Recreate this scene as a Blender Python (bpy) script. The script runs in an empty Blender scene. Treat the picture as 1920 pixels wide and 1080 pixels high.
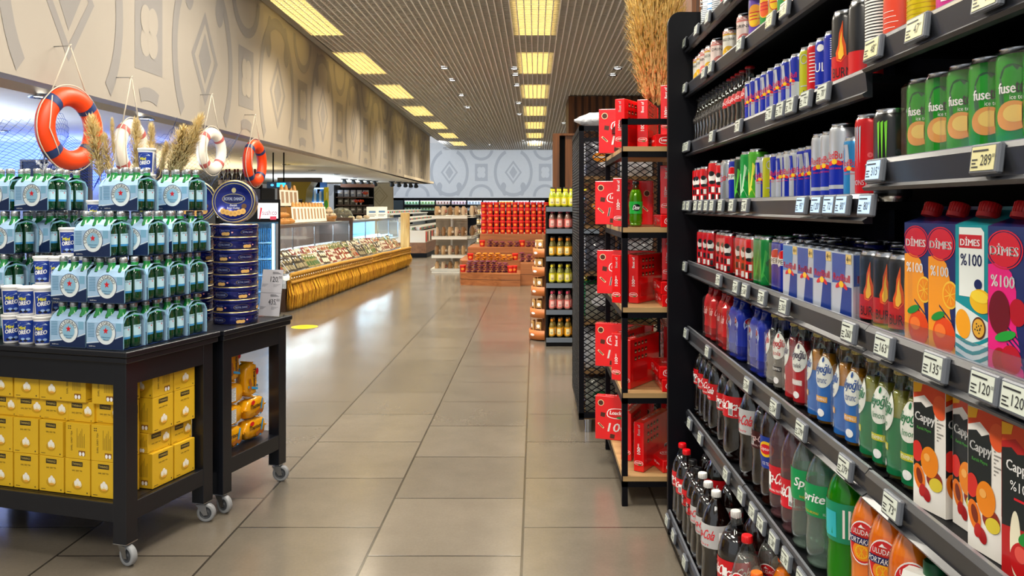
import bpy, math, random
from mathutils import Vector, Matrix
random.seed(7)
S = bpy.context.scene
col = S.collection
PI = math.pi
# ---------------------------------------------------------------- camera
cam = bpy.data.objects.new('camera', bpy.data.cameras.new('camera')); col.objects.link(cam)
cam.location = (0, 0, 1.35); cam.rotation_euler = (PI/2, 0, 0)
cam.data.lens = 28.125; cam.data.sensor_width = 36
cam.data.shift_x = -43/1920; cam.data.shift_y = -153/1920
cam.data.clip_start = .05; cam.data.clip_end = 200
S.camera = cam
# ---------------------------------------------------------------- world and exposure
w = bpy.data.worlds.new('world'); S.world = w; w.use_nodes = True
w.node_tree.nodes['Background'].inputs[0].default_value = (.93, .96, 1, 1)
w.node_tree.nodes['Background'].inputs[1].default_value = .42  # soft fill added through the room left open behind the camera
S.view_settings.view_transform = 'Standard'; S.view_settings.look = 'None'
S.view_settings.gamma = 1; S.view_settings.use_curve_mapping = False
S.view_settings.exposure = .48
S.cycles.transparent_max_bounces = 32
CEIL = 4.12; LOW = 2.23
WARM = (1, .86, .64); COOL = (.9, .95, 1)
def light(kind, name, loc, power, color, rot=(0, 0, 0), **k):
    d = bpy.data.lights.new(name, kind); d.energy = power; d.color = color
    for a, b in k.items(): setattr(d, a, b)
    o = bpy.data.objects.new(name, d); o.location = loc; o.rotation_euler = rot; col.objects.link(o)
    return o
# ceiling troffers near the camera (above the frame)
for ty in (-1.5, 3.6, 7.6):
    for tx in (-1.9, 0, 3.3):
        light('AREA', 'troffer_light', (tx, ty, CEIL-.03), 120 if tx < 3 else 60, (1, .93, .8), shape='RECTANGLE', size=.6, size_y=2.3)
# ceiling downlights over the aisle
for ty in (11, 14, 17, 20, 23.5, 27, 31, 35):
    for tx in (-2.4, -.4, 2.2):
        light('SPOT', 'downlight_beam', (tx, ty, CEIL-.12), 300 if tx < -2 else 165, WARM, spot_size=2.4, spot_blend=.8, shadow_soft_size=.12)
# wash on the mural of the far wall
for tx in (-8, -4, 0, 4):
    light('SPOT', 'wall_washer_beam', (tx, 33.5, CEIL-.12), 300, (.86, .93, 1), rot=(1.05, 0, 0), spot_size=2.2, spot_blend=1, shadow_soft_size=.1)
# lamps beneath the low ceiling, and unseen fills added to brighten it
LOWSPOTS = [(-3.95, 6.4), (-3.9, 8), (-6.2, 9.3), (-6.1, 7), (-5.2, 12.2), (-5.2, 14.4), (-5.2, 16.7), (-5.4, 19.4), (-5.4, 21.8), (-6.9, 24.4), (-5.5, 24.4), (-6.9, 15.5), (-8, 12.5)]
for i, (tx, ty) in enumerate(LOWSPOTS):
    light('SPOT', 'recessed_light_beam', (tx, ty, LOW-.05), 42, (.75, .86, 1) if i < 4 else (1, .9, .74), spot_size=2.6, spot_blend=.7, shadow_soft_size=.08)
light('AREA', 'blue_strip_light', (-6.6, 10.4, 1.5), 60, (.16, .28, 1), rot=(PI, 0, 0), shape='RECTANGLE', size=3.2, size_y=.2)
light('AREA', 'low_ceiling_fill', (-7.4, 6.5, 1.75), 130, (.58, .72, 1), rot=(PI, 0, 0), shape='RECTANGLE', size=3.5, size_y=3)  # added up-facing fill with no real fixture, like the ones just below
light('AREA', 'low_ceiling_fill', (-5.4, 6.6, 1.6), 48, (.55, .70, 1), rot=(PI, 0, 0), shape='RECTANGLE', size=1.0, size_y=3)
light('AREA', 'low_ceiling_fill', (-7.2, 15.5, 1.75), 110, (1, .84, .55), rot=(PI, 0, 0), shape='RECTANGLE', size=2.5, size_y=7)
light('AREA', 'low_ceiling_fill', (-7.0, 25.5, 1.75), 130, (.7, .84, 1), rot=(PI, 0, 0), shape='RECTANGLE', size=2.5, size_y=7)
light('AREA', 'counter_case_light', (-3.75, 13.6, 1.04), 55, (.9, .95, 1), shape='RECTANGLE', size=.12, size_y=4.4)
light('AREA', 'counter_case_light', (-3.65, 18.4, 1.02), 60, (.75, .9, 1), shape='RECTANGLE', size=.12, size_y=3.6)
# ---------------------------------------------------------------- materials
def lin(h):
    h = h.lstrip('#'); c = [int(h[i:i+2], 16)/255 for i in (0, 2, 4)]
    return tuple((x/12.92 if x <= .04045 else ((x+.055)/1.055)**2.4) for x in c)
_m = {}
def C(h, r=.4, m=0, coat=0, a=1, tr=0, em=0, var=0, sc=8, bump=0):
    k = (h, r, m, coat, a, tr, em, var, sc, bump)
    if k in _m: return _m[k]
    mt = bpy.data.materials.new('material'); mt.use_nodes = True; nt = mt.node_tree
    p = nt.nodes['Principled BSDF']; c = lin(h)
    p.inputs['Base Color'].default_value = (*c, 1); p.inputs['Roughness'].default_value = r
    p.inputs['Metallic'].default_value = m; p.inputs['Coat Weight'].default_value = coat
    p.inputs['Coat Roughness'].default_value = .08
    p.inputs['Alpha'].default_value = a; p.inputs['Transmission Weight'].default_value = tr
    if em:
        p.inputs['Emission Color'].default_value = (*c, 1); p.inputs['Emission Strength'].default_value = em
    if var or bump:
        tc = nt.nodes.new('ShaderNodeTexCoord'); n = nt.nodes.new('ShaderNodeTexNoise')
        n.inputs['Scale'].default_value = sc; n.inputs['Detail'].default_value = 4
        nt.links.new(tc.outputs['Object'], n.inputs['Vector'])
        if var:
            mx = nt.nodes.new('ShaderNodeMix'); mx.data_type = 'RGBA'
            mx.inputs['A'].default_value = (*[x*(1-var) for x in c], 1); mx.inputs['B'].default_value = (*[min(1, x*(1+var)) for x in c], 1)
            nt.links.new(n.outputs['Fac'], mx.inputs['Factor']); nt.links.new(mx.outputs['Result'], p.inputs['Base Color'])
        if bump:
            b = nt.nodes.new('ShaderNodeBump'); b.inputs['Strength'].default_value = bump; b.inputs['Distance'].default_value = .01
            nt.links.new(n.outputs['Fac'], b.inputs['Height']); nt.links.new(b.outputs['Normal'], p.inputs['Normal'])
    _m[k] = mt; return mt
def wood(h1, h2, axis='z', sc=3, r=.45):
    k = ('wood', h1, h2, axis, sc, r)
    if k in _m: return _m[k]
    mt = bpy.data.materials.new('wood'); mt.use_nodes = True; nt = mt.node_tree; p = nt.nodes['Principled BSDF']
    tc = nt.nodes.new('ShaderNodeTexCoord'); mp = nt.nodes.new('ShaderNodeMapping'); n = nt.nodes.new('ShaderNodeTexNoise')
    s = {'x': (.6, 9, 9), 'y': (9, .6, 9), 'z': (9, 9, .6)}[axis]
    mp.inputs['Scale'].default_value = tuple(sc*q for q in s)
    n.inputs['Scale'].default_value = 1; n.inputs['Detail'].default_value = 6; n.inputs['Distortion'].default_value = 1.2
    cr = nt.nodes.new('ShaderNodeValToRGB'); cr.color_ramp.elements[0].position = .3; cr.color_ramp.elements[1].position = .7
    cr.color_ramp.elements[0].color = (*lin(h1), 1); cr.color_ramp.elements[1].color = (*lin(h2), 1)
    nt.links.new(tc.outputs['Object'], mp.inputs['Vector']); nt.links.new(mp.outputs['Vector'], n.inputs['Vector'])
    nt.links.new(n.outputs['Fac'], cr.inputs['Fac']); nt.links.new(cr.outputs['Color'], p.inputs['Base Color'])
    p.inputs['Roughness'].default_value = r
    _m[k] = mt; return mt
def clearm(h, r=.05, haze=0, ior=1.5):
    k = ('clear', h, r, haze, ior)
    if k in _m: return _m[k]
    mt = bpy.data.materials.new('clear'); mt.use_nodes = True; nt = mt.node_tree; N = nt.nodes.new; L = nt.links.new
    out = nt.nodes['Material Output']; nt.nodes.remove(nt.nodes['Principled BSDF'])
    tr = N('ShaderNodeBsdfTransparent'); tr.inputs[0].default_value = (*lin(h), 1); gl = N('ShaderNodeBsdfGlossy'); gl.inputs['Roughness'].default_value = r
    lw = N('ShaderNodeLayerWeight'); lw.inputs[0].default_value = .5; pw = N('ShaderNodeMath'); pw.operation = 'POWER'; pw.inputs[1].default_value = 3.5
    fr = N('ShaderNodeMapRange'); fr.inputs['To Min'].default_value = (ior-1)**2/(ior+1)**2*1.3; fr.inputs['To Max'].default_value = .75
    L(lw.outputs['Facing'], pw.inputs[0]); L(pw.outputs[0], fr.inputs[0])
    mx = N('ShaderNodeMixShader'); last = tr
    if haze:
        df = N('ShaderNodeBsdfDiffuse'); df.inputs[0].default_value = (*lin(h), 1); m2 = N('ShaderNodeMixShader'); m2.inputs[0].default_value = haze
        L(tr.outputs[0], m2.inputs[1]); L(df.outputs[0], m2.inputs[2]); last = m2
    L(fr.outputs[0], mx.inputs[0]); L(last.outputs[0], mx.inputs[1]); L(gl.outputs[0], mx.inputs[2]); L(mx.outputs[0], out.inputs['Surface'])
    _m[k] = mt; return mt
BLK = C('#07080f', .42, var=.15, sc=3); BLK2 = C('#040509', .5, var=.2, sc=4); RAILM = C('#1f2127', .38, coat=.2)
for q_ in (BLK, BLK2): q_.node_tree.nodes['Principled BSDF'].inputs['Specular IOR Level'].default_value = .15
STEEL = C('#b8bcc2', .25, 1); WHITE = C('#f2f2ee', .4); CHROME = C('#d8dce0', .12, 1)
# ---------------------------------------------------------------- mesh builder
KIDS = {}
class MB:
    def __init__(s): s.v = []; s.f = []; s.m = []; s.s = []; s.mats = []; s.T = None
    def mi(s, m):
        if m not in s.mats: s.mats.append(m)
        return s.mats.index(m)
    def add(s, vs, fs, m, smooth=False):
        b = len(s.v)
        if s.T is not None: vs = [tuple(s.T @ Vector(v)) for v in vs]
        s.v += [tuple(v) for v in vs]; ml = not isinstance(m, bpy.types.Material)
        for i, f in enumerate(fs):
            s.f.append([b+q for q in f]); s.m.append(s.mi(m[i] if ml else m)); s.s.append(smooth)
        return s
    def box(s, x0, x1, y0, y1, z0, z1, m, b=0):
        if b <= 0:
            vs = [(x, y, z) for x in (x0, x1) for y in (y0, y1) for z in (z0, z1)]
            return s.add(vs, [(0, 1, 3, 2), (4, 6, 7, 5), (0, 4, 5, 1), (2, 3, 7, 6), (0, 2, 6, 4), (1, 5, 7, 3)], m)
        X = (x0, x1); Y = (y0, y1); Z = (z0, z1); vs = []; ix = {}
        for i in (0, 1):
            for j in (0, 1):
                for k in (0, 1):
                    sx = b if i == 0 else -b; sy = b if j == 0 else -b; sz = b if k == 0 else -b
                    for a in range(3):
                        ix[i, j, k, a] = len(vs)
                        vs.append((X[i]+(0 if a == 0 else sx), Y[j]+(0 if a == 1 else sy), Z[k]+(0 if a == 2 else sz)))
        fs = []
        for i in (0, 1):
            fs.append([ix[i, a, c, 0] for a, c in ((0, 0), (1, 0), (1, 1), (0, 1))])
            fs.append([ix[a, i, c, 1] for a, c in ((0, 0), (1, 0), (1, 1), (0, 1))])
            fs.append([ix[a, c, i, 2] for a, c in ((0, 0), (1, 0), (1, 1), (0, 1))])
            for j in (0, 1):
                fs.append([ix[i, j, 0, 0], ix[i, j, 1, 0], ix[i, j, 1, 1], ix[i, j, 0, 1]])
                fs.append([ix[i, 0, j, 0], ix[i, 1, j, 0], ix[i, 1, j, 2], ix[i, 0, j, 2]])
                fs.append([ix[0, i, j, 1], ix[1, i, j, 1], ix[1, i, j, 2], ix[0, i, j, 2]])
                for k in (0, 1): fs.append([ix[i, j, k, 0], ix[i, j, k, 1], ix[i, j, k, 2]])
        return s.add(vs, fs, m)
    def lathe(s, pr, m, seg=16, c=(0, 0, 0), smooth=True, cap=True, a0=0, a1=2*PI, sq=0):
        full = abs(a1-a0-2*PI) < 1e-6; n = seg if full else seg+1; vs = []; fs = []; ms = []
        for r, z in pr:
            for i in range(n):
                a = a0+(a1-a0)*i/seg
                vs.append((c[0]+r*math.sin(a), c[1]-r*math.cos(a), c[2]+z))
        ml = not isinstance(m, bpy.types.Material)
        for j in range(len(pr)-1):
            for i in range(seg):
                k = (i+1) % n
                fs.append((j*n+i, j*n+k, (j+1)*n+k, (j+1)*n+i)); ms.append(m[j] if ml else m)
        s.add(vs, fs, ms, smooth)
        if cap and full:
            for j, q in ((0, 0), (len(pr)-1, -1)):
                if pr[q][0] > 1e-5:
                    s.add([vs[j*n+i] for i in range(n)], [list(range(n))[::-1] if q == 0 else list(range(n))], ms[0 if q == 0 else -1])
        return s
    def cyl(s, r, z0, z1, m, seg=16, c=(0, 0), b=0):
        pr = [(r, z0), (r, z1)] if not b else [(r-b, z0), (r, z0+b), (r, z1-b), (r-b, z1)]
        return s.lathe(pr, m, seg, (c[0], c[1], 0))
    def tube(s, pts, r, m, seg=6, closed=False, smooth=True, cap=True):
        pts = [Vector(p) for p in pts]; n = len(pts); vs = []; up = None
        for i, p in enumerate(pts):
            a = pts[i-1] if (i > 0 or closed) else p; b = pts[(i+1) % n] if (i < n-1 or closed) else p
            t = (b-a).normalized()
            if up is None: up = t.orthogonal().normalized()
            else:
                up = (up-t*up.dot(t))
                up = up.normalized() if up.length > 1e-6 else t.orthogonal().normalized()
            w_ = t.cross(up); rr = r[i] if isinstance(r, (list, tuple)) else r
            for k in range(seg):
                q = 2*PI*k/seg; vs.append(p+(up*math.cos(q)+w_*math.sin(q))*rr)
        fs = []
        for i in range(n if closed else n-1):
            for k in range(seg):
                a = i*seg+k; b = i*seg+(k+1) % seg; c = ((i+1) % n)*seg+(k+1) % seg; d = ((i+1) % n)*seg+k
                fs.append((a, b, c, d))
        if cap and not closed: fs += [list(range(seg))[::-1], [(n-1)*seg+k for k in range(seg)]]
        return s.add(vs, fs, m, smooth)
    def bar(s, p, q, w_, m): return s.tube([p, q], w_*.7071, m, 4, smooth=False)
    def ell(s, c, r, m, seg=10, rings=6):
        vs = [(c[0], c[1], c[2]-r[2])]
        for j in range(1, rings):
            t = -PI/2+PI*j/rings
            for i in range(seg):
                a = 2*PI*i/seg; vs.append((c[0]+r[0]*math.cos(t)*math.cos(a), c[1]+r[1]*math.cos(t)*math.sin(a), c[2]+r[2]*math.sin(t)))
        vs.append((c[0], c[1], c[2]+r[2])); fs = [(0, 1+(i+1) % seg, 1+i) for i in range(seg)]
        for j in range(rings-2):
            for i in range(seg):
                a = 1+j*seg+i; b = 1+j*seg+(i+1) % seg; fs.append((a, b, b+seg, a+seg))
        e = len(vs)-1; o = 1+(rings-2)*seg
        fs += [(o+i, o+(i+1) % seg, e) for i in range(seg)]
        return s.add(vs, fs, m, True)
    def prism(s, poly, f, d, m):
        n = len(poly); vs = [f(u, v, 0) for u, v in poly]+[f(u, v, d) for u, v in poly]
        fs = [list(range(n))[::-1], [n+i for i in range(n)]]+[(i, (i+1) % n, n+(i+1) % n, n+i) for i in range(n)]
        return s.add(vs, fs, m)
    def obj(s, name, parent=None, **k):
        me = bpy.data.meshes.new(name); me.from_pydata(s.v, [], s.f)
        for m in s.mats: me.materials.append(m)
        me.polygons.foreach_set('material_index', s.m); me.polygons.foreach_set('use_smooth', s.s); me.update()
        o = bpy.data.objects.new(name, me); col.objects.link(o); KIDS[o.name] = []
        if parent: o.parent = parent; KIDS[parent.name].append(o)
        for a, b in k.items(): o[a] = b
        return o
def tag(o, label, cat, group=None, kind=None):
    o['label'] = label; o['category'] = cat
    if group: o['group'] = group
    if kind: o['kind'] = kind
    return o
def empty(name, loc=(0, 0, 0), rz=0):
    o = bpy.data.objects.new(name, None); col.objects.link(o); o.location = loc; o.rotation_euler = (0, 0, rz)
    o.empty_display_size = .05; KIDS[o.name] = []; return o
def copy_tree(o, parent=None):
    c = o.copy(); col.objects.link(c); KIDS[c.name] = []
    if parent: c.parent = parent; KIDS[parent.name].append(c)
    for ch in KIDS[o.name]: copy_tree(ch, c)
    return c
PROTO = {}; USED = set()
def put(kind, loc, rz, label, cat, group=None, rot=None, build=None, sc=1):
    """first use places the prototype itself, later uses copy it with its parts"""
    if kind not in PROTO: PROTO[kind] = (build or BUILD[kind])(); r = PROTO[kind]
    elif kind in USED: r = PROTO[kind]; USED.discard(kind)
    else: r = copy_tree(PROTO[kind])
    r.location = loc; r.rotation_euler = rot if rot else (0, 0, rz)
    r.scale = (sc, sc, sc); r['label'] = label; r['category'] = cat
    if group: r['group'] = group
    elif 'group' in r: del r['group']
    return r
BUILD = {}
ORD = ['first', 'second', 'third', 'fourth', 'fifth', 'sixth', 'seventh', 'eighth', 'ninth', 'tenth', 'eleventh', 'twelfth', 'thirteenth', 'fourteenth', 'fifteenth', 'sixteenth', 'seventeenth', 'eighteenth', 'nineteenth', 'twentieth']
# ---------------------------------------------------------------- printed shapes: mappers (u, v, lift) -> point
def flat(o, ux, uy):
    o = Vector(o); ux = Vector(ux); uy = Vector(uy); n = ux.cross(uy).normalized()
    return lambda u, v, k=0: o+ux*u+uy*v+n*k
def cylm(r, c=(0, 0), a0=0):
    return lambda u, v, k=0: Vector((c[0]+(r+k)*math.sin(a0+u/r), c[1]-(r+k)*math.cos(a0+u/r), v))
def profm(pr, rr, c=(0, 0), a0=0):
    def rad(v):
        for (r0, z0), (r1, z1) in zip(pr, pr[1:]):
            if z0 <= v <= z1 and z1 > z0: return r0+(r1-r0)*(v-z0)/(z1-z0)
        return pr[-1][0]
    return lambda u, v, k=0: Vector((c[0]+(rad(v)+k)*math.sin(a0+u/rr), c[1]-(rad(v)+k)*math.cos(a0+u/rr), v))
def rectd(mb, f, u0, u1, v0, v1, m, k=.0004, nu=1, nv=1, sh=0):
    vs = [f(u0+(u1-u0)*i/nu+sh*(v1-v0)*j/nv, v0+(v1-v0)*j/nv, k) for j in range(nv+1) for i in range(nu+1)]
    fs = [(j*(nu+1)+i, j*(nu+1)+i+1, (j+1)*(nu+1)+i+1, (j+1)*(nu+1)+i) for j in range(nv) for i in range(nu)]
    mb.add(vs, fs, m, nu > 1)
def elld(mb, f, cu, cv, ru, rv, m, k=.0006, n=12, rot=0, nv=1):
    vs = []; fs = []
    if nv > 1:
        for i in range(n+1):
            t = -math.cos(PI*i/n); h = math.sqrt(max(0, 1-t*t))
            for q in range(nv+1): vs.append(f(cu+ru*t, cv+rv*h*(2*q/nv-1), k))
        mb.add(vs, [(i*(nv+1)+q, (i+1)*(nv+1)+q, (i+1)*(nv+1)+q+1, i*(nv+1)+q+1) for i in range(n) for q in range(nv)], m, True); return
    for i in range(n+1):
        t = -math.cos(PI*i/n); h = math.sqrt(max(0, 1-t*t)); c, s_ = math.cos(rot), math.sin(rot)
        for sg in (-1, 1):
            x, y = ru*t, rv*h*sg; vs.append(f(cu+x*c-y*s_, cv+x*s_+y*c, k))
    for i in range(n): fs.append((2*i, 2*i+2, 2*i+3, 2*i+1))
    mb.add(vs, fs, m, True)
def ringd(mb, f, cu, cv, r0, r1, m, k=.0008, n=24, a0=0, a1=2*PI, ry=1):
    vs = []
    for i in range(n+1):
        a = a0+(a1-a0)*i/n
        for r in (r0, r1): vs.append(f(cu+r*math.cos(a), cv+r*ry*math.sin(a), k))
    mb.add(vs, [(2*i, 2*i+1, 2*i+3, 2*i+2) for i in range(n)], m)
def polyd(mb, f, pts, m, k=.0006): mb.add([f(u, v, k) for u, v in pts], [list(range(len(pts)))], m)
def star(cu, cv, r, n=5, q=.42): return [(cu+(r if i % 2 == 0 else r*q)*math.sin(PI*i/n), cv+(r if i % 2 == 0 else r*q)*math.cos(PI*i/n)) for i in range(2*n)]
_t = {}
def textmesh(s):
    if s in _t: return _t[s]
    c = bpy.data.curves.new('t', 'FONT'); c.body = s; c.resolution_u = 2; c.fill_mode = 'FRONT'
    o = bpy.data.objects.new('t', c); col.objects.link(o)
    me = bpy.data.meshes.new_from_object(o.evaluated_get(bpy.context.evaluated_depsgraph_get()))
    vs = [(v.co.x, v.co.y) for v in me.vertices]; fs = [list(p.vertices) for p in me.polygons]
    bpy.data.objects.remove(o); bpy.data.meshes.remove(me)
    x0 = min(v[0] for v in vs); x1 = max(v[0] for v in vs); y0 = min(v[1] for v in vs); y1 = max(v[1] for v in vs)
    vs = [((x-x0)/(x1-x0)-.5, (y-y0)/(y1-y0)-.5) for x, y in vs]
    _t[s] = (vs, fs); return _t[s]
def txt(mb, f, s, cu, cv, w_, h, m, k=.001, sh=0, arc=None, rot=0, bold=0):
    """text fitted to a box; arc=(radius, start angle) lays it on a circle round (cu, cv); rot turns it"""
    vs, fs = textmesh(s); out = []; c, q = math.cos(rot), math.sin(rot)
    offs = [(0, 0)] if not bold else [(-bold, 0), (bold, 0), (0, bold*.7)]
    for dx, dy in offs:
        out = []
        for x, y in vs:
            if arc:
                R, a = arc; r = R+y*h; t = a-x*w_/R
                out.append(f(cu+r*math.cos(t), cv+r*math.sin(t), k))
            else:
                u = x*w_+y*h*sh+dx; v = y*h+dy; out.append(f(cu+u*c-v*q, cv+u*q+v*c, k+abs(dx)*.02))
        mb.add(out, fs, m)
def GX(px, Y): return (px-1003)/1500*Y
def GZ(py, Y): return 1.35-(py-387)/1500*Y
def crom(pts, n=5, closed=True):
    out = []; L = len(pts)
    rng = range(L) if closed else range(L-1)
    for i in rng:
        if closed: p0, p1, p2, p3 = pts[i-1], pts[i], pts[(i+1) % L], pts[(i+2) % L]
        else: p0, p1, p2, p3 = pts[max(0, i-1)], pts[i], pts[i+1], pts[min(L-1, i+2)]
        for j in range(n):
            t = j/n
            out.append(tuple(.5*((2*b)+(-a+c)*t+(2*a-5*b+4*c-d)*t*t+(-a+3*b-3*c+d)*t**3) for a, b, c, d in zip(p0, p1, p2, p3)))
    if not closed: out.append(tuple(pts[-1]))
    return out
# ================================================================ THE SETTING
def struct(mb, name): return mb.obj(name, kind='structure')
def floor_mat():
    mt = bpy.data.materials.new('floor_tiles'); mt.use_nodes = True; nt = mt.node_tree; p = nt.nodes['Principled BSDF']
    L = nt.links.new; N = nt.nodes.new
    tc = N('ShaderNodeTexCoord'); mp = N('ShaderNodeMapping'); mp.inputs['Rotation'].default_value = (0, 0, PI/2)
    mp.inputs['Location'].default_value = (.04, .05, 0)
    br = N('ShaderNodeTexBrick'); br.offset = .45; br.squash = 1
    br.inputs['Scale'].default_value = 1; br.inputs['Brick Width'].default_value = .61; br.inputs['Row Height'].default_value = .6
    br.inputs['Mortar Size'].default_value = .0055; br.inputs['Mortar Smooth'].default_value = .3
    br.inputs['Color1'].default_value = (*lin('#625b51'), 1); br.inputs['Color2'].default_value = (*lin('#6e665b'), 1)
    br.inputs['Mortar'].default_value = (*lin('#35302a'), 1)
    n1 = N('ShaderNodeTexNoise'); n1.inputs['Scale'].default_value = 3.5; n1.inputs['Detail'].default_value = 8; n1.inputs['Roughness'].default_value = .7
    n2 = N('ShaderNodeTexNoise'); n2.inputs['Scale'].default_value = 90; n2.inputs['Detail'].default_value = 3
    ov = N('ShaderNodeMix'); ov.data_type = 'RGBA'; ov.blend_type = 'OVERLAY'; ov.inputs['Factor'].default_value = .28
    ov2 = N('ShaderNodeMix'); ov2.data_type = 'RGBA'; ov2.blend_type = 'OVERLAY'; ov2.inputs['Factor'].default_value = .12
    L(tc.outputs['Object'], mp.inputs['Vector']); L(mp.outputs['Vector'], br.inputs['Vector'])
    L(tc.outputs['Object'], n1.inputs['Vector']); L(tc.outputs['Object'], n2.inputs['Vector'])
    L(br.outputs['Color'], ov.inputs['A']); L(n1.outputs['Fac'], ov.inputs['B'])
    L(ov.outputs['Result'], ov2.inputs['A']); L(n2.outputs['Fac'], ov2.inputs['B']); L(ov2.outputs['Result'], p.inputs['Base Color'])
    mr = N('ShaderNodeMapRange'); mr.inputs['To Min'].default_value = .13; mr.inputs['To Max'].default_value = .27
    n1b = N('ShaderNodeTexNoise'); n1b.inputs['Scale'].default_value = 1.1; n1b.inputs['Detail'].default_value = 2; L(tc.outputs['Object'], n1b.inputs['Vector'])
    L(n1b.outputs['Fac'], mr.inputs['Value']); L(mr.outputs['Result'], p.inputs['Roughness'])
    bp = N('ShaderNodeBump'); bp.inputs['Strength'].default_value = .25; bp.inputs['Distance'].default_value = .0006; bp.invert = True
    wv = N('ShaderNodeTexNoise'); wv.inputs['Scale'].default_value = 1.3
    ad = N('ShaderNodeMath'); ad.operation = 'ADD'
    L(br.outputs['Fac'], ad.inputs[0]); ad.inputs[1].default_value = 0; L(ad.outputs[0], bp.inputs['Height'])
    L(tc.outputs['Object'], wv.inputs['Vector'])
    L(bp.outputs['Normal'], p.inputs['Normal']); p.inputs['Specular IOR Level'].default_value = .75
    return mt
b = MB(); b.box(-12, 7, -4, 40, -.1, 0, floor_mat()); struct(b, 'floor')
WALLP = C('#a39b90', .75, var=.06, sc=1.2); MUR = C('#8c8885', .75, var=.05, sc=2)
WALLF = C('#d9dde2', .75, var=.04); MURF = C('#bcc1c9', .75)
def clampf(f, u0, u1, v0, v1): return lambda u, v, k=0: f(min(max(u, u0), u1), min(max(v, v0), v1), k)
def mural(mb, f, u0, u1, v0, v1, m, P, z0, sc=1.0):
    """big tile-like ornament: rings with diamonds, squares with a four-leaf, flared stems between"""
    g = clampf(f, u0, u1, v0, v1); K = .002
    def diamond(cu, cv, a, bb, t):
        o = [(cu, cv-bb), (cu+a, cv), (cu, cv+bb), (cu-a, cv)]; i = [(cu, cv-bb+t*1.5), (cu+a-t, cv), (cu, cv+bb-t*1.5), (cu-a+t, cv)]
        for q in range(4): mb.add([g(*o[q], K), g(*o[(q+1) % 4], K), g(*i[(q+1) % 4], K), g(*i[q], K)], [(0, 1, 2, 3)], m)
    def mring(cu, cv, r0, r1, ry, n_):
        for i_ in range(n_):
            a_, b_ = 2*PI*i_/n_, 2*PI*(i_+1)/n_
            q_ = [(cu+r_*math.cos(t_), cv+r_*ry*math.sin(t_)) for r_, t_ in ((r0, a_), (r1, a_), (r1, b_), (r0, b_))]
            if all(u0 <= x_ <= u1 and v0 <= y_ <= v1 for x_, y_ in q_): mb.add([f(x_, y_, K*1.6) for x_, y_ in q_], [(0, 1, 2, 3)], m)
    def mpoly(pts, k_):
        if sum(1 for x_, y_ in pts if v0 <= y_ <= v1 and u0 <= x_ <= u1) == len(pts): polyd(mb, f, pts, m, k_)
    n = int((u1-u0)/P)+2
    for i in range(-1, n):
        c = u0+P*(i+.5)
        if c-P*.5 > u1: break
        for row, zz in enumerate((z0, z0+2.1*sc, z0-2.1*sc)):
            if zz-1.1*sc > v1 or zz+1.1*sc < v0: continue
            inside = lambda x: u0 < x < u1
            if inside(c):
                diamond(c, zz, .36*sc, .5*sc, .085*sc); polyd(mb, g, [(c, zz-.27*sc), (c+.17*sc, zz), (c, zz+.27*sc), (c-.17*sc, zz)], m, K)
                mring(c, zz, .70*sc, .82*sc, 1.25, 44)
                for sx in (-1, 1):
                    for sz in (-1, 1):
                        bl = [(.30, .55), (.40, .42), (.52, .52), (.50, .75), (.40, .98), (.26, .92), (.33, .75)]
                        mpoly(crom([(c+sx*x*sc, zz+sz*y*sc) for x, y in bl], 5), K*1.2)
            c2 = c+P/2
            if inside(c2-.25) and inside(c2+.25):
                q = .27*sc
                sqo = [(c2-q, zz-q*1.35), (c2+q, zz-q*1.35), (c2+q, zz+q*1.35), (c2-q, zz+q*1.35)]
                polyd(mb, g, sqo, m, K)
                lf = C('#a39b90' if m is MUR else '#d9dde2', .75)
                for qi, (dx, dz) in enumerate(((-.07, -.1), (.07, -.1), (-.07, .1), (.07, .1))): elld(mb, g, c2+dx*sc, zz+dz*sc, .10*sc, .13*sc, lf, K*(2+qi*.5), 10)
                for sg in (-1, 1) if row == 0 else ():
                    mring(c2, zz+sg*1.02*sc, .40*sc, .52*sc, 1.0, 32)
                    st = [(-.07, .2), (-.2, .42), (-.25, .62), (-.1, .75), (.1, .75), (.25, .62), (.2, .42), (.07, .2)]
                    mpoly(crom([(c2+x*sc*.8, zz+sg*(1.45-y)*sc) for x, y in st], 4), K*.8)
# soffit over the counters on the left, slightly angled
SX = lambda Y: -4.118+.024*(31.2-Y)
b = MB()
y0, y1 = 2.0, 31.2
ln = math.hypot(SX(y1)-SX(y0), y1-y0)
b.add([(SX(y0), y0, LOW), (SX(y1), y1, LOW), (SX(y1), y1, CEIL+.2), (SX(y0), y0, CEIL+.2),
       (SX(y0)-.15, y0, LOW), (SX(y1)-.15, y1, LOW), (SX(y1)-.15, y1, CEIL+.2), (SX(y0)-.15, y0, CEIL+.2)],
      [(0, 1, 2, 3), (4, 7, 6, 5), (0, 4, 5, 1), (1, 5, 6, 2), (0, 3, 7, 4)], WALLP)
fs_ = flat((SX(y0), y0, 0), ((SX(y1)-SX(y0))/ln, (y1-y0)/ln, 0), (0, 0, 1))
mural(b, fs_, .05, ln-.05, LOW+.02, CEIL-.04, MUR, 2.65, 2.95, 1.02)
b.box(SX(y1)-.3, SX(y1), y1-.02, y1+.15, LOW, CEIL+.2, WALLP)
struct(b, 'wall_soffit')
# lower ceiling behind the soffit
b = MB(); b.box(-12, SX(20)-.1, 2, 31.2, LOW, LOW+.08, C('#dcd2bf', .7, var=.05)); struct(b, 'ceiling_low')
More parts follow.
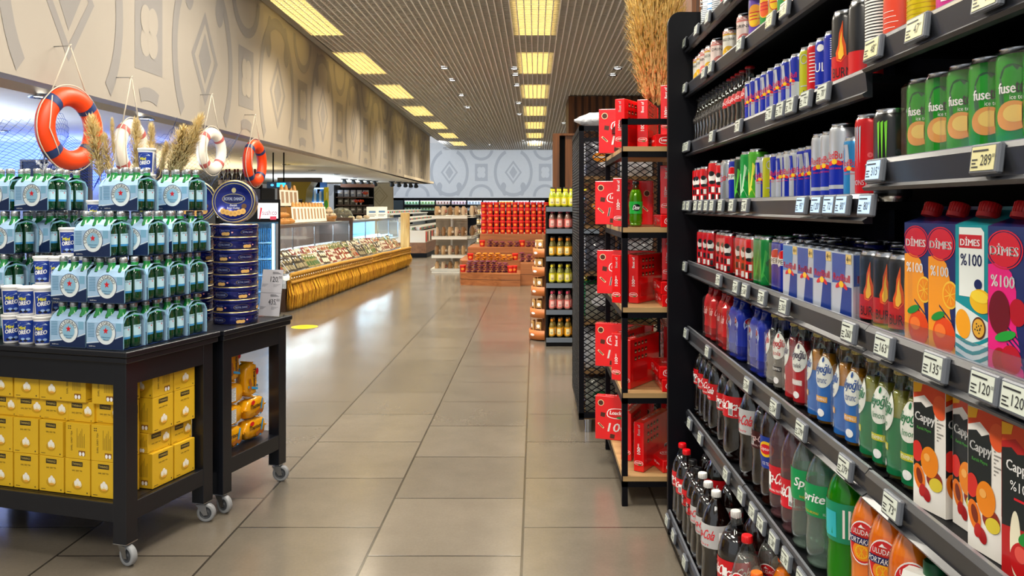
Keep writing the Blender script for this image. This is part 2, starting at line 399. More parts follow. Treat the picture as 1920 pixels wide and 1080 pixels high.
# louvre ceiling
b = MB(); LV = C('#d2cfc7', .5)
for i in range(111): x = -4.05+i*.1; b.box(x-.008, x+.008, 4, 38.8, CEIL-.03, CEIL+.03, C('#ffffff', .5))
y = 4.0
while y < 38.8: b.box(-4.1, 7, y-.011, y+.011, CEIL-.012, CEIL+.03, LV); y += .1
b.obj('ceiling_louvre', kind='structure')
b = MB(); b.box(-4.1, 7, -4, 39, CEIL+.28, CEIL+.36, C('#a5a39b', .8))
b.box(-4.1, 7, -4, 4, CEIL, CEIL+.03, C('#b5b2a9', .7)); struct(b, 'ceiling')
# cove strip where louvre meets soffit
b = MB(); b.add([(SX(4)+.02, 4, CEIL-.06), (SX(31)+.02, 31.1, CEIL-.06), (SX(31)+.02, 31.1, CEIL), (SX(4)+.02, 4, CEIL), (SX(4)+.1, 4, CEIL-.03), (SX(31)+.1, 31.1, CEIL-.03)], [(0, 1, 5, 4), (4, 5, 2, 3)], C('#8d897f', .5)); struct(b, 'trim_soffit')
# far wall, side walls
b = MB(); b.box(-12, 7, 38.8, 39, 0, CEIL+.3, WALLF)
mural(b, flat((-12, 38.8, 0), (1, 0, 0), (0, 0, 1)), .1, 18.9, 1.8, CEIL-.02, MURF, 3.1, 3.0, 1.15); struct(b, 'wall_back')
b = MB(); b.box(7, 7.15, -4, 39, 0, CEIL+.3, C('#8f8778', .8)); struct(b, 'wall_right')
b = MB(); b.box(-12.1, -12, -4, 39, 0, CEIL+.3, C('#b7b3aa', .8)); struct(b, 'wall_left')
# beige wall end between low ceiling and the chillers
b = MB(); X0 = GX(689, 30.9); X1 = GX(736, 30.9)
b.box(X0, X1, 30.8, 31.1, 0, LOW, C('#d3c4a0', .8)); f = flat((X0, 30.8, 0), (1, 0, 0), (0, 0, 1))
g = MB()
for a, t in ((.42, .05), (.27, .04)):
    cu, cv = (X1-X0)/2, 1.75; o = [(cu, cv-a*.95), (cu+a*.8, cv), (cu, cv+a*.95), (cu-a*.8, cv)]; i_ = [(cu+(x-cu)*.8, cv+(y-cv)*.8) for x, y in o]
    for q in range(4): b.add([f(*o[q], .002), f(*o[(q+1) % 4], .002), f(*i_[(q+1) % 4], .002), f(*i_[q], .002)], [(0, 1, 2, 3)], C('#bfae88', .8))
struct(b, 'wall_divider')
# blue-lit wall behind the fish counter, left
b = MB(); b.box(-12, -5.3, 11.0, 11.2, 0, LOW, C('#c8d6ee', .7, var=.05)); struct(b, 'wall_fish_counter')
# ---------------------------------------------------------------- ceiling lamps
def troffer():
    r = empty('ceiling_light'); b = MB(); b.box(-.3, .3, -1.15, 1.15, .09, .10, C('#ffe28c', .6, em=3.6)); b.obj('diffuser', r)
    b = MB(); h = C('#cfccc2', .4)
    for x in (-.31, .30): b.box(x, x+.01, -1.16, 1.16, .02, .11, h)
    for y_ in (-1.16, 1.15): b.box(-.31, .31, y_, y_+.01, .02, .11, h)
    b.box(-.31, .31, -1.16, 1.16, .112, .118, C('#8a8880', .6)); b.obj('housing', r); return r
BUILD['troffer'] = troffer
for row, tx in (('centre', 0), ('soffit-side', -3.35)):
    for i, ty in enumerate((11.75, 15.5, 19.3, 23.2, 27.3, 31.2, 35.2)):
        put('troffer', (tx, ty, CEIL), 0, f'{ORD[i]} long warm ceiling light from the front in the {row} row', 'ceiling light', f'warm ceiling lights in the {row} row')
def downlight():
    r = empty('downlight'); b = MB(); b.lathe([(.055, 0), (.09, -.012), (.095, .0), (.06, .02)], STEEL, 16, cap=False); b.obj('trim_ring', r)
    b = MB(); b.lathe([(0, -.002), (.056, -.002)], C('#ffffff', .5, em=6), 14, cap=False); b.obj('bulb', r); return r
BUILD['downlight'] = downlight
DL = [(833, 124), (848, 147), (865, 176), (877, 199), (964, 125), (966, 137), (969, 157), (972, 191), (974, 212), (1158, 125), (1149, 137), (1057, 229), (919, 270), (834, 276), (1011, 276), (982, 262)]
for px, py in DL:
    Y = 4155/(387-py)
    side = 'left' if px < 930 else ('middle' if px < 1040 else 'right')
    near = 'far' if Y > 30 else 'near' if Y < 17 else 'mid'
    n_ = [q for q in DL if ('left' if q[0] < 930 else ('middle' if q[0] < 1040 else 'right')) == side and (4155/(387-q[1]) < Y)]
    put('downlight', (GX(px, Y), Y, CEIL-.04), 0, f'{ORD[len(n_)]} small round downlight from the front, {side} line of the louvre ceiling', 'downlight', f'{side} line of downlights')
for i, (x, y) in enumerate(LOWSPOTS[:-2]):
    put('downlight', (x, y, LOW-.001), 0, f'{ORD[i]} recessed round light from the front in the low ceiling', 'downlight', 'recessed lights in the low ceiling')
def tracklight():
    r = empty('track_spotlight'); b = MB(); b.box(-.1, .1, -.06, .06, -.03, 0, C('#202428', .5)); b.obj('mount', r)
    b = MB(); b.T = Matrix.Translation((0, 0, -.09)) @ Matrix.Rotation(.7, 4, 'X'); b.lathe([(.05, .08), (.08, -.06), (.085, -.07)], C('#202428', .4), 12); b.obj('lamp_head', r)
    b = MB(); b.T = Matrix.Translation((0, 0, -.09)) @ Matrix.Rotation(.7, 4, 'X'); b.lathe([(0, -.073), (.075, -.073)], C('#e8f4ff', .5, em=5), 12, cap=False); b.obj('bulb', r); return r
BUILD['tracklight'] = tracklight
for i, px in enumerate((646, 663, 678, 691, 703, 735, 748, 760, 770, 780)):
    Y = 25.5+i*.5
    put('tracklight', (GX(px, Y), Y, LOW), 0, f'{ORD[i]} ceiling spotlight from the left in the row above the produce', 'spotlight', 'spotlights beneath the low ceiling')
# ---------------------------------------------------------------- wood cladding on the right
WC = wood('#4e2c12', '#7d4c22', 'z', 1.2)
def slat_column(name, x0, x1, y0, y1, z0, z1, label, n):
    b = MB(); b.box(x0, x1, y0, y1, z0, z1, WC); dk = C('#3a2110', .6)
    for i in range(1, n): x = x0+(x1-x0)*i/n; b.box(x-.008*(y0/5), x+.008*(y0/5), y0-.006, y0+.01, z0, z1, dk)
    o = b.obj(name); o['kind'] = 'structure'; return o
slat_column('wall_column_far', GX(1066, 19.8), GX(1160, 19.8)+1.2, 19.8, 21.5, 0, CEIL-.04, '', 14)
slat_column('wall_column_near', 1.02, 1.9, 5.2, 5.9, 0, CEIL-.04, '', 24)
b = MB(); Y = 15.0  # box behind the skirt coloured dark as shade between the strands
b.box(GX(1037, Y), GX(1049, Y), Y, Y+.5, 0, GZ(250, Y), WC); b.box(GX(1049, Y), GX(1090, Y), Y, Y+.5, GZ(254, Y), GZ(250, Y), WC)
b.box(GX(1060, Y), GX(1090, Y), Y+.05, Y+.5, 0, GZ(254, Y), WC); b.box(GX(1049, Y), GX(1060, Y), Y+.3, Y+.4, 0, GZ(254, Y), BLK2); struct(b, 'door_1')  # black panel paints in the darkness of the opening
# ================================================================ DRINKS GONDOLA ON THE RIGHT
# shelves: (surface height, front X).  Far bay Y 1.5-3.28, near bay Y .35-1.5
FX = .630
FAR_S = {'top': 2.02, 'seventh': 1.836, 'sixth': 1.594, 'fifth': 1.356, 'fourth': 1.109, 'third': .84, 'second': .496, 'bottom': .085}
g = empty('drinks_gondola', (.9, 3.28, 0))
tag(g, 'long black metal drinks gondola with stepped shelf rails along the right side', 'shelving unit')
def gpart(b, name): o = b.obj(name, g); o.location = (-.9, -3.28, 0); return o
b = MB()
pp = []
for a in range(7): t = PI/2*a/6; pp.append((.60+.04*(1-math.sin(t)), 2.10+.06*(1-math.cos(t))) if 0 else (.62+.06-.06*math.cos(t), 2.10+.06*math.sin(t)))
poly = [(.548, 0), (.548, .3), (.60, .42)]+[(.588+.05*(1-math.cos(PI/2*a/6)), 2.11+.05*math.sin(PI/2*a/6)) for a in range(7)]+[(1.10, 2.16), (1.10, 0)]
poly = [(.548, 0), (.548, 2.10)]+[(.548+.05*(1-math.cos(PI/2*a/6)), 2.10+.05*math.sin(PI/2*a/6)) for a in range(1, 7)]+[(1.10, 2.15), (1.10, 0)]
b.prism(poly, flat((0, 3.32, 0), (1, 0, 0), (0, 0, 1)), .03, BLK)
gpart(b, 'end_panel')
b = MB(); b.box(1.10, 1.13, .2, 3.3, 0, 2.15, BLK2)
for y in (1.5, 2.4): b.box(1.07, 1.10, y-.02, y+.02, 0, 2.15, BLK)
gpart(b, 'back_panel')
b = MB(); b.box(.56, 1.10, .2, 3.29, 0, .05, BLK2); gpart(b, 'plinth')
def rail(b, y0, y1, z, x, sc=1.0):
    # sloping front channel: profile in X-Z extruded along Y
    pr = [(x+.004, z+.022), (x-.002, z+.024), (x-.010, z+.014), (x-.006, z-.022), (x-.016, z-.028), (x-.012, z-.034), (x+.004, z-.034)]
    n = len(pr); vs = [(p[0], y0, p[1]) for p in pr]+[(p[0], y1, p[1]) for p in pr]
    b.add(vs, [list(range(n)), [n+i for i in range(n)][::-1]]+[(i, n+i, n+(i+1) % n, (i+1) % n) for i in range(n)], RAILM)
def shelf(y0, y1, z, x, x2=1.10, clear=False):
    b = MB(); b.box(x, x2, y0+.004, y1-.004, z-.012, z+.002, BLK2)
    for y in (y0+.02, y1-.02): b.prism([(x+.05, z-.012), (x2, z-.012), (x2, z-.03)], flat((0, y, 0), (1, 0, 0), (0, 0, 1)), .004, BLK2)
    o = gpart(b, 'shelf'); o.location = (-.9, -3.28, 0)
    b = MB(); rail(b, y0+.002, y1-.002, z-.005, x)
    b.box(x-.003, x+.004, y0+.004, y1-.004, z+.017, z+.019, C('#8d9199', .3, .6))
    if clear: b.box(x+.001, x+.003, y0+.004, y1-.004, z+.018, z+.045, clearm('#f4f8ff'))
    r = b.obj('front_rail', o)
for k, z in FAR_S.items():
    x = .553 if k == 'bottom' else FX
    cuts = [(2.4, 3.3), (1.5, 2.4)] if k in ('bottom', 'second') else [(1.5, 3.3)]
    for y0, y1 in cuts: shelf(y0, y1, z, x)
for z in (1.638, 1.418, 1.109, .84, .496, .085):
    shelf(.35, 1.495, z, .553 if z == .085 else FX-.004, clear=z in (1.109,))
# ---------------------------------------------------------------- electronic price labels
LCDW = C('#c6cdc2', .35); LCDY = C('#cfca98', .35); INK = C('#15181c', .5); LBK = C('#5b6069', .4)
TAGN = {}
PRICEUSE = {}
def price(px, shelfname, num, z, x=None, blue=0, w_=.066, yellow=0):
    x = (FX if x is None else x)-.017; Y = min(3.265, 1500*x/(px-1003))
    b = MB(); h = .034
    b.T = Matrix.Translation((0, 0, 0)) @ Matrix.Rotation(-.12, 4, 'X')
    b.box(-w_/2, w_/2, -.006, .004, -h/2-.004, h/2+.004, LBK, .0025)
    r = b.obj('price_label')
    b = MB(); b.T = Matrix.Rotation(-.12, 4, 'X'); b.box(-w_/2+.006, w_/2-.008, -.0068, -.0055, -h/2+.001, h/2, C('#b4d4f4', .3, em=.25) if blue else (LCDY if yellow else LCDW))
    f = flat((0, -.0068, 0), (1, 0, 0), (0, 0, 1)); f = (lambda ff: lambda u, v, k=0: ff(u, v, k))(f)
    for q in range(3): rectd(b, f, -w_/2+.009, -w_/2+.009+(.014, .010, .016)[q], -.002-.005*q, .0-.005*q, INK, .0005)
    rectd(b, f, -w_/2+.009, .012, .010, .0125, INK, .0005)
    s = str(num); nw = .0085*len(s)
    txt(b, f, s, .008, -.002, nw, .015, INK, .0006)
    txt(b, f, '00', .008+nw/2+.0045, .003, .006, .005, INK, .0006)
    b.obj('screen', r)
    r.location = (x, Y, z-.004); r.rotation_euler = (0, 0, -PI/2+.0)
    n = PRICEUSE[shelfname] = PRICEUSE.get(shelfname, 0)+1
    tag(r, f'{ORD[n-1]} price label from the far end, {shelfname} shelf rail, reading {num}', 'price label', f'price labels on the {shelfname} shelf rail')
for nm, z, xs in (('top', 2.02, [(1273, 65), (1281, 48), (1307, 52), (1328, 60), (1365, 75)]),
                  ('seventh', 1.836, [(1274, 44), (1321, 59), (1334, 59), (1389, 72), (1446, 95), (1473, 95)]),
                  ('sixth', 1.594, [(1279, 30), (1290, 30), (1336, 33), (1386, 70), (1446, 72), (1466, 72), (1485, 72), (1513, 72), (1546, 70)])):
    for px, n in xs: price(px, nm, n, z, yellow=(nm == 'seventh' and px > 1440))
for px, n in ((1282, 45), (1292, 45), (1306, 48), (1315, 48), (1326, 50), (1337, 52), (1353, 55), (1374, 60), (1399, 65), (1505, 95), (1534, 120), (1558, 72), (1582, 80), (1627, 80)): price(px, 'fifth', n, 1.356, blue=px > 1500)
for px, n in ((1284, 132), (1349, 275), (1382, 245), (1399, 260), (1431, 285), (1472, 265), (1594, 260)): price(px, 'fourth', n, 1.109)
for px, n in ((1287, 119), (1328, 157), (1403, 234), (1454, 234), (1504, 279), (1587, 279), (1675, 73)): price(px, 'third', n, .84)
for px, n in ((1294, 55), (1314, 55), (1363, 67), (1391, 70), (1413, 67), (1429, 60), (1452, 50), (1476, 70), (1505, 73)): price(px, 'second', n, .496)
for px, n in ((1252, 70), (1264, 66), (1285, 73)): price(px, 'bottom', n, .085, x=.553)
for px, n in ((1640, 48), (1722, 47), (1855, 43)): price(px, 'near upper', n, 1.638, yellow=1, w_=.07)
for px, n in ((1643, 315), (1852, 289)): price(px, 'near eye-level', n, 1.418, blue=px < 1700, yellow=px > 1700, w_=.07)
for px, n in ((1660, 163), (1756, 135), (1850, 120), (1912, 120)): price(px, 'near middle', n, 1.109, w_=.07)
# ================================================================ DRINKS
AL = C('#c9ccd0', .22, 1); GLOSS = .22
RED = C('#d60a16', GLOSS, coat=.15); DKRED = C('#9a0a14', GLOSS); WH = C('#f4f4f0', .35); BLU = C('#0a26a4', .25, .1); SIL = C('#c6ccd4', .3, .5)
YEL = C('#f2c21a', .35); LIME = C('#b4b814', .3, .2); SKY = C('#2f8fd0', .28, .4); BK = C('#101114', .3, coat=.3); GRN = C('#06963a', .3, .1); REDM = C('#d0101c', .26, .2)
LETR = C('#d81a2a', .35); NAVY = C('#16235c', .35)
def can_profile(r, h): return [(r*.74, 0), (r*.80, .003), (r*.97, .010), (r, .016), (r, h-.018), (r*.95, h-.009), (r*.84, h-.003), (r*.86, h)]
def can(r, h, band=None, draw=None, body=WH, seg=18, lidm=AL):
    def build():
        rt = empty('drink_can'); b = MB(); pr = can_profile(r, h)
        b.lathe(pr, [AL, AL, body, body, body, AL, AL], seg, cap=False)
        f = cylm(r)
        for u0, u1, v0, v1, m in (band or []): rectd(b, f, u0*r*PI, u1*r*PI, v0*h, v1*h, m, .0003, max(3, int(abs(u1-u0)*10)))
        if draw: draw(b, f, r, h)
        b.obj('can_body', rt)
        b = MB(); b.lathe([(r*.86, h), (r*.78, h-.003), (0, h-.003)], lidm, seg, cap=False)
        rectd(b, flat((0, 0, h-.003), (1, 0, 0), (0, 1, 0)), -r*.22, r*.22, -r*.5, r*.3, AL, .0015); b.obj('lid', rt)
        return rt
    return build
def rb(base, mid, low, tall=0, flat_sil=False):
    def d(b, f, r, h):
        if tall:
            rectd(b, f, -PI*r, PI*r, .03*h+.01, h*.52, BLU, .0003, 18); rectd(b, f, -PI*r, PI*r, .17*h, .22*h, SIL, .0005, 18)
        else:
            for s_ in (0, 1):
                o = s_*PI*r
                b.add([f(o-.05*r, h*.10, .0003), f(o+.35*r, h*.10, .0003), f(o+.75*r, h*.10, .0003), f(o+1.1*r, h*.10, .0003), f(o+1.45*r, h*.10, .0003),
                       f(o-.05*r, h*.50, .0003), f(o+.35*r, h*.48, .0003), f(o+.75*r, h*.47, .0003), f(o+1.1*r, h*.46, .0003), f(o+1.45*r, h*.45, .0003)], [(0, 1, 6, 5), (1, 2, 7, 6), (2, 3, 8, 7), (3, 4, 9, 8)], low, True)
                b.add([f(o-1.4*r, h*.5, .0003), f(o-1.0*r, h*.5, .0003), f(o-.5*r, h*.5, .0003), f(o-.05*r, h*.5, .0003),
                       f(o-1.1*r, h*.88, .0003), f(o-.8*r, h*.88, .0003), f(o-.5*r, h*.88, .0003), f(o-.25*r, h*.88, .0003)], [(0, 1, 5, 4), (1, 2, 6, 5), (2, 3, 7, 6)], low, True)
        for o in (-.15, 1.6, -1.9):
            txt(b, f, 'RedBull', o*r, h*.60, r*1.5, h*.10, LETR, .0008)
            elld(b, f, (o-.3)*r, h*.50, r*.3, h*.030, LETR, .0007, 8, .35); elld(b, f, (o+.3)*r, h*.50, r*.3, h*.030, LETR, .0007, 8, -.35)
            elld(b, f, o*r, h*.515, r*.22, h*.035, YEL, .0008, 8); txt(b, f, 'ENERGY DRINK', o*r, h*.43, r*1.0, h*.022, LETR, .0008)
    return d
BUILD['rb'] = can(.0265, .135, None, rb(0, 0, SIL), BLU)
BUILD['rbs'] = can(.0265, .135, None, rb(0, 0, BLU), SIL)
BUILD['rbt'] = can(.029, .158, None, rb(0, 0, BLU, 1), SIL)
BUILD['rbx'] = can(.033, .168, None, rb(0, 0, BLU, 1), SIL)
BUILD['rbsky'] = can(.0265, .135, None, rb(0, 0, SIL), SKY)
BUILD['lime'] = can(.0265, .137, None, lambda b, f, r, h: (ringd(b, f, 0, h*.78, r*.3, r*.38, SIL, ry=1.2), rectd(b, f, -r*.4, r*.4, h*.3, h*.32, SIL, .0005, 3), txt(b, f, '\u2022', 0, h*.22, .003, .003, BK)), LIME)
BUILD['redslim'] = can(.0265, .137, None, lambda b, f, r, h: [rectd(b, f, -r*.3, r*.5, h*(.8-.06*q), h*(.815-.06*q), WH, .0005, 3) for q in range(9)], REDM)
BUILD['bluslim'] = can(.0265, .137, None, lambda b, f, r, h: (txt(b, f, 'UL', 0, h*.5, r*1.1, h*.15, WH), elld(b, f, 0, h*.82, r*.35, h*.06, WH), rectd(b, f, -r, r, h*.2, h*.215, SIL, .0005, 6)), BLU)
BUILD['blutxt'] = can(.0265, .14, None, lambda b, f, r, h: ([rectd(b, f, r*.1, r*(.8+.15*(i % 3)), h*(.86-.035*i), h*(.875-.035*i), WH, .0005, 3) for i in range(10)], rectd(b, f, r*.2, r*1.2, h*.15, h*.42, SIL, .0006, 5)), BLU)
def burn(b, f, r, h):
    rectd(b, f, -PI*r, PI*r, .1*h, .42*h, C('#c4161a', .3), .0003, 18)
    for o in (0, PI*r):
        fl = [(0, .34), (.35, .42), (.30, .55), (.14, .66), (.12, .86), (-.12, .7), (-.18, .56), (-.38, .46), (-.3, .36)]
        polyd(b, f, [(o+x*r, y*h) for x, y in fl], C('#ee5a12', .4), .0008)
        polyd(b, f, [(o+x*r*.5, (y*.7+.13)*h) for x, y in fl], C('#ffc63c', .4), .0012)
        txt(b, f, 'BURN', o, h*.21, r*1.3, h*.12, BK, .0012)
BUILD['burns'] = can(.0285, .150, None, burn, BK)
BUILD['burn'] = can(.033, .168, None, burn, BK)
def rows_text(m, n=14, w0=1.0):
    def d(b, f, r, h):
        for i in range(n): rectd(b, f, -r*w0, r*(w0*(.5+.5*((i*7) % 5)/4)), h*(.9-.78*i/n), h*(.9-.78*i/n)-h*.02, m, .0005, 6)
    return d
BUILD['bwtext'] = can(.033, .168, None, rows_text(WH, 22), BK)
def burn2(b, f, r, h): rectd(b, f, -PI*r, PI*r, .1*h, .38*h, C('#c4161a', .3), .0003, 18); rows_text(WH, 12, .3)(b, lambda u, v, k=0: f(u+r*.6, v*.4+h*.5, k), r, h)
BUILD['burnback'] = can(.033, .168, None, burn2, BK)
def lipton(b, f, r, h):
    elld(b, f, -.2*r, h*.2, r*1.2, h*.34, C('#d8442a', .3), .0004, 14); elld(b, f, 0, h*.68, r*1.0, h*.10, YEL, .0008, 14); rectd(b, f, -r*1.0, r*1.0, h*.76, h*.88, LETR, .0009, 8)
    txt(b, f, 'Lipton', 0, h*.82, r*1.5, h*.08, WH, .0013); rows_text(WH, 4, .5)(b, lambda u, v, k=0: f(u-r*.3, v*.3+.1*h, k+.0006), r, h)
BUILD['lipton'] = can(.033, .168, None, lipton, C('#ee7a2c', .3, .3))
BUILD['yellowcan'] = can(.035, .168, None, lambda b, f, r, h: [rectd(b, f, -r*1.3, r*1.3, h*(.1+.05*i), h*(.108+.05*i), C('#b89a10', .3), .0004, 10) for i in range(14)], C('#e8cf1c', .22, .5))
BUILD['pinkcan'] = can(.033, .168, None, rows_text(WH, 9, .6), C('#e0409a', .3, .3))
def monster(m, c2):
    def d(b, f, r, h):
        for i in range(-1, 2):
            o = -.35*r+i*.22*r; pts = [(o-.07*r, h*.85), (o+.09*r, h*.87), (o+.05*r, h*.6), (o+.02*r, h*.38+abs(i)*.06*h), (o-.02*r, h*.6)]
            polyd(b, f, pts, c2, .0009)
        for i in range(9):
            a, q = .5+(i % 3)*.35, .2+.11*(i//1 % 6); ringd(b, f, a*r, q*h, .03*r, .16*r, C('#e65a5f' if m is REDM else '#2b2e38', .3), .0004, 9)
        txt(b, f, 'MONSTER', .0, h*.22, r*1.5, h*.06, c2, .001)
    return d
BUILD['monred'] = can(.034, .172, None, monster(REDM, SIL), REDM, lidm=C('#5a1216', .3, .8))
BUILD['monblk'] = can(.034, .172, None, monster(BK, C('#7ddc3a', .4)), BK, lidm=BK)
def foco(c2, t):
    def d(b, f, r, h):
        rectd(b, f, -r*PI, r*PI, h*.78, h*.82, c2, .0004, 16); txt(b, f, 'FOCO', 0, h*.87, r*1.5, h*.09, LETR, .0008); txt(b, f, t, 0, h*.66, r*1.7, h*.08, INK, .0008); elld(b, f, .1*r, h*.28, r*.8, h*.18, c2, .0006, 12, .4)
    return d
BUILD['foco'] = can(.032, .118, None, foco(C('#e8b41c', .35), 'MANGO DRINK'), C('#e9e6da', .35, .2))
BUILD['focop'] = can(.032, .122, None, foco(C('#e8837a', .35), 'DRINK'), C('#eedad2', .35, .2))
def ariz(c2, c3, t):
    def d(b, f, r, h):
        elld(b, f, 0, h*.45, r*.8, h*.2, c2, .0005, 14); elld(b, f, -.1*r, h*.4, r*.5, h*.13, c3, .0009, 12); elld(b, f, -r*1.3, h*.6, r*.5, h*.3, WH, .0004, 12)
        [rectd(b, f, -r*.5, r*(.5-.2*(q % 2)), h*(.5-.06*q), h*(.52-.06*q), LETR, .0014, 3) for q in range(3)]
    return d
BUILD['arizp'] = can(.036, .166, None, ariz(C('#f0a020', .35), YEL, 'HOT'), C('#6a4bb0', .3, .2))
BUILD['arizg'] = can(.036, .166, None, ariz(C('#f0c020', .35), C('#e86020', .35), 'TEA'), C('#3c9a4a', .3, .2))
BUILD['arizy'] = can(.036, .166, None, ariz(C('#c83a2a', .35), YEL, 'ICED'), C('#c8b44a', .3, .2))
def colacan(m, t):
    def d(b, f, r, h):
        for o in (0, PI*r):
            if t == 'dark':
                elld(b, f, o, h*.62, r*.55, h*.12, WH, .0005, 10); elld(b, f, o, h*.70, r*.4, h*.06, BK, .0008, 10); elld(b, f, o+.1*r, h*.5, r*.5, h*.04, BK, .0008, 10)
                for q in range(4): rectd(b, f, o+(-.5+.5*(q % 2))*r+.05*r, o+(-.5+.5*(q % 2))*r+.42*r, h*(.10+.17*(q//2)), h*(.10+.17*(q//2))+.13*h, BK if q % 3 else WH, .0006, 2)
            else: txt(b, f, 'Coca-Cola', o, h*.62, r*1.9, h*.16, t, .0008, .3, rot=.3)
    return d
BUILD['cola_can'] = can(.029, .145, None, colacan(0, 'dark'), RED); BUILD['cola_wide'] = can(.033, .158, None, colacan(0, 'dark'), RED)
BUILD['cola_sil'] = can(.033, .15, None, colacan(0, LETR), C('#bfc2c6', .26, .8))
def pepsican(b, f, r, h):
    for o in (0, PI*r):
        elld(b, f, o, h*.62, r*.9, h*.2, WH, .0004, 14); elld(b, f, o, h*.72, r*.75, h*.09, RED, .0007, 12); elld(b, f, o, h*.48, r*.75, h*.07, BLU, .0007, 12)
        rectd(b, f, o-r*.95, o+r*.95, h*.54, h*.66, WH, .001, 8); txt(b, f, 'PEPSI', o, h*.60, r*1.5, h*.085, BK, .0014)
BUILD['pepsi_can'] = can(.029, .148, None, pepsican, BLU)
def spritecan(m2):
    def d(b, f, r, h):
        for o in (0, PI*r):
            polyd(b, f, [(o-.6*r, h*.55), (o+.1*r, h*.75), (o+.6*r, h*.6), (o-.1*r, h*.3), (o+.4*r, h*.12), (o-.5*r, h*.15)], m2, .0008)
            polyd(b, f, [(o+.1*r, h*.5), (o+.6*r, h*.6), (o+.3*r, h*.42)], C('#1d5a2c', .4), .001)
    return d
BUILD['can7'] = can(.029, .150, None, spritecan(C('#57c22e', .35)), C('#123a22', .3, .2)); BUILD['sprite_can'] = can(.033, .160, None, spritecan(C('#bfe3c0', .35)), GRN, lidm=GRN); BUILD['green_can'] = can(.031, .162, None, spritecan(C('#e8e24a', .35)), C('#4fae28', .3, .2), lidm=GRN)
# ---- bottles
CLEAR = clearm('#f2f6f6'); GLASSC = clearm('#eef4f2', .03, 0, 1.6)
COLA = C('#140604', .12, coat=1); 
def bottle(pr, neck_i, capm, capr, caph, liquid, fill, label=None, body=CLEAR, seg=18, sleeve=None, name='soda_bottle', draw=None, lblr=None):
    """pr outer profile; liquid inner volume up to height fill; label=(z0,z1,material,draw)"""
    def build():
        rt = empty(name); H = pr[-1][1]
        b = MB(); b.lathe(pr, body, seg, cap=False); b.obj('bottle_body', rt)
        if liquid:
            inn = [(0, .006)]+[(max(.001, r-.0012), max(z, .006)) for r, z in pr if z < fill]
            k = [i for i, (r, z) in enumerate(pr) if z >= fill][0]; (r0, z0), (r1, z1) = pr[k-1], pr[k]; rf = r0+(r1-r0)*(fill-z0)/(z1-z0)-.0012
            inn += [(rf, fill), (0, fill)]
            b = MB(); b.lathe(inn, liquid, seg, cap=False); b.obj('drink', rt)
        if label:
            z0, z1, lm, dr = label; b = MB(); f0 = profm(pr, lblr or max(r for r, z in pr if z0-.1 <= z <= z1+.1))
            zs = sorted({z0, z1} | {z for r, z in pr if z0 < z < z1}); rad = lambda z: (f0(0, z, 0)-Vector((0, 0, z))).length
            b.lathe([(rad(z)+.0005, z) for z in zs], lm, seg+2, cap=False)
            if dr: dr(b, lambda u, v, k=0: f0(u, v, k+.0007), lblr or max(r for r, z in pr if z0-.1 <= z <= z1+.1), z0, z1)
            b.obj('bottle_label', rt)
        if capm:
            b = MB(); b.cyl(capr, H-caph+.003, H+.003, capm, 14, b=.0012)
            for i in range(14): a = 2*PI*i/14; b.box(capr*math.sin(a)-.0006, capr*math.sin(a)+.0006, -capr*math.cos(a)-.0006, -capr*math.cos(a)+.0006, H-caph+.004, H, capm)
            b.obj('cap', rt)
        return rt
    return build
def pet(r, h, waist=.93):
    return [(r*.55, 0), (r*.85, .004), (r*.95, .015), (r*.80, h*.07), (r*.98, h*.10), (r, h*.16), (r*.97, h*.28), (r*waist, h*.36), (r*.97, h*.43), (r, h*.46), (r, h*.66), (r*.97, h*.70), (r*.82, h*.78), (r*.55, h*.86), (.0145, h*.925), (.0145, h*.94), (.0165, h*.943), (.0165, h*.95), (.0128, h*.955), (.0128, h)]
CW = C('#fbfbfb', .4)
def colalab(m, t2=None, sub='TASTE'):
    def d(b, f, r, z0, z1):
        for o in (-.2, 2.2, 4.2):
            txt(b, f, 'Coca-Cola', o*r, (z0+z1)/2+.006, r*1.9, (z1-z0)*.42, m, .0006, .35, bold=.0006); txt(b, f, t2 or 'ORIGINAL TASTE', o*r, z0+.009, r*1.1, .006, m, .0006)
            rectd(b, f, (o+1.2)*r, (o+1.2)*r+.016, z0+.008, z1-.02, CW, .0006, 2)
            for q in range(5): rectd(b, f, (o+1.2)*r+.002+q*.0026, (o+1.2)*r+.0034+q*.0026, z0+.010, z0+.03, INK, .001)
    return d
BUILD['cola1'] = bottle(pet(.041, .30), 0, RED, .0155, .019, COLA, .255, (.135, .195, C('#c80f1b', .35), colalab(CW)))
BUILD['cola25s'] = bottle(pet(.052, .322), 0, RED, .0155, .019, COLA, .28, (.15, .22, C('#c80f1b', .35), colalab(CW, '2,5 L e')))
BUILD['cola25'] = bottle(pet(.054, .355), 0, RED, .0155, .019, COLA, .31, (.16, .235, C('#c80f1b', .35), colalab(CW, '2,5 L e')))
BUILD['cola25g'] = bottle(pet(.054, .355), 0, C('#c8c8c6', .4), .0155, .019, COLA, .29, (.15, .225, C('#c80f1b', .35), colalab(CW, '2,5 L e')))
BUILD['colaL'] = bottle(pet(.043, .31), 0, C('#d8d8d6', .4), .0155, .019, COLA, .262, (.14, .20, C('#b9babc', .35), colalab(LETR, 'LIGHT')))
BUILD['colaL25'] = bottle(pet(.049, .322), 0, C('#d8d8d6', .4), .0155, .019, COLA, .30, (.15, .225, C('#b9babc', .35), colalab(LETR, 'LIGHT')))
BUILD['colaZ'] = bottle(pet(.041, .30), 0, BK, .0155, .019, COLA, .255, (.135, .195, C('#c80f1b', .35), colalab(BK, 'ZERO')))
def blank(b, f, r, z0, z1): pass
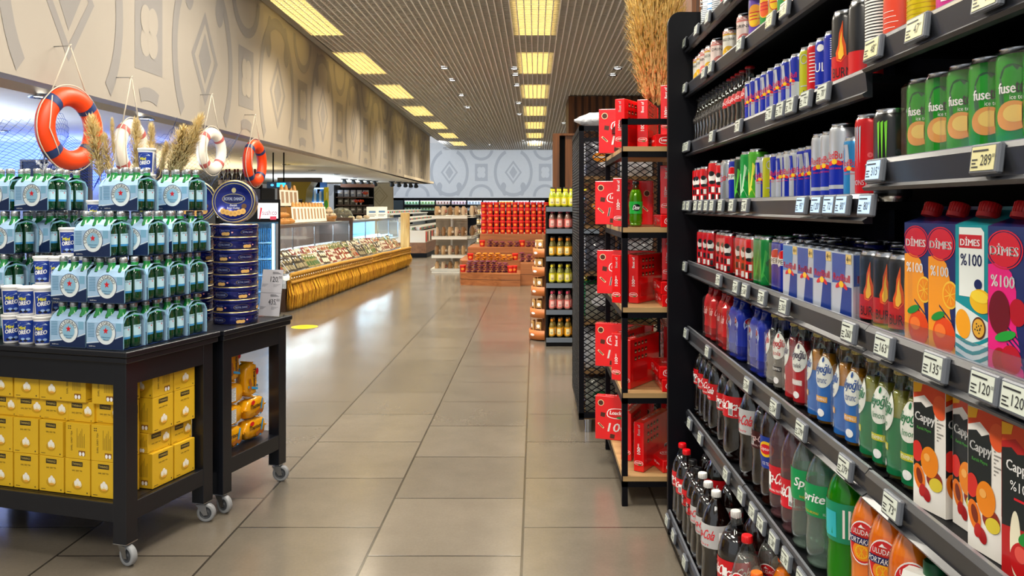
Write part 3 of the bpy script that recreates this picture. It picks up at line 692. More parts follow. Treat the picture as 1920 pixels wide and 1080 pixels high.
def teal(b, f, r, z0, z1):
    for o in (-.2, 2.4): elld(b, f, o*r, (z0+z1)/2+.01, r*.6, .022, YEL, .0006, 12); elld(b, f, o*r, (z0+z1)/2+.01, r*.5, .014, LETR, .0010, 12); txt(b, f, 'Lipton', o*r, (z0+z1)/2+.01, r*.8, .012, CW, .0014); txt(b, f, 'ICE TEA', o*r, z0+.014, r*.7, .009, CW, .0008)
BUILD['tea1'] = bottle(pet(.041, .315, .9), 0, C('#1b2a60', .4), .0155, .019, C('#2a0f06', .12, coat=1), .27, (.11, .20, C('#173a9c', .35), teal))
BUILD['tea2'] = bottle(pet(.041, .30), 0, BK, .0155, .019, C('#1a0a06', .12, coat=1), .25, (.14, .19, C('#3a0c10', .35), colalab(C('#ccaaaa', .4))))
def fizzlab(t, m, m2):
    def d(b, f, r, z0, z1):
        for o in (-.3, 2.6): txt(b, f, t, o*r, (z0+z1)/2+.004, r*1.7, (z1-z0)*.38, m, .0006, .25, bold=.0008); txt(b, f, '1L e', (o+.9)*r, z0+.01, .012, .006, m, .0006); txt(b, f, 'DOGAL AROMALI', (o)*r, z0+.010, r, .006, m2, .0006)
    return d
BUILD['redfizz'] = bottle(pet(.041, .30), 0, C('#e9e9e9', .4), .0155, .019, clearm('#d8a0a8', .05, .15), .26, (.07, .145, C('#d3182a', .35), colalab(CW)), )
BUILD['sprite'] = bottle(pet(.042, .30), 0, GRN, .0155, .019, clearm('#e6f4ec', .04, .12), .26, (.125, .20, C('#0f9a55', .35), fizzlab('Sprite', CW, YEL)))
BUILD['limefizz'] = bottle(pet(.047, .32), 0, GRN, .0155, .019, C('#3f9416', .1, coat=1), .28, (.13, .215, C('#12906a', .35), lambda b, f, r, z0, z1: [(rectd(b, f, (o-.9)*r, (o-.2)*r, z0+.01, z1-.02, C('#2fb8c4', .35), .0006, 4), [rectd(b, f, (o+.1+.25*q)*r, (o+.2+.25*q)*r, z0+.012, z1-.012, CW, .0006, 2) for q in range(4)]) for o in (-.2, 1.9, 4)]), clearm('#a4e878', .05))
def uludag(b, f, r, z0, z1):
    for o in (0, 2.8):
        c = (z0+z1)/2; f2 = lambda u, v, k=0: f(u, v, k)
        elld(b, f, o*r, c, r*.78, .043, CW, .0004, 14); elld(b, f, o*r, c, r*.74, .040, C('#cf1a22', .35), .0006, 14); elld(b, f, o*r, c-.018, r*.5, .018, C('#f28a1c', .35), .0009, 12)
        ringd(b, f, o*r, c-.018, .011, .0135, YEL, .0012, 16)
        for q in range(6): a = PI*q/6; polyd(b, f, [(o*r+.011*math.cos(a), c-.018+.011*math.sin(a)), (o*r+.011*math.cos(a+.12), c-.018+.011*math.sin(a+.12)), (o*r-.011*math.cos(a), c-.018-.011*math.sin(a)), (o*r-.011*math.cos(a+.12), c-.018-.011*math.sin(a+.12))], YEL, .0013)
        rectd(b, f, (o-.8)*r, (o+.8)*r, c-.004, c+.011, NAVY, .0014, 6, sh=.2); txt(b, f, 'PORTAKALLI', o*r, c+.0035, r*1.45, .011, CW, .0020, .2); txt(b, f, 'ULUDAG', o*r, c+.021, r*1.0, .010, CW, .0012); polyd(b, f, [(o*r-.008, c+.029), (o*r-.002, c+.036), (o*r+.002, c+.032), (o*r+.008, c+.029)], CW, .0012)
UL = pet(.041, .30, .97)
BUILD['orange1'] = bottle(UL, 0, C('#e8601c', .4), .0155, .019, C('#f28c1a', .15, coat=1), .262, (.130, .225, clearm('#fff2e4'), uludag), clearm('#fff4ea'))
BUILD['orangelow'] = bottle([(r*.95, z*.93) for r, z in UL], 0, C('#e86a1c', .4), .0155, .019, C('#f28c1a', .15, coat=1), .24, (.12, .205, clearm('#fff2e4'), None), clearm('#fff4ea'))
BUILD['redcap'] = bottle(pet(.043, .315), 0, C('#d81a20', .4), .0155, .021, clearm('#f0ece6', .05, .1), .26, (.13, .225, clearm('#f2f2f2'), uludag))
BUILD['bluecap'] = bottle(pet(.041, .295), 0, C('#1c4fd0', .4), .0155, .019, clearm('#dfe9f2', .05, .1), .25, (.12, .19, C('#2a62c8', .35), None))
BUILD['redorange'] = bottle(pet(.041, .28), 0, C('#c81a20', .4), .0155, .019, C('#e0401c', .15, coat=1), .24, (.12, .19, C('#d8401c', .35), None))
BUILD['dark25'] = bottle(pet(.050, .33), 0, BK, .0155, .019, C('#2a1210', .1, coat=1), .29, (.14, .2, C('#7c1420', .35), None))
GB = [(.020, 0), (.027, .004), (.0275, .03), (.025, .06), (.0275, .085), (.026, .105), (.018, .135), (.0125, .158), (.0118, .178), (.0135, .180), (.0135, .185), (.012, .188)]
CK = lambda b, f, r, z0, z1: [txt(b, f, 'Coca-Cola', o*r, (z0+z1)/2, r*1.8, .016, CW, .0006, .3) for o in (0, 2.2, 4.4)]
BUILD['glasscola_r'] = bottle(GB, 0, C('#b8181e', .3, .5), .0145, .008, COLA, .155, (.088, .122, C('#c80f1b', .35), CK), GLASSC, 14)
BUILD['glasscola'] = bottle(GB, 0, C('#2a2a2e', .3, .7), .0145, .008, COLA, .15, (.09, .12, C('#1c1a1c', .3), lambda b, f, r, z0, z1: [txt(b, f, 'Coca-Cola', o*r, (z0+z1)/2, r*1.8, .014, C('#8e8a86', .4), .0006, .3) for o in (0, 2.2, 4.4)]), GLASSC, 14)
# ================================================================ PACKS AND CARTONS
FILM = clearm('#ffffff', .1, 0, 1.25)
def wrap(b, x0, x1, y0, y1, z0, z1, bulge=.0, m=None): b.box(x0, x1, y0, y1, z0, z1, m or FILM, .006)
def sub(kind, parent, name, loc, rz=0):
    """a copy of a can or bottle joined as one part of a pack"""
    key = ('sub', kind)
    if key not in PROTO:
        src = BUILD[kind](); mb = MB()
        for ch in KIDS[src.name]:
            me = ch.data; mm = list(me.materials)
            base = len(mb.v); mb.v += [tuple(v.co) for v in me.vertices]
            for p in me.polygons: mb.f.append([base+i for i in p.vertices]); mb.m.append(mb.mi(mm[p.material_index])); mb.s.append(p.use_smooth)
            bpy.data.objects.remove(ch)
        KIDS.pop(src.name); bpy.data.objects.remove(src)
        o = mb.obj(name, parent); PROTO[key] = o.data
    else:
        o = bpy.data.objects.new(name, PROTO[key]); col.objects.link(o); KIDS[o.name] = []; o.parent = parent; KIDS[parent.name].append(o)
    o.location = loc; o.rotation_euler = (0, 0, rz); return o
def canpack(kind, nx, ny, r, h, rz=.7, film=True, part='can', name='can_pack', gap=.001):
    def build():
        rt = empty(name); d = 2*r+gap
        for i in range(nx):
            for j in range(ny): sub(kind, rt, part, ((i-(nx-1)/2)*d, (j)*d+r, 0.001), rz+.15*((i+j) % 2))
        if film:
            b = MB(); b.box(-nx*d/2-.001, nx*d/2+.001, -.001, ny*d, 0, h*.985, FILM, .008); b.obj('shrink_film', rt)
        return rt
    return build
BUILD['pk_cola'] = canpack('cola_can', 3, 2, .029, .145); BUILD['pk_7'] = canpack('green7', 2, 2, .029, .150); BUILD['pk_pepsi'] = canpack('pepsi_can', 2, 3, .029, .148)
BUILD['green7'] = can(.029, .15, None, spritecan(C('#3fae48', .35)), C('#0a8a3c', .3, .2), lidm=GRN)
BUILD['pk_burn'] = canpack('burns', 2, 2, .0285, .150)
def fuse(b, f, r, h):
    for o in (0, 2.1*r, -2.1*r):
        polyd(b, f, crom([(o-.55*r, h*.45), (o-.6*r, h*.72), (o-.2*r, h*.84), (o+.5*r, h*.78), (o+.6*r, h*.5), (o, h*.42)], 3), C('#1d5e3a', .35), .0006)
        elld(b, f, o, h*.36, r*.75, h*.14, C('#e8a050', .4), .0010, 12, .2); elld(b, f, o+.1*r, h*.38, r*.5, h*.08, C('#f2cf70', .4), .0013, 10)
        txt(b, f, 'fuse', o-.25*r, h*.62, r*.75, h*.10, CW, .0014, bold=.0005); txt(b, f, 'tea', o+.38*r, h*.62, r*.5, h*.10, BK, .0014, bold=.0004)
        txt(b, f, 'ice tea', o+.2*r, h*.53, r*.6, h*.04, CW, .0014)
BUILD['fusecan'] = can(.031, .150, None, fuse, C('#06940f', .22), lidm=C('#138a20', .3, .4))
BUILD['pk_fuse'] = canpack('fusecan', 2, 3, .031, .150)
def rbcarton(c2):
    def build():
        rt = empty('drink_carton'); b = MB(); W, D, H = .107, .11, .140
        b.box(-W/2, W/2, 0, D, 0, H, C('#c9d2e2', .3, .3, coat=.5), .002); f = flat((0, 0, 0), (1, 0, 0), (0, 0, 1)); f = (lambda ff: lambda u, v, k=0: ff(u, v, k))(f)
        for ff, ww in ((flat((0, 0, 0), (1, 0, 0), (0, 0, 1)), W), (flat((W/2, D/2, 0), (0, 1, 0), (0, 0, 1)), D), (flat((-W/2, D/2, 0), (0, -1, 0), (0, 0, 1)), D)):
            hw = ww/2-.003
            polyd(b, ff, [(-hw, H*.52), (hw*.30, H*.55), (hw*.5, H*.98), (-hw, H*.98)], C(c2, .3, .3), .0004)
            polyd(b, ff, [(-hw*.2, .003), (hw, .003), (hw, H*.5), (hw*.1, H*.5)], C('#1c3c96', .3, .3), .0004)
            txt(b, ff, 'RedBull', 0, H*.62, ww*.8, H*.11, LETR, .0008, bold=.0004)
            elld(b, ff, -.017, H*.50, .015, H*.035, LETR, .0008, 10, .35); elld(b, ff, .017, H*.50, .015, H*.035, LETR, .0008, 10, -.35); elld(b, ff, 0, H*.52, .012, H*.05, YEL, .001, 10)
            rectd(b, ff, hw*.45, hw, H*.84, H*.985, C('#e8c878', .35), .0008); txt(b, ff, '4', hw*.62, H*.91, .008, .013, INK, .0012); txt(b, ff, 'PACK', hw*.85, H*.91, .012, .006, INK, .0012)
        b.obj('carton_box', rt)
        b = MB()
        for x in (-.027, .027):
            for y in (.027, .081): b.cyl(.024, H-.001, H+.004, AL, 14, (x, y))
        b.obj('can_tops', rt); return rt
    return build
BUILD['rbcarton'] = rbcarton('#5a8fd0'); BUILD['rbcarton2'] = rbcarton('#4a62b4')
BUILD['bluecase'] = canpack('pepsi_can', 2, 2, .029, .148)
# tall juice cartons
OR = C('#f39a1e', .35); PINK = C('#e3197c', .35); TEAL = C('#138f9a', .35)
def juice(kind):
    def build():
        rt = empty('juice_carton'); W, D, H = .074, .072, .222
        base = {'orange': C('#1f2a66', .3, coat=.5), 'teal': TEAL, 'pink': C('#1f2a66', .3, coat=.5), 'capred': C('#b81a1e', .35, coat=.3), 'cap': C('#efece6', .4)}[kind]
        b = MB(); hw, hd = W/2, D/2
        vs = [(-hw, -hd, 0), (hw, -hd, 0), (hw, hd, 0), (-hw, hd, 0), (-hw, -hd, H-.012), (hw, -hd, H-.012), (hw, hd, H+.012), (-hw, hd, H+.012)]
        b.add(vs, [(0, 1, 5, 4), (1, 2, 6, 5), (2, 3, 7, 6), (3, 0, 4, 7), (4, 5, 6, 7), (3, 2, 1, 0)], base)
        b.box(-hw*.98, hw*.98, hd-.004, hd, H+.008, H+.016, base)
        for si, f in enumerate((flat((0, -hd, 0), (1, 0, 0), (0, 0, 1)), flat((hw, 0, 0), (0, 1, 0), (0, 0, 1)), flat((-hw, 0, 0), (0, -1, 0), (0, 0, 1)))):
            e = hw-.001; g = lambda u, v, k=0, f=f: f(max(-e, min(e, u)), max(.001, min(H-.013, v)), k)
            A = lambda q: q*H
            if kind in ('orange', 'pink'):
                c = OR if kind == 'orange' else PINK
                polyd(b, g, [(-e, .001), (e*.95, .001), (e*.95, A(.05)), (e*.55, A(.32)), (e*.55, A(.55)), (e*.3, A(.66)), (-e*.2, A(.72)), (-e, A(.7))], c, .0003)
                for q in range(5): polyd(b, g, [(-e*.2+q*.003, A(.36)-q*A(.045)), (e, A(.22)-q*A(.035)), (e, A(.205)-q*A(.035)), (-e*.2+q*.003, A(.345)-q*A(.045))], NAVY, .0005)
                elld(b, g, -.003, A(.80), e*.88, A(.11), C('#d0182c', .35), .0006, 18); ringd(b, g, -.003, A(.80), e*.95, e*1.02, C('#d0182c', .35), .0006, 28, ry=.75)
                txt(b, g, 'DİMES', -.003, A(.80), e*1.55, A(.075), CW, .001, bold=.0005); txt(b, g, '%100', -.006, A(.60), e*1.3, A(.075), CW, .001, bold=.0004)
                if kind == 'orange':
                    elld(b, g, e*.6, A(.44), e*.55, A(.10), C('#f6c43a', .35), .0008, 14); elld(b, g, e*.6, A(.44), e*.47, A(.085), C('#f08c14', .35), .0011, 14)
                    for q in range(4): a = PI*q/4+.2; polyd(b, g, [(e*.6+.014*math.cos(a), A(.44)+.016*math.sin(a)), (e*.6+.014*math.cos(a+.1), A(.44)+.016*math.sin(a+.1)), (e*.6-.014*math.cos(a), A(.44)-.016*math.sin(a)), (e*.6-.014*math.cos(a+.1), A(.44)-.016*math.sin(a+.1))], C('#f6c43a', .35), .0014)
                    elld(b, g, e*.15, A(.14), e*.8, A(.13), C('#e64a14', .3), .0009, 18); elld(b, g, -e*.1, A(.17), e*.4, A(.05), C('#f47a30', .3), .0013, 12); elld(b, g, -e*.25, A(.275), e*.5, A(.028), C('#1c8a34', .35), .0015, 10, .35)
                else:
                    elld(b, g, -e*.35, A(.40), e*.6, A(.14), C('#6a0a1c', .3), .0009, 16); elld(b, g, e*.65, A(.42), e*.45, A(.085), C('#b00e22', .3), .0009, 16)
                    elld(b, g, e*.3, A(.12), e*.55, A(.09), C('#b81426', .3), .0011, 16); elld(b, g, -e*.3, A(.10), e*.45, A(.08), C('#a81022', .3), .001, 16); elld(b, g, 0, A(.26), e*.6, A(.03), C('#1c9a34', .35), .0015, 10, .3)
            elif kind == 'teal':
                polyd(b, g, [(-e*.8, A(.46)), (e*.62, A(.46)), (e*.62, A(.9)), (e*.45, A(.93)), (-e*.8, A(.93))], C('#e9efec', .35), .0004)
                rectd(b, g, -e*.8, e*.5, A(.79), A(.88), C('#c81a28', .35), .0008); txt(b, g, 'DİMES', -e*.15, A(.835), e*1.1, A(.06), CW, .0012, bold=.0004); txt(b, g, '%100', -e*.1, A(.71), e*1.2, A(.08), NAVY, .0009, bold=.0003)
                elld(b, g, e*.3, A(.55), e*.22, A(.035), NAVY, .0009, 12)
                polyd(b, g, [(-e, .001), (e, .001), (e, A(.30)), (-e, A(.42))], C('#dfe8e6', .35), .0006)
                for q in range(3): polyd(b, g, crom([(-e, A(.17-.06*q)), (0, A(.13-.06*q)), (e, A(.2-.06*q)), (e, A(.225-.06*q)), (0, A(.155-.06*q)), (-e, A(.195-.06*q))], 3), TEAL, .0008)
                elld(b, g, e*.45, A(.44), e*.62, A(.08), C('#ecb81c', .35), .0010, 14, -.15); elld(b, g, e*.4, A(.47), e*.5, A(.04), C('#f6d53a', .35), .0013, 12, -.15); elld(b, g, -e*.55, A(.27), e*.42, A(.10), C('#f2a21c', .35), .0011, 14, .2)
                elld(b, g, e*.35, A(.26), e*.38, A(.075), C('#5a2a18', .35), .0013, 14); elld(b, g, e*.35, A(.26), e*.32, A(.062), C('#e0a83a', .35), .0016, 14)
                for q in range(9): elld(b, g, e*.35+.006*math.cos(q*.7)*(1+q % 2)*.6, A(.26)+.006*math.sin(q*.7)*(1+q % 2)*.6, .0012, .0014, INK, .0019, 6)
            else:
                dk = C('#1c2426', .35)
                polyd(b, g, [(-e, A(.82)), (-e, A(.995)), (e, A(.995)), (e, A(.86)), (e*.3, A(.80)), (-e*.3, A(.86))], C('#d8421c', .35), .0003)
                polyd(b, g, [(-e, A(.86)), (-e, A(.995)), (-e*.4, A(.995)), (-e*.5, A(.88))], C('#f2b01c', .35), .0006)
                x1 = e if kind == 'capred' else e*.35
                polyd(b, g, crom([(-e, A(.30)), (-e, A(.5)), (-e, A(.78)), (-e*.5, A(.80)), (-e*.2, A(.77)), (x1*.6, A(.80)), (x1, A(.76)), (x1, A(.5)), (x1, A(.34))], 1), dk, .0004)
                txt(b, g, 'Cappy', -e*.25+(x1-e*.35)*.2, A(.68), e*1.25, A(.085), CW, .001, bold=.0004)
                if kind == 'capred':
                    txt(b, g, '%100', 0, A(.57), e*1.1, A(.06), CW, .001); rectd(b, g, -e*.35, e*.35, A(.485), A(.50), LETR, .001)
                    elld(b, g, -e*.3, A(.22), e*.28, A(.2), C('#ece6cc', .35), .0006, 12); elld(b, g, e*.2, A(.13), e*.75, A(.12), C('#c01a1e', .3), .0012, 18); elld(b, g, 0, A(.17), e*.3, A(.05), C('#e0544a', .3), .0016, 12); elld(b, g, e*.3, A(.28), e*.45, A(.04), C('#1c8a34', .35), .0016, 10, .5)
                else:
                    txt(b, g, 'Karisik Meyve', -e*.3, A(.60), e*.9, A(.03), C('#4fae48', .35), .001); elld(b, g, e*.7, A(.80), e*.45, A(.09), C('#e6592a', .35), .0006, 14)
                    elld(b, g, -e*.75, A(.42), e*.35, A(.08), C('#d8302a', .35), .0009, 12)
                    elld(b, g, e*.05, A(.37), e*.55, A(.115), C('#f08a1c', .3), .001, 18); elld(b, g, -e*.1, A(.40), e*.2, A(.03), C('#f7b25a', .3), .0014, 10)
                    elld(b, g, e*.35, A(.25), e*.5, A(.07), C('#8c2a1c', .35), .0008, 14); elld(b, g, e*.45, A(.22), e*.42, A(.05), C('#dcc83a', .35), .0012, 14, .3)
                    elld(b, g, -e*.6, A(.23), e*.35, A(.10), C('#e8761c', .35), .0011, 14, .3); elld(b, g, -e*.58, A(.24), e*.18, A(.06), C('#7a2a14', .35), .0015, 10, .3)
                    elld(b, g, -e*.15, A(.12), e*.25, A(.055), C('#a81c20', .35), .0012, 10, .5); elld(b, g, -e*.4, A(.14), e*.2, A(.05), C('#b8201f', .35), .0013, 10, -.3)
                    for q in range(7): rectd(b, g, e*.5, e*(.6+.3*(q % 3)/2), A(.55+.025*q), A(.56+.025*q), C('#8d8a86', .5), .0006)
        b.obj('carton_body', rt)
        if kind in ('orange', 'teal', 'pink'):
            b = MB(); cm = C('#c8161c', .4); b.T = Matrix.Translation((-.004, -.008, H-.002)) @ Matrix.Rotation(-.30, 4, 'X')
            b.cyl(.0165, 0, .007, cm, 16); b.cyl(.0145, .005, .024, cm, 18, b=.0015)
            for i in range(20): a = 2*PI*i/20; b.box(.0145*math.sin(a)-.0007, .0145*math.sin(a)+.0007, -.0145*math.cos(a)-.0007, -.0145*math.cos(a)+.0007, .007, .022, cm)
            b.obj('cap', rt)
        else:
            b = MB(); cm = C('#1a6a3a', .4); b.T = Matrix.Translation((-.004, -.008, H-.002)) @ Matrix.Rotation(-.30, 4, 'X'); b.cyl(.0145, .0, .022, cm, 18, b=.0015); b.obj('cap', rt)
        return rt
    return build
for k in ('orange', 'teal', 'pink', 'cap', 'capred'): BUILD['j_'+k] = juice(k)
# six-packs of fruit soda in clear glass with printed film
SB = [(.020, 0), (.0265, .004), (.027, .03), (.027, .115), (.0255, .13), (.018, .155), (.013, .175), (.012, .192), (.0135, .195), (.0135, .2)]
def sodakind(key, liq, lab, ink, t2, stripe):
    def dr(b, f, r, z0, z1):
        for o in (0, PI):
            elld(b, f, o*r, .124, r*.95, .036, C('#eef2ea', .35), .0012, 16, 0, 10)
            txt(b, f, 'Beyoğlu', o*r, .130, r*1.6, .026, ink, .0024, .15, bold=.0005); txt(b, f, t2, o*r, .105, r*.9, .012, ink, .0022, .15)
            elld(b, f, o*r, .152, r*.12, .006, ink, .0026, 8)
            rectd(b, f, (o-.8)*r, (o+.5)*r, .055, .068, stripe, .001, 5); txt(b, f, 'VITAMINLI', (o-.15)*r, .0615, r*1.1, .007, CW, .0014); elld(b, f, (o-.1)*r, .03, r*.35, .009, CW, .001, 10)
    BUILD['s_'+key] = bottle(SB, 0, C('#b8a86a', .3, .8), .0142, .009, liq, .165, (.012, .118, lab, dr), GLASSC, 14)
    def build():
        rt = empty('bottle_pack')
        for i in range(2):
            for j in range(3): sub('s_'+key, rt, 'bottle', ((i-.5)*.056, j*.056+.028, .001), -.4 if i == 0 else .5)
        b = MB(); b.box(-.0565, .0565, -.001, .169, 0, .16, FILM, .01); b.obj('shrink_film', rt); return rt
    BUILD['sp_'+key] = build
sodakind('cola', COLA, clearm('#e6e2d8', .2, .25), C('#c01822', .4), 'kola', C('#17181c', .4))
sodakind('red', C('#a0121a', .1, coat=1), C('#b81c26', .35), C('#3a2a4a', .4), 'melek', C('#e8e0d8', .4))
sodakind('blue', C('#d88a18', .1, coat=1), C('#2a6fc2', .35), C('#1c4f9c', .4), 'turunc', C('#e8a838', .4))
sodakind('lemon', C('#a8a03a', .1, coat=1), C('#0f7a48', .35), C('#0f7a48', .4), 'limon', C('#c8c81c', .4))
def petpack(key, lab, name, colr, liq):
    BUILD['p_'+key] = bottle([(r, z*.68) for r, z in pet(.0315, .30)], 0, C('#3a3f48', .4) if key == 'cp' else C('#1c3aa8', .4), .0135, .012, liq, .16, (.05, .17, colr, lab), clearm('#d01820' if key == 'cp' else '#1838c0', .05, .5), 14)
    def build():
        rt = empty('bottle_pack')
        for i in range(2):
            for j in range(3): sub('p_'+key, rt, 'bottle', ((i-.5)*.064, j*.064+.032, .001), -.3)
        b = MB(); b.box(-.0645, .0645, -.001, .193, 0, .165, clearm('#ffe0e0' if key == 'cp' else '#d8e0ff', .1, .02, 1.35), .012); b.obj('shrink_film', rt); return rt
    BUILD['pp_'+key] = build
petpack('cp', lambda b, f, r, z0, z1: [txt(b, f, 'Coca-Cola', o*r, .11, r*1.8, .028, CW, .0008, .3, bold=.0005) for o in (0, 2.1, 4.2)], 'cola', C('#c80f1b', .3), COLA)
def pepl(b, f, r, z0, z1):
    for o in (0, 2.1, 4.2): elld(b, f, o*r, .12, r*.75, .024, CW, .0006, 12); elld(b, f, o*r, .131, r*.6, .011, RED, .001, 10); elld(b, f, o*r, .107, r*.6, .010, BLU, .001, 10); txt(b, f, 'PEPSI', o*r, .12, r*1.2, .011, INK, .0015)
petpack('pp', pepl, 'pepsi', C('#1637a8', .3), COLA)
def pouch(c1, c2, W, H, D=.05, t=None, lines=8, name='drink_pouch'):
    def build():
        b = MB(); m = C(c1, .3, coat=.3, bump=.3, sc=20); n = 7; vs = []; fs = []
        prf = [(1, .5), (.98, .9), (1, 1), (.98, .95), (1, .6), (1, .15), (1, .02)]
        for j, (wx, dy) in enumerate(prf):
            z = H*j/(n-1)
            for i in range(12):
                a = 2*PI*i/12; vs.append((W/2*wx*math.copysign(abs(math.sin(a))**.6, math.sin(a)), -D/2*dy*math.cos(a), z))
        for j in range(n-1):
            for i in range(12): k = (i+1) % 12; fs.append((j*12+i, j*12+k, (j+1)*12+k, (j+1)*12+i))
        fs.append(list(range(12))[::-1]); b.add(vs, fs, m, True)
        f = flat((0, -D/2-.001, 0), (1, 0, 0), (0, 0, 1)); q = C(c2, .4)
        for i in range(lines): rectd(b, f, -W*.38, W*(.38-.2*((i*3) % 4)/3), H*(.62-.5*i/lines), H*(.62-.5*i/lines)-H*.02, q, .0005)
        rectd(b, f, -W*.42, W*.2, H*.70, H*.72, q)
        if t: txt(b, f, t, 0, H*.78, W*.8, H*.09, q, .001)
        return b.obj(name)
    return build
BUILD['pouchk'] = pouch('#2a3036', '#e8e8e4', .11, .20, t='METALIC', lines=14); BUILD['pouchw'] = pouch('#e6ebee', '#6a747c', .11, .18, lines=12); BUILD['pouchb'] = pouch('#cfe4f2', '#2f7fc0', .10, .19, lines=5, t=None); BUILD['pouchr'] = pouch('#c0343c', '#f0e8e0', .09, .18)
# ================================================================ FILLING THE SHELVES
RPX = {}
def halfw(kind, rz):
    if kind not in PROTO:
        r0 = PROTO[kind] = BUILD[kind](); USED.add(kind)
        r0.location = (0, 0, -50)
    r0 = PROTO[kind]; key = ('hw', kind)
    if key not in PROTO:
        pts = []
        def walk(o, off):
            if o.type == 'MESH': pts.extend((v.co.x+off[0], v.co.y+off[1]) for v in o.data.vertices)
            for c in KIDS[o.name]: walk(c, (off[0]+c.location.x, off[1]+c.location.y))
        walk(r0, (0, 0)); PROTO[key] = pts
    c, s_ = math.cos(rz), math.sin(rz); ys = [x*s_+y*c for x, y in PROTO[key]]
    return max(abs(min(ys)), abs(max(ys)))
def row(shelfkey, z, items, X=.665, face=-.95, XF=None):
    """items: (px, kind, description, group, rz jitter, dX).  px is where the item centre reads along the shelf line"""
    cnt = {}; out = []
    for it in items:
        px, kind, desc, grp = it[:4]; dr = it[4] if len(it) > 4 else 0; dx = it[5] if len(it) > 5 else 0
        cnt[desc] = cnt.get(desc, 0)+1
    seen = {}; prev = None
    for it in sorted(items, key=lambda q: q[0]):
        px, kind, desc, grp = it[:4]; dr = it[4] if len(it) > 4 else 0; dx = it[5] if len(it) > 5 else 0
        Y = 1500*(XF or (X+dx))/(px-1003)
        if Y > 3.28: Y = 3.28
        hw = halfw(kind, face+dr)
        if prev is not None: Y = min(Y, prev-hw-.0012)
        Y = min(Y, 3.285-hw); prev = Y-hw
        n = seen[desc] = seen.get(desc, 0)+1
        lab = f'{desc} on the {shelfkey} gondola shelf' if cnt[desc] == 1 else f'{desc}, {ORD[n-1]} from far end, {shelfkey} shelf'
        cat = 'can' if 'can' in desc.split() else 'bottle' if 'bottle' in desc.split() else 'carton' if 'carton' in desc.split() else 'pack' if 'pack' in desc.split() else 'pouch'
        put(kind, (X+dx, Y, z+.003), face+dr, lab, cat, f'{grp} on the {shelfkey} shelf' if cnt[desc] > 1 else None)
R = random.Random(3)
j = lambda a=.5: R.uniform(-a, a)
row('top', 2.02, [(1297, 'pouchk', 'black and white printed drink pouch', 'pouches', 0, .02), (1312, 'pouchw', 'white text-covered drink pouch', 'pouches'), (1330, 'pouchb', 'pale blue drink pouch', 'pouches', .1), (1344, 'pouchw', 'grey and white drink pouch', 'pouches', .1), (1357, 'pouchr', 'red drink pouch', 'pouches')], .70)
row('seventh', 1.836, [(1303, 'foco', 'short beige mango drink can', 'beige cans', .2), (1313, 'foco', 'short beige mango drink can', 'beige cans', -.3), (1323, 'focop', 'short pale guava drink can', 'pale cans'), (1337, 'foco', 'short beige mango drink can', 'beige cans', 0), (1349, 'focop', 'short pale guava drink can', 'pale cans', .6), (1373, 'foco', 'short beige mango drink can', 'beige cans', .1), (1400, 'focop', 'short pale guava drink can', 'pale cans', .3), (1427, 'arizp', 'tall purple tea can', 'tea cans', .1), (1449, 'arizg', 'tall green tea can', 'tea cans'), (1466, 'arizy', 'tall gold tea can', 'tea cans', .2), (1484, 'arizg', 'tall green tea can', 'tea cans', .5)], .675)
it = [(px, 'glasscola', 'small dark glass cola bottle with dark label', 'small dark glass cola bottles', j()) for px in (1308, 1313, 1318.5, 1324.4, 1330.5, 1337, 1343, 1350, 1357)]
it += [(px, 'glasscola_r', 'small glass cola bottle with red label', 'small red-labelled glass cola bottles', j(.3)) for px in (1364, 1374, 1384, 1394, 1406)]
row('sixth', 1.594, it, .672)
it = [(px, 'rb', 'slim blue and silver energy can', 'slim blue energy cans', j(.35)) for px in (1413, 1422, 1432, 1443, 1455, 1469, 1484, 1501)]
it += [(1520, 'lime', 'slim lime yellow can', '', 0), (1535, 'redslim', 'slim plain red can', ''), (1550, 'bluslim', 'slim blue can with white letters', ''), (1567, 'blutxt', 'slim blue can showing its text side', ''), (1590, 'burn', 'black can with orange flame', '', .15), (1623, 'burnback', 'black and red can showing its text side', '', .6)]
row('sixth', 1.594, it, .668)
row('near upper', 1.638, [(1655, 'bwtext', 'black can covered in white text', '', .3), (1693, 'lipton', 'orange iced tea can', '', .1), (1742, 'yellowcan', 'shiny yellow can', ''), (1798, 'pinkcan', 'pink can', '', .2), (1862, 'lipton', 'peach iced tea can', '', .5)], .672)
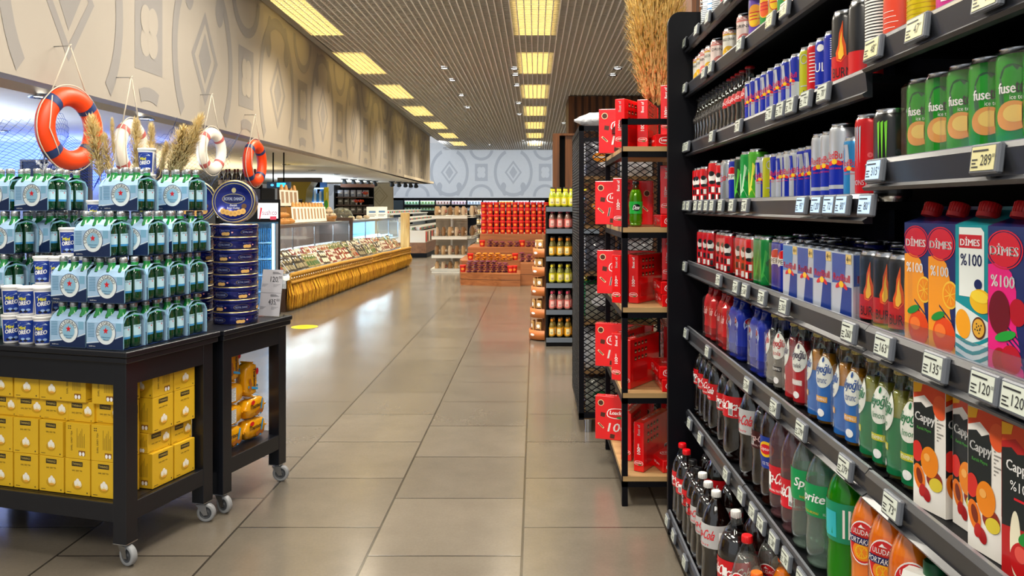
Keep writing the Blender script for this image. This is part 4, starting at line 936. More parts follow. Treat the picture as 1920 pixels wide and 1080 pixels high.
it = [(1308, 'cola_can', 'slim red cola can', 'slim red cola cans', .1), (1316, 'cola_can', 'slim red cola can', 'slim red cola cans', -.2), (1326, 'cola_can', 'slim red cola can', 'slim red cola cans', .2), (1345, 'cola_wide', 'wide red cola can with a face print', ''), (1357, 'cola_can', 'slim red cola can', 'slim red cola cans'), (1369, 'cola_sil', 'silver light cola can', '', .3), (1383, 'pepsi_can', 'blue cola can with round emblem', ''), (1394, 'can7', 'dark green lime soda can', ''), (1408, 'sprite_can', 'green lemon soda can', ''), (1423, 'green_can', 'light green soda can', ''),
      (1433, 'rbs', 'slim silver and blue energy can', 'slim silver energy cans', .3), (1448, 'lime', 'slim lime yellow can', '', .4), (1462, 'rb', 'slim blue and silver energy can', 'slim blue energy cans', -.3), (1471, 'rbs', 'slim silver and blue energy can', 'slim silver energy cans', .2), (1480, 'rbs', 'slim silver and blue energy can', 'slim silver energy cans', -.2), (1493, 'rbs', 'slim silver and blue energy can', 'slim silver energy cans', .1), (1507, 'rb', 'slim blue and silver energy can', 'slim blue energy cans', .4), (1523, 'rb', 'slim blue and silver energy can', 'slim blue energy cans', .2), (1541, 'rbt', 'tall silver energy can with blue base', 'tall silver energy cans', .3), (1558, 'rbt', 'tall silver energy can with blue base', 'tall silver energy cans', -.1), (1582, 'rbx', 'extra tall silver energy can with blue base', ''), (1602, 'rbsky', 'short sky blue energy can', '', .1), (1637, 'monred', 'large red can with claw marks', '', -.1), (1674, 'monblk', 'large black can with green claw marks', '', .3)]
row('fifth', 1.356, it, .67)
row('near eye-level', 1.418, [(px, 'pk_fuse', 'green shrink-wrapped iced tea can pack', 'green iced tea packs') for px in (1720, 1795, 1895)], .655, -PI/2+.02)
row('fourth', 1.109, [(1316, 'pk_cola', 'red cola can pack in film', 'red cola can packs', .1), (1349, 'pk_cola', 'red cola can pack in film', 'red cola can packs'), (1387, 'pk_cola', 'red cola can pack in film', 'red cola can packs'), (1418, 'pk_7', 'green soda can pack in film', ''), (1453, 'pk_pepsi', 'blue cola can pack in film', ''), (1481, 'rbcarton', 'four-can energy drink carton', 'four-can cartons', .03), (1508, 'rbcarton2', 'four-can energy drink carton', 'four-can cartons', .02), (1539, 'rbcarton2', 'four-can energy drink carton', 'four-can cartons', .03), (1577, 'rbcarton2', 'four-can energy drink carton', 'four-can cartons', .02), (1627, 'pk_burn', 'black and red energy can pack in film', 'black and red can packs', .05), (1675, 'pk_burn', 'black and red energy can pack in film', 'black and red can packs', .05)], .65, -PI/2)
row('fourth', 1.109, [(px, 'bluecase', 'blue can pack behind the front row', 'blue can packs in the second row') for px in (1490, 1545, 1610, 1680)], .84, -PI/2)
row('near middle', 1.109, [(1718, 'j_orange', 'tall orange juice carton with red cap', 'tall orange juice cartons', .12), (1764, 'j_orange', 'tall orange juice carton with red cap', 'tall orange juice cartons', .12), (1818, 'j_teal', 'tall teal tropical juice carton', '', .2), (1882, 'j_pink', 'tall pink cherry juice carton', 'tall pink cherry juice cartons', .12), (1965, 'j_pink', 'tall pink cherry juice carton', 'tall pink cherry juice cartons', .1)], .69, -PI/2, .655)
row('third', .84, [(1326, 'pp_cp', 'red cola bottle pack in film', 'red cola bottle packs', .1), (1349, 'pp_cp', 'red cola bottle pack in film', 'red cola bottle packs'), (1373, 'pp_pp', 'blue cola bottle pack in film', 'blue cola bottle packs', .1), (1412, 'pp_pp', 'blue cola bottle pack in film', 'blue cola bottle packs', .05), (1444, 'sp_cola', 'dark kola glass bottle pack', '', .05), (1480, 'sp_red', 'red melon soda glass bottle pack', '', .05), (1524, 'sp_blue', 'blue and orange soda glass bottle pack', 'blue and orange soda packs', .05), (1575, 'sp_blue', 'blue and orange soda glass bottle pack', 'blue and orange soda packs', .05), (1625, 'sp_lemon', 'green lemon soda glass bottle pack', 'green lemon soda packs', .03), (1673, 'sp_lemon', 'green lemon soda glass bottle pack', 'green lemon soda packs', .03)], .655, -PI/2)
row('third', .84, [(1737, 'j_cap', 'mixed fruit juice carton', 'mixed fruit juice cartons', .25), (1786, 'j_cap', 'mixed fruit juice carton', 'mixed fruit juice cartons', .05, .02), (1832, 'j_cap', 'mixed fruit juice carton', 'mixed fruit juice cartons', .15), (1897, 'j_capred', 'red apple juice carton', '', .15)], .69, -PI/2, .655)
row('second', .496, [(1316, 'cola1', 'red-labelled cola bottle', 'red-labelled cola bottles', j()), (1328, 'cola1', 'red-labelled cola bottle', 'red-labelled cola bottles', j()), (1338, 'cola1', 'red-labelled cola bottle', 'red-labelled cola bottles', j()), (1348, 'cola1', 'red-labelled cola bottle', 'red-labelled cola bottles', j()), (1366, 'cola1', 'red-labelled cola bottle', 'red-labelled cola bottles', j()), (1385, 'cola25s', 'large red-labelled cola bottle', '', .9), (1416, 'colaL25', 'large silver-labelled light cola bottle', '', -.2), (1436, 'tea2', 'dark bottle with dark label', '', .2), (1453, 'tea1', 'iced tea bottle with blue label', '', .2), (1471, 'redfizz', 'pinkish fizzy bottle with low red label', 'pinkish bottles', .1), (1494, 'redfizz', 'pinkish fizzy bottle with low red label', 'pinkish bottles', 1), (1516, 'sprite', 'clear lemon soda bottle with green label', 'clear lemon soda bottles', .9), (1545, 'sprite', 'clear lemon soda bottle with green label', 'clear lemon soda bottles', .1), (1592, 'limefizz', 'bright green soda bottle', 'bright green soda bottles', .4), (1634, 'orange1', 'orange soda bottle', 'orange soda bottles', .1), (1666, 'orange1', 'orange soda bottle', 'orange soda bottles', .2), (1708, 'orange1', 'orange soda bottle', 'orange soda bottles', .5)], .685)
row('second', .496, [(1574, 'limefizz', 'half-hidden green soda bottle', '', .4)], .75)
def whitecarton():
    rt = empty('juice_carton'); b = MB(); b.box(-.045, .045, -.035, .035, 0, .19, WH, .004); b.prism([(-.035, .19), (.035, .19), (.006, .215), (-.02, .215)], flat((-.045, 0, 0), (0, 1, 0), (0, 0, 1)), .09, WH)
    f = flat((0, -.0355, 0), (1, 0, 0), (0, 0, 1)); elld(b, f, -.02, .13, .022, .05, C('#b01830', .35)); elld(b, f, .02, .08, .02, .03, C('#c02038', .35)); b.obj('carton_body', rt)
    b = MB(); b.cyl(.018, .205, .238, C('#0e5a34', .4), 18, b=.002); b.obj('cap', rt); return rt
BUILD['whitecarton'] = whitecarton
row('second', .496, [(1752, 'whitecarton', 'white juice carton with green cap', '', .3), (1800, 'whitecarton', 'part-hidden white carton with dark green cap', '', .3, .03)], .69, -PI/2+.4)
row('second', .496, [(px, 'cola1', 'second-row cola bottle', 'cola bottles behind the front row', j()) for px in (1335, 1352, 1373, 1395, 1420, 1450)], .78)
row('bottom', .085, [(1262, 'cola1', 'red-capped cola bottle', 'red-capped cola bottles', .1), (1285, 'cola1', 'red-capped cola bottle', 'red-capped cola bottles', .8), (1299, 'colaZ', 'black-capped cola bottle', 'black-capped cola bottles', .2), (1308, 'colaZ', 'black-capped cola bottle', 'black-capped cola bottles', .2), (1317, 'colaL', 'white-capped light cola bottle', 'white-capped light cola bottles', -.1), (1328, 'colaL', 'white-capped light cola bottle', 'white-capped light cola bottles', .1), (1343, 'colaL25', 'large white-capped light cola bottle', '', -.1), (1380, 'cola25g', 'large grey-capped cola bottle with red label', '', .8)], .598)
row('bottom', .085, [(1401, 'redcap', 'clear soda bottle with red cap', '', .1, .01), (1419, 'orangelow', 'orange soda bottle with orange cap', '', 0, -.005), (1440, 'bluecap', 'clear bottle with blue cap', '', 0, -.01)], .60)
row('bottom', .085, [(1322, 'cola1', 'second-row cola bottle', 'second-row cola bottles', j()), (1334, 'cola1', 'second-row cola bottle', 'second-row cola bottles', j()), (1348, 'cola25', 'large second-row cola bottle', ''), (1371, 'colaL', 'second-row light cola bottle', ''), (1421, 'dark25', 'large dark second-row bottle', ''), (1447, 'redcap', 'second-row clear bottle with red cap', '', .3), (1470, 'orangelow', 'second-row orange soda bottle', 'second-row orange soda bottles'), (1500, 'orangelow', 'second-row orange soda bottle', 'second-row orange soda bottles')], .70)
# ================================================================ DISPLAY TABLES ON THE LEFT
TH = math.radians(16); TO = Vector((-1.524, 2.98, 0)); TU = Vector((math.sin(TH), math.cos(TH), 0)); TV = Vector((-math.cos(TH), math.sin(TH), 0))
def TP(u, v, z=0): p = TO+TU*u+TV*v; return (p.x, p.y, z)
# local frame of things on the tables: rotation -TH makes local -Y face the near long side
TR = -TH
def T2W(): return Matrix.Translation(TO) @ Matrix.Rotation(-TH, 4, 'Z') @ Matrix.Scale(-1, 4, (1, 0, 0))   # (v, u, z)
TBL = C('#0c0f17', .38, coat=.15, var=.2, sc=2); TTOP = .81
def display_table(u0, u1, v0, v1, label):
    c = TP((u0+u1)/2, (v0+v1)/2); r = empty('display_table', c, TR); L, Wd = v1-v0, u1-u0; tag(r, label, 'table')
    hx, hy = L/2, Wd/2
    b = MB(); b.box(-hx-.022, hx+.022, -hy-.022, hy+.022, TTOP-.022, TTOP, TBL, .003); b.box(-hx-.016, hx+.016, -hy-.016, hy+.016, TTOP-.045, TTOP-.022, TBL, .003); b.obj('tabletop', r)
    b = MB()
    for s_ in (-1, 1):
        b.box(-hx+.055, hx-.055, s_*(hy-.012)-.010, s_*(hy-.012)+.010, TTOP-.13, TTOP-.045, TBL); b.box(s_*(hx-.012)-.010, s_*(hx-.012)+.010, -hy+.055, hy-.055, TTOP-.13, TTOP-.045, TBL)
    b.obj('apron', r)
    b = MB(); b.box(-hx+.02, hx-.02, -hy+.02, hy-.02, .215, .235, TBL)
    for s_ in (-1, 1):
        b.box(-hx+.055, hx-.055, s_*(hy-.014)-.012, s_*(hy-.014)+.012, .165, .235, TBL, .002); b.box(s_*(hx-.014)-.012, s_*(hx-.014)+.012, -hy+.055, hy-.055, .165, .235, TBL, .002)
    b.obj('lower_shelf', r)
    RUB = C('#8f9296', .5); k = 0
    for sx in (-1, 1):
        for sy in (-1, 1):
            x, y = sx*(hx-.03), sy*(hy-.03)
            b = MB(); b.box(x-.03, x+.03, y-.03, y+.03, .088, TTOP-.045, TBL, .002); b.obj('leg', r)
            b = MB(); b.box(x-.03, x+.03, y-.03, y+.03, .084, .088, STEEL); b.cyl(.013, .07, .086, STEEL, 12, (x, y))
            ang = (.15, 1.45, -.2, .25)[k]; dx, dy = math.cos(ang), math.sin(ang); ox, oy = x+dx*.018, y+dy*.018
            nx, ny = -dy, dx
            for q in (-1, 1):
                P = [(x-dx*.022+nx*q*.017, y-dy*.022+ny*q*.017, .076), (x+dx*.02+nx*q*.017, y+dy*.02+ny*q*.017, .076), (ox+dx*.012+nx*q*.017, oy+dy*.012+ny*q*.017, .032), (ox-dx*.006+nx*q*.017, oy-dy*.006+ny*q*.017, .030)]
                P2 = [(a-nx*q*.003, c_-ny*q*.003, z) for a, c_, z in P]; b.add(P+P2, [(0, 1, 2, 3), (7, 6, 5, 4), (0, 4, 5, 1), (1, 5, 6, 2), (2, 6, 7, 3), (3, 7, 4, 0)], STEEL)
            b.add([(x-dx*.022+nx*.017, y-dy*.022+ny*.017, .076), (x+dx*.02+nx*.017, y+dy*.02+ny*.017, .076), (x+dx*.02-nx*.017, y+dy*.02-ny*.017, .076), (x-dx*.022-nx*.017, y-dy*.022-ny*.017, .076)], [(0, 1, 2, 3)], STEEL)
            c = b.obj('caster', r)
            b = MB(); b.T = Matrix.Translation((ox, oy, .0395)) @ Matrix.Rotation(ang, 4, 'Z') @ Matrix.Rotation(PI/2, 4, 'X')
            b.lathe([(.026, -.011), (.036, -.012), (.039, -.008), (.039, .008), (.036, .012), (.026, .011)], RUB, 24, cap=False)
            b.lathe([(.026, -.011), (.024, -.008), (.009, -.009), (.009, -.013), (0, -.013)], C('#3a3d42', .5), 20, cap=False); b.lathe([(.026, .011), (.024, .008), (.009, .009), (.009, .013), (0, .013)], C('#3a3d42', .5), 20, cap=False)
            b.obj('wheel', c); k += 1
    return r
display_table(0, .49, 0, 1.55, 'near black wooden display table on castors stacked with water bottles')
display_table(.540, 1.02, -.013, 1.2, 'farther black wooden display table on castors holding the blue tins')
# ---------------------------------------------------------------- mineral water six-packs
PGLASS = C('#0c3d22', .06, coat=1); PG2 = C('#1c8a3e', .08, coat=1)
PB = [(.018, 0), (.0255, .004), (.0262, .02), (.0262, .095), (.022, .118), (.0135, .135), (.0125, .150), (.0125, .152)]
def waterpack():
    rt = empty('water_bottle_pack'); W, D, H = .170, .112, .172
    def bottle1():
        b = MB(); b.lathe(PB, [PGLASS]*4+[PG2]*3, 14); f = cylm(.0265)
        rectd(b, f, -.022, .022, .045, .085, C('#b4dcee', .35), .0003, 6); rectd(b, f, -.022, .022, .037, .045, C('#3c8fca', .35), .0003, 6); polyd(b, f, star(0, .072, .004), C('#d8202c', .35), .0008); txt(b, f, 'S.PELLEGRINO', 0, .080, .034, .006, NAVY, .0008)
        return b
    def cap1():
        b = MB(); b.cyl(.0135, .150, .1705, C('#c6cacb', .25, .8), 14, b=.0015); b.lathe([(.014, .152), (.0142, .156), (.014, .157)], C('#9a9ea0', .3, .8), 14, cap=False); return b
    bm = cm = None
    for i in range(3):
        for j in range(2):
            if bm is None: o = bottle1().obj('bottle', rt); bm = o.data
            else: o = bpy.data.objects.new('bottle', bm); col.objects.link(o); o.parent = rt; KIDS[o.name] = []; KIDS[rt.name].append(o)
            o.location = ((i-1)*.0545, (j-.5)*.0545, .001); o.rotation_euler = (0, 0, PI/2 if i == 2 else -PI/2)
            if cm is None: c = cap1().obj('cap', o); cm = c.data
            else: c = bpy.data.objects.new('cap', cm); col.objects.link(c); c.parent = o; KIDS[c.name] = []; KIDS[o.name].append(c)
    CB = C('#a6c9ea', .45, var=.08, sc=60); DKB = C('#10264f', .4)
    b = MB(); hy = D/2
    # sleeve wrapped round long sides: side walls, sloping shoulders, flat top between caps
    prof = [(-hy, 0), (-hy-.001, .10), (-hy+.010, .122), (-.020, .140), (.020, .140), (hy-.010, .122), (hy+.001, .10), (hy, 0)]
    ends = lambda z: W/2 if z < .11 else W/2-.006
    for (a, z0), (c, z1) in zip(prof, prof[1:]):
        b.add([(-ends(z0), a, z0), (ends(z0), a, z0), (ends(z1), c, z1), (-ends(z1), c, z1)], [(0, 1, 2, 3)], CB)
    b.box(-W/2, W/2, -hy, hy, 0, .0012, DKB)
    for sd in (1, -1):
        f = flat((0, -sd*(hy+.0006), 0), (sd, 0, 0), (0, 0, 1))
        polyd(b, f, [(-W/2, .001), (W/2, .001), (W/2, .052), (W*.12, .030), (-W/2, .018)], DKB, .0006)
        polyd(b, f, [(-W/2, .020), (W*.12, .032), (W/2, .054), (W/2, .056), (W*.12, .034), (-W/2, .022)], CW, .0007)
        for q in range(9): rectd(b, f, -W*.46, -W*.28, .045+.006*q, .048+.006*q, C('#5d93b8', .45), .0005)
        rectd(b, f, W*.30, W*.45, .07, .10, C('#7fb4d4', .45), .0005)
        elld(b, f, .006, .062, .046, .046, C('#e8f3f6', .4), .0010, 20); elld(b, f, .006, .062, .028, .028, C('#8fc0dc', .4), .0013, 16)
        ringd(b, f, .006, .062, .0440, .0462, NAVY, .0016, 36); ringd(b, f, .006, .062, .029, .030, C('#8fb8d4', .4), .0016, 28)
        txt(b, f, 'S.PELLEGRINO', .006, .062, .112, .0125, C('#0a1222', .4), .0018, arc=(.0355, PI/2+.35)); polyd(b, f, star(.006, .070, .0135), C('#d8202c', .35), .0020)
        txt(b, f, 'Enhance your', .006, .045, .042, .007, C('#35618c', .4), .0020, .3); txt(b, f, 'Moments', .008, .036, .026, .006, C('#35618c', .4), .0020, .3)
        txt(b, f, '6x250 ml e', -W*.34, .010, .03, .004, CW, .0010)
    for sx in (-1, 1):
        x = sx*(W/2-.001); pts = [(x, -hy, .001), (x, -hy-.001, .10), (x, -hy+.012, .124), (x, 0, .134), (x, hy-.012, .124), (x, hy+.001, .10), (x, hy, .001)]
        for p, q in zip(pts, pts[1:]):
            P, Q = Vector(p), Vector(q); cc = Vector((x, 0, .06)); i0 = P+(cc-P)*.09; i1 = Q+(cc-Q)*.09
            b.add([P, Q, i1, i0], [(0, 1, 2, 3)], C('#7fb2cc', .4))
    b.obj('carton_sleeve', rt); return rt
BUILD['water'] = waterpack
LN = ['bottom', 'second', 'third', 'top']
def stack(name, cells):
    for li, lst in cells.items():
        cnt = {}
        for k, (u, v, r) in enumerate(lst):
            put('water', TP(u, v, TTOP+.002+.1735*li), TR+r, f'{ORD[k]} blue-sleeved water six-pack from the near end, {LN[li]} layer of the {name} stack', 'bottle pack', f'water six-packs in the {name} stack')
A = []
L1 = [(.06+.118*i, .10, 0) for i in range(4)]+[(.06, .275, 0), (.178, .275, 0), (.296, .275, 0)]
L2 = [(.06+.118*i, .095, 0) for i in range(4)]+[(.06, .27, 0), (.178, .27, 0), (.296, .27, 0)]
L3 = [(.065, .165, 0), (.185, .10, 0), (.305, .09, 0), (.424, .09, 0), (.19, .275, 0), (.31, .265, 0)]
L4 = [(.18, .145, 0), (.40, .09, 0), (.29, .27, 0)]
stack('right-hand', {0: L1, 1: L2, 2: L3, 3: L4})
M1 = [(.10+.118*i, .80-.02*i, 0) for i in range(3)]+[(.10+.118*i, .98, 0) for i in range(2)]
M2 = [(.10, .72, 0), (.218, .72, 0), (.336, .70, 0), (.10, .895, 0), (.218, .895, 0)]
M3 = [(.12, .69, 0), (.12, .865, 0), (.24, .64, 0), (.36, .64, 0)]
M4 = [(.16, .565, 0), (.14, .74, 0), (.30, .62, 0), (.14, .915, 0)]
stack('left-hand', {0: M1, 1: M2, 2: M3, 3: M4})
# ---------------------------------------------------------------- mini biscuit cups
def cup():
    rt = empty('biscuit_cup'); b = MB(); prf = [(.026, 0), (.028, .003), (.0345, .103)]
    b.lathe(prf, CW, 22); f = profm(prf, .032); cb = C('#1d3fa0', .4)
    rectd(b, f, -.034, .034, .008, .094, cb, .0004, 10, 3)
    for q in range(4): elld(b, f, -.014+.010*q, .016+.006*(q % 2), .008, .005, C('#9fc0ee' if q % 2 else '#0c1226', .4), .0009, 8)
    polyd(b, f, crom([(-.026, .072), (-.01, .086), (.012, .088), (.024, .078), (.010, .080), (-.006, .074)], 3), C('#c8dcf4', .4), .0008)
    txt(b, f, 'Mini', -.006, .066, .026, .013, C('#f0e81c', .4), .0012, .2, rot=.1, bold=.0006); txt(b, f, 'OREO', .0, .049, .046, .016, CW, .0012, .15, rot=.12, bold=.0009); txt(b, f, 'ORIGINAL', 0, .008, .03, .004, CW, .0012)
    rectd(b, f, .044, .075, .012, .09, C('#c9d2e2', .4), .0004, 5)
    for q in range(12): rectd(b, f, .047, .071-.004*(q % 3), .083-.0055*q, .085-.0055*q, C('#5d6a8a', .4), .0008, 3)
    rectd(b, f, -.075, -.044, .012, .09, C('#2a4cae', .4), .0004, 5)
    b.obj('cup_body', rt)
    b = MB(); b.lathe([(.0335, .102), (.0375, .1025), (.0378, .110), (.0365, .1125), (.0345, .1125), (.034, .1095), (0, .1095)], CW, 22, cap=False); b.obj('cup_lid', rt); return rt
BUILD['cup'] = cup
colsC = [(.035, .585, 2), (.03, .50, 2), (.03, .42, 2), (.115, .515, 3), (.115, .435, 3), (.20, .475, 4), (.205, .395, 4), (.285, .42, 5), (.375, .402, 6), (.36, .482, 5), (.44, .30, 7)]
tot = 0
for k, (u, v, n) in enumerate(colsC):
    for q in range(n):
        nm = ['bottom', 'second', 'third', 'fourth', 'fifth', 'sixth', 'seventh'][q] if q < n-1 else 'topmost'
        put('cup', TP(u, v, TTOP+.001+.1132*q), R.uniform(.1, .6), f'{nm} blue and white biscuit cup of the {ORD[k]} column from the near left', 'cup', 'blue biscuit cups between the water stacks')
# ---------------------------------------------------------------- butter cookie tins
def tin():
    rt = empty('cookie_tin'); tb = C('#14217c', .2, .5, coat=.6); gold = C('#b8a878', .3, .9); b = MB(); r = .098
    b.lathe([(.094, 0), (.098, .002), (.098, .037)], [gold, tb], 40, cap=False); b.lathe([(0, 0), (.094, 0)], gold, 40, cap=False); f = cylm(r)
    for o in range(6):
        u = o*r*PI/3+.02
        if o % 2 == 0:
            elld(b, f, u, .021, .036, .013, gold, .0005, 16); elld(b, f, u, .021, .034, .0118, C('#0b1450', .3, .3), .0009, 16); txt(b, f, 'ROYAL DANSK', u, .021, .054, .009, C('#a8b4dc', .3, .4), .0013)
        else:
            for q in range(4): elld(b, f, u-.012+.008*q, .013+.001*(q % 2), .0075, .0075, C('#d8ac62', .5), .0006+.0003*q, 10)
            txt(b, f, 'Butter Cookies', u, .028, .04, .005, C('#a8b4dc', .3, .4), .0008)
            rectd(b, f, u+.026, u+.034, .017, .023, C('#c8202c', .4), .0006, 2); rectd(b, f, u+.0285, u+.0298, .017, .023, CW, .0009); rectd(b, f, u+.026, u+.034, .0194, .0206, CW, .0009, 2)
    b.obj('tin_base', rt)
    b = MB(); b.lathe([(.0985, .038), (.1, .038), (.1, .053), (.098, .0565), (.093, .0565), (.091, .0545), (0, .0545)], [gold, tb, gold, gold, tb, tb], 40, cap=False)
    g = flat((0, 0, .0547), (1, 0, 0), (0, 1, 0))
    ringd(b, g, 0, 0, .083, .086, gold, .0004, 40); elld(b, g, 0, .012, .052, .024, gold, .0004, 20); elld(b, g, 0, .012, .049, .0215, C('#0b1450', .3, .3), .0008, 20)
    txt(b, g, 'ROYAL DANSK', 0, .012, .086, .015, C('#c4cce8', .3, .4), .0012, bold=.0004); txt(b, g, 'Danish', 0, -.018, .032, .009, CW, .0008, .2); txt(b, g, 'Butter Cookies', 0, -.030, .056, .009, CW, .0008, .2)
    elld(b, g, 0, .052, .010, .012, gold, .0004, 10)
    for q in range(6):
        x = -.046+.018*q; y = -.058+.006*abs(q-2.5)*.8
        elld(b, g, x, y, .0135, .0135, C('#dcae5e', .5, var=.1, sc=80), .0006+.0004*q, 12); ringd(b, g, x, y, .003, .0045, C('#a8742a', .5), .0012+.0004*q, 10)
    elld(b, g, .048, -.022, .012, .012, C('#5a3a20', .5), .0006, 12)
    b.obj('tin_lid', rt); return rt
BUILD['tin'] = tin
for q in range(8): put('tin', TP(.76, .085, TTOP+.001+.0572*q), TR+q*1.1-.4, f'{ORD[q]} round dark blue cookie tin from the bottom of the front tin column', 'tin', 'round cookie tins in the front column')
def standing(u, v, z, yaw, label):
    put('tin', TP(u, v, z), 0, label, 'tin', rot=(PI/2-.08, 0, yaw))
standing(.79, .10, TTOP+.001+.0572*8+.1, TR+.35, 'round dark blue cookie tin standing upright on the front column, lid showing')
for q in range(8): put('tin', TP(.72, .30, TTOP+.001+.0572*q), TR+q*.9, f'{ORD[q]} round blue cookie tin from the bottom of the column half hidden behind bottles', 'tin', 'round cookie tins in the hidden column')
standing(.75, .30, TTOP+.001+.0572*8+.1, TR+.6, 'round blue cookie tin standing upright behind the green water bottles')
# price stand
def pricestand():
    rt = empty('price_stand', TP(.945, .035, TTOP), TR-.05); tag(rt, 'clear acrylic price stand with two grey prices at the table end', 'price sign')
    b = MB(); b.T = Matrix.Rotation(-.16, 4, 'X'); b.box(-.062, .062, 0, .002, .002, .235, clearm('#f4f8fa')); b.obj('acrylic_holder', rt)
    b = MB(); b.box(-.062, .062, 0, .09, 0, .003, clearm('#f4f8fa')); b.obj('acrylic_foot', rt)
    b = MB(); b.T = Matrix.Rotation(-.16, 4, 'X'); f = flat((0, -.002, 0), (1, 0, 0), (0, 0, 1))
    b.box(-.060, .060, -.002, -.0005, .006, .232, C('#b9b9c0', .6)); ink = C('#2c2e34', .5)
    rectd(b, f, -.060, .060, .117, .119, C('#85868e', .5)); 
    for z, s in ((.185, '120'), (.075, '435')):
        txt(b, f, s, .012, z, .042, .026, ink); txt(b, f, '00', .046, z+.010, .018, .012, ink); txt(b, f, ',', .036, z-.012, .004, .008, ink)
        for q in range(3): rectd(b, f, .0, .05-.008*q, z+.026+.004*q, z+.0275+.004*q, ink); rectd(b, f, .01, .05-.01*q, z-.026-.005*q, z-.0245-.005*q, C('#7b7c84', .5)); rectd(b, f, -.055, -.02-.008*q, z-.026-.005*q, z-.0245-.005*q, C('#7b7c84', .5))
    b.obj('price_paper', rt)
pricestand()
# ---------------------------------------------------------------- tea boxes under the near table
TY = C('#dfb423', .45, var=.04, sc=5); TYD = C('#c79a14', .45); TBK = C('#23201a', .45)
def tea(W, D, H, small=False):
    def build():
        b = MB(); b.box(-W/2, W/2, -D/2, D/2, 0, H, TY, .0015)
        for si, (f, w_) in enumerate(((flat((0, -D/2, 0), (1, 0, 0), (0, 0, 1)), W), (flat((0, D/2, 0), (-1, 0, 0), (0, 0, 1)), W), (flat((W/2, 0, 0), (0, 1, 0), (0, 0, 1)), D), (flat((-W/2, 0, 0), (0, -1, 0), (0, 0, 1)), D))):
            if si < 2:
                x = 0 if not small else -.018
                rectd(b, f, x-.026, x+.026, H*.80-(.01 if small else 0), H*.80+.018-(.01 if small else 0), TBK, .0005); txt(b, f, 'TWININGS', x, H*.80+.009-(.01 if small else 0), .045, .009, C('#d8bc5a', .4), .0010)
                txt(b, f, 'EARL GREY TEA', x, H*.68-(.02 if small else 0), .048, .006, TBK, .0007); rectd(b, f, x-.015, x+.015, H*.62-(.022 if small else 0), H*.625-(.022 if small else 0), TYD)
                cx, cz = (0.004, H*.30) if not small else (.036, H*.5)
                elld(b, f, cx-.004, cz-.004, .024, .018, TYD, .0006, 14); elld(b, f, cx, cz, .018, .013, C('#f4e6b0', .4), .0009, 14)
                for q in range(3): elld(b, f, cx-.010+.009*q, cz+.006+.008*(q == 1), .008, .009, C('#f8f4e8', .4), .0012+.0003*q, 8)
                elld(b, f, cx, cz-.010, .012, .004, C('#e8a83c', .4), .0022, 10); rectd(b, f, w_*.38, w_*.42, H*.06, H*.10, TBK); rectd(b, f, -w_*.42, -w_*.24, H*.06, H*.075, TBK)
            else:
                txt(b, f, 'EARL GREY TEA', -w_*.24, H*.5, H*.55, .008, TBK, .0006, rot=PI/2)
                for q in range(7): rectd(b, f, -w_*.02+.006*q, -w_*.02+.0015+.006*q, H*.32, H*(.86-.07*(q*3 % 4)), C('#5a4a1c', .5), .0005)
                for q in range(4): polyd(b, f, [(w_*(-.36+.07*(q % 2)), H*(.84+.06*(q//2)-.02)), (w_*(-.33+.07*(q % 2)), H*(.84+.06*(q//2))), (w_*(-.36+.07*(q % 2)), H*(.84+.06*(q//2)+.02)), (w_*(-.39+.07*(q % 2)), H*(.84+.06*(q//2)))], TBK, .0006)
                rectd(b, f, w_*.05, w_*.32, H*.10, H*.24, C('#8a5a20', .5)); elld(b, f, w_*.12, H*.15, .006, .008, CW, .0009, 8); elld(b, f, w_*.25, H*.15, .006, .008, CW, .0009, 8)
        return b.obj('tea_box')
    return build
BUILD['teabig'] = tea(.118, .118, .138); BUILD['teasmall'] = tea(.125, .085, .078, True)
SH = .2355; nb = 0
# columns along the near side: (v, [(kind, turn, du, dv)])
front = [(.137, [('b', 0, 0, 0), ('n', PI/2, 0, 0), ('s', 0, .01, 0), ('b', PI/2+.05, 0, -.003)]),
         (.262, [('b', 0, 0, 0), ('n', PI/2-.02, 0, -.002), ('s', 0, 0, 0), ('n', PI/2, 0, .02)]),
         (.388, [('b', 0, 0, 0), ('b', -.04, 0, 0), ('s', 0, 0, 0), ('b', 0, 0, 0)]),
         (.515, [('b', 0, 0, 0), ('b', .04, 0, .004), ('s', .05, 0, 0), ('b', .05, 0, 0)]),
         (.642, [('b', 0, 0, 0), ('b', 0, 0, 0), ('s', 0, 0, 0), ('b', 0, 0, 0)]), (.769, [('b', .05, 0, 0), ('b', 0, 0, 0), ('s', 0, 0, 0), ('b', 0, 0, 0)])]
BUILD['teanarrow'] = tea(.080, .118, .138)
KD = {'b': ('teabig', .138, 'large yellow tea box'), 's': ('teasmall', .078, 'small yellow tea box'), 'n': ('teabig', .138, 'text-side-out yellow tea box')}
LV4 = ['bottom', 'second', 'third', 'top']
for ci, (v, items) in enumerate(front):
    z = SH+.001
    for li, (k, rz, du, dv) in enumerate(items):
        kk, h, d = KD[k]; put(kk, TP(.095+du, v+dv, z), TR+rz, f'{d}, {LV4[li]} of {ORD[ci]} column from table corner', 'box', 'yellow tea boxes along the near side of the shelf'); z += h+.0012
side = [(.150, [('b', 0, 0, 0)]), ]
for ci, (u, items) in enumerate(((.225, ['b', 's', 'b', 'n']), (.352, ['b', 's', 'b', 'b']))):
    z = SH+.001
    for li, k in enumerate(items):
        kk, h, d = KD[k]; rz = PI/2 if k != 'n' else PI
        if k == 's' and ci == 1: pass
        put(kk, TP(u, .088, z), TR+rz+R.uniform(-.03, .03), f'{d}, {LV4[li]} of the {["near", "far"][ci]} column at the end of the table shelf', 'box', 'yellow tea boxes at the table end'); z += h+.0012
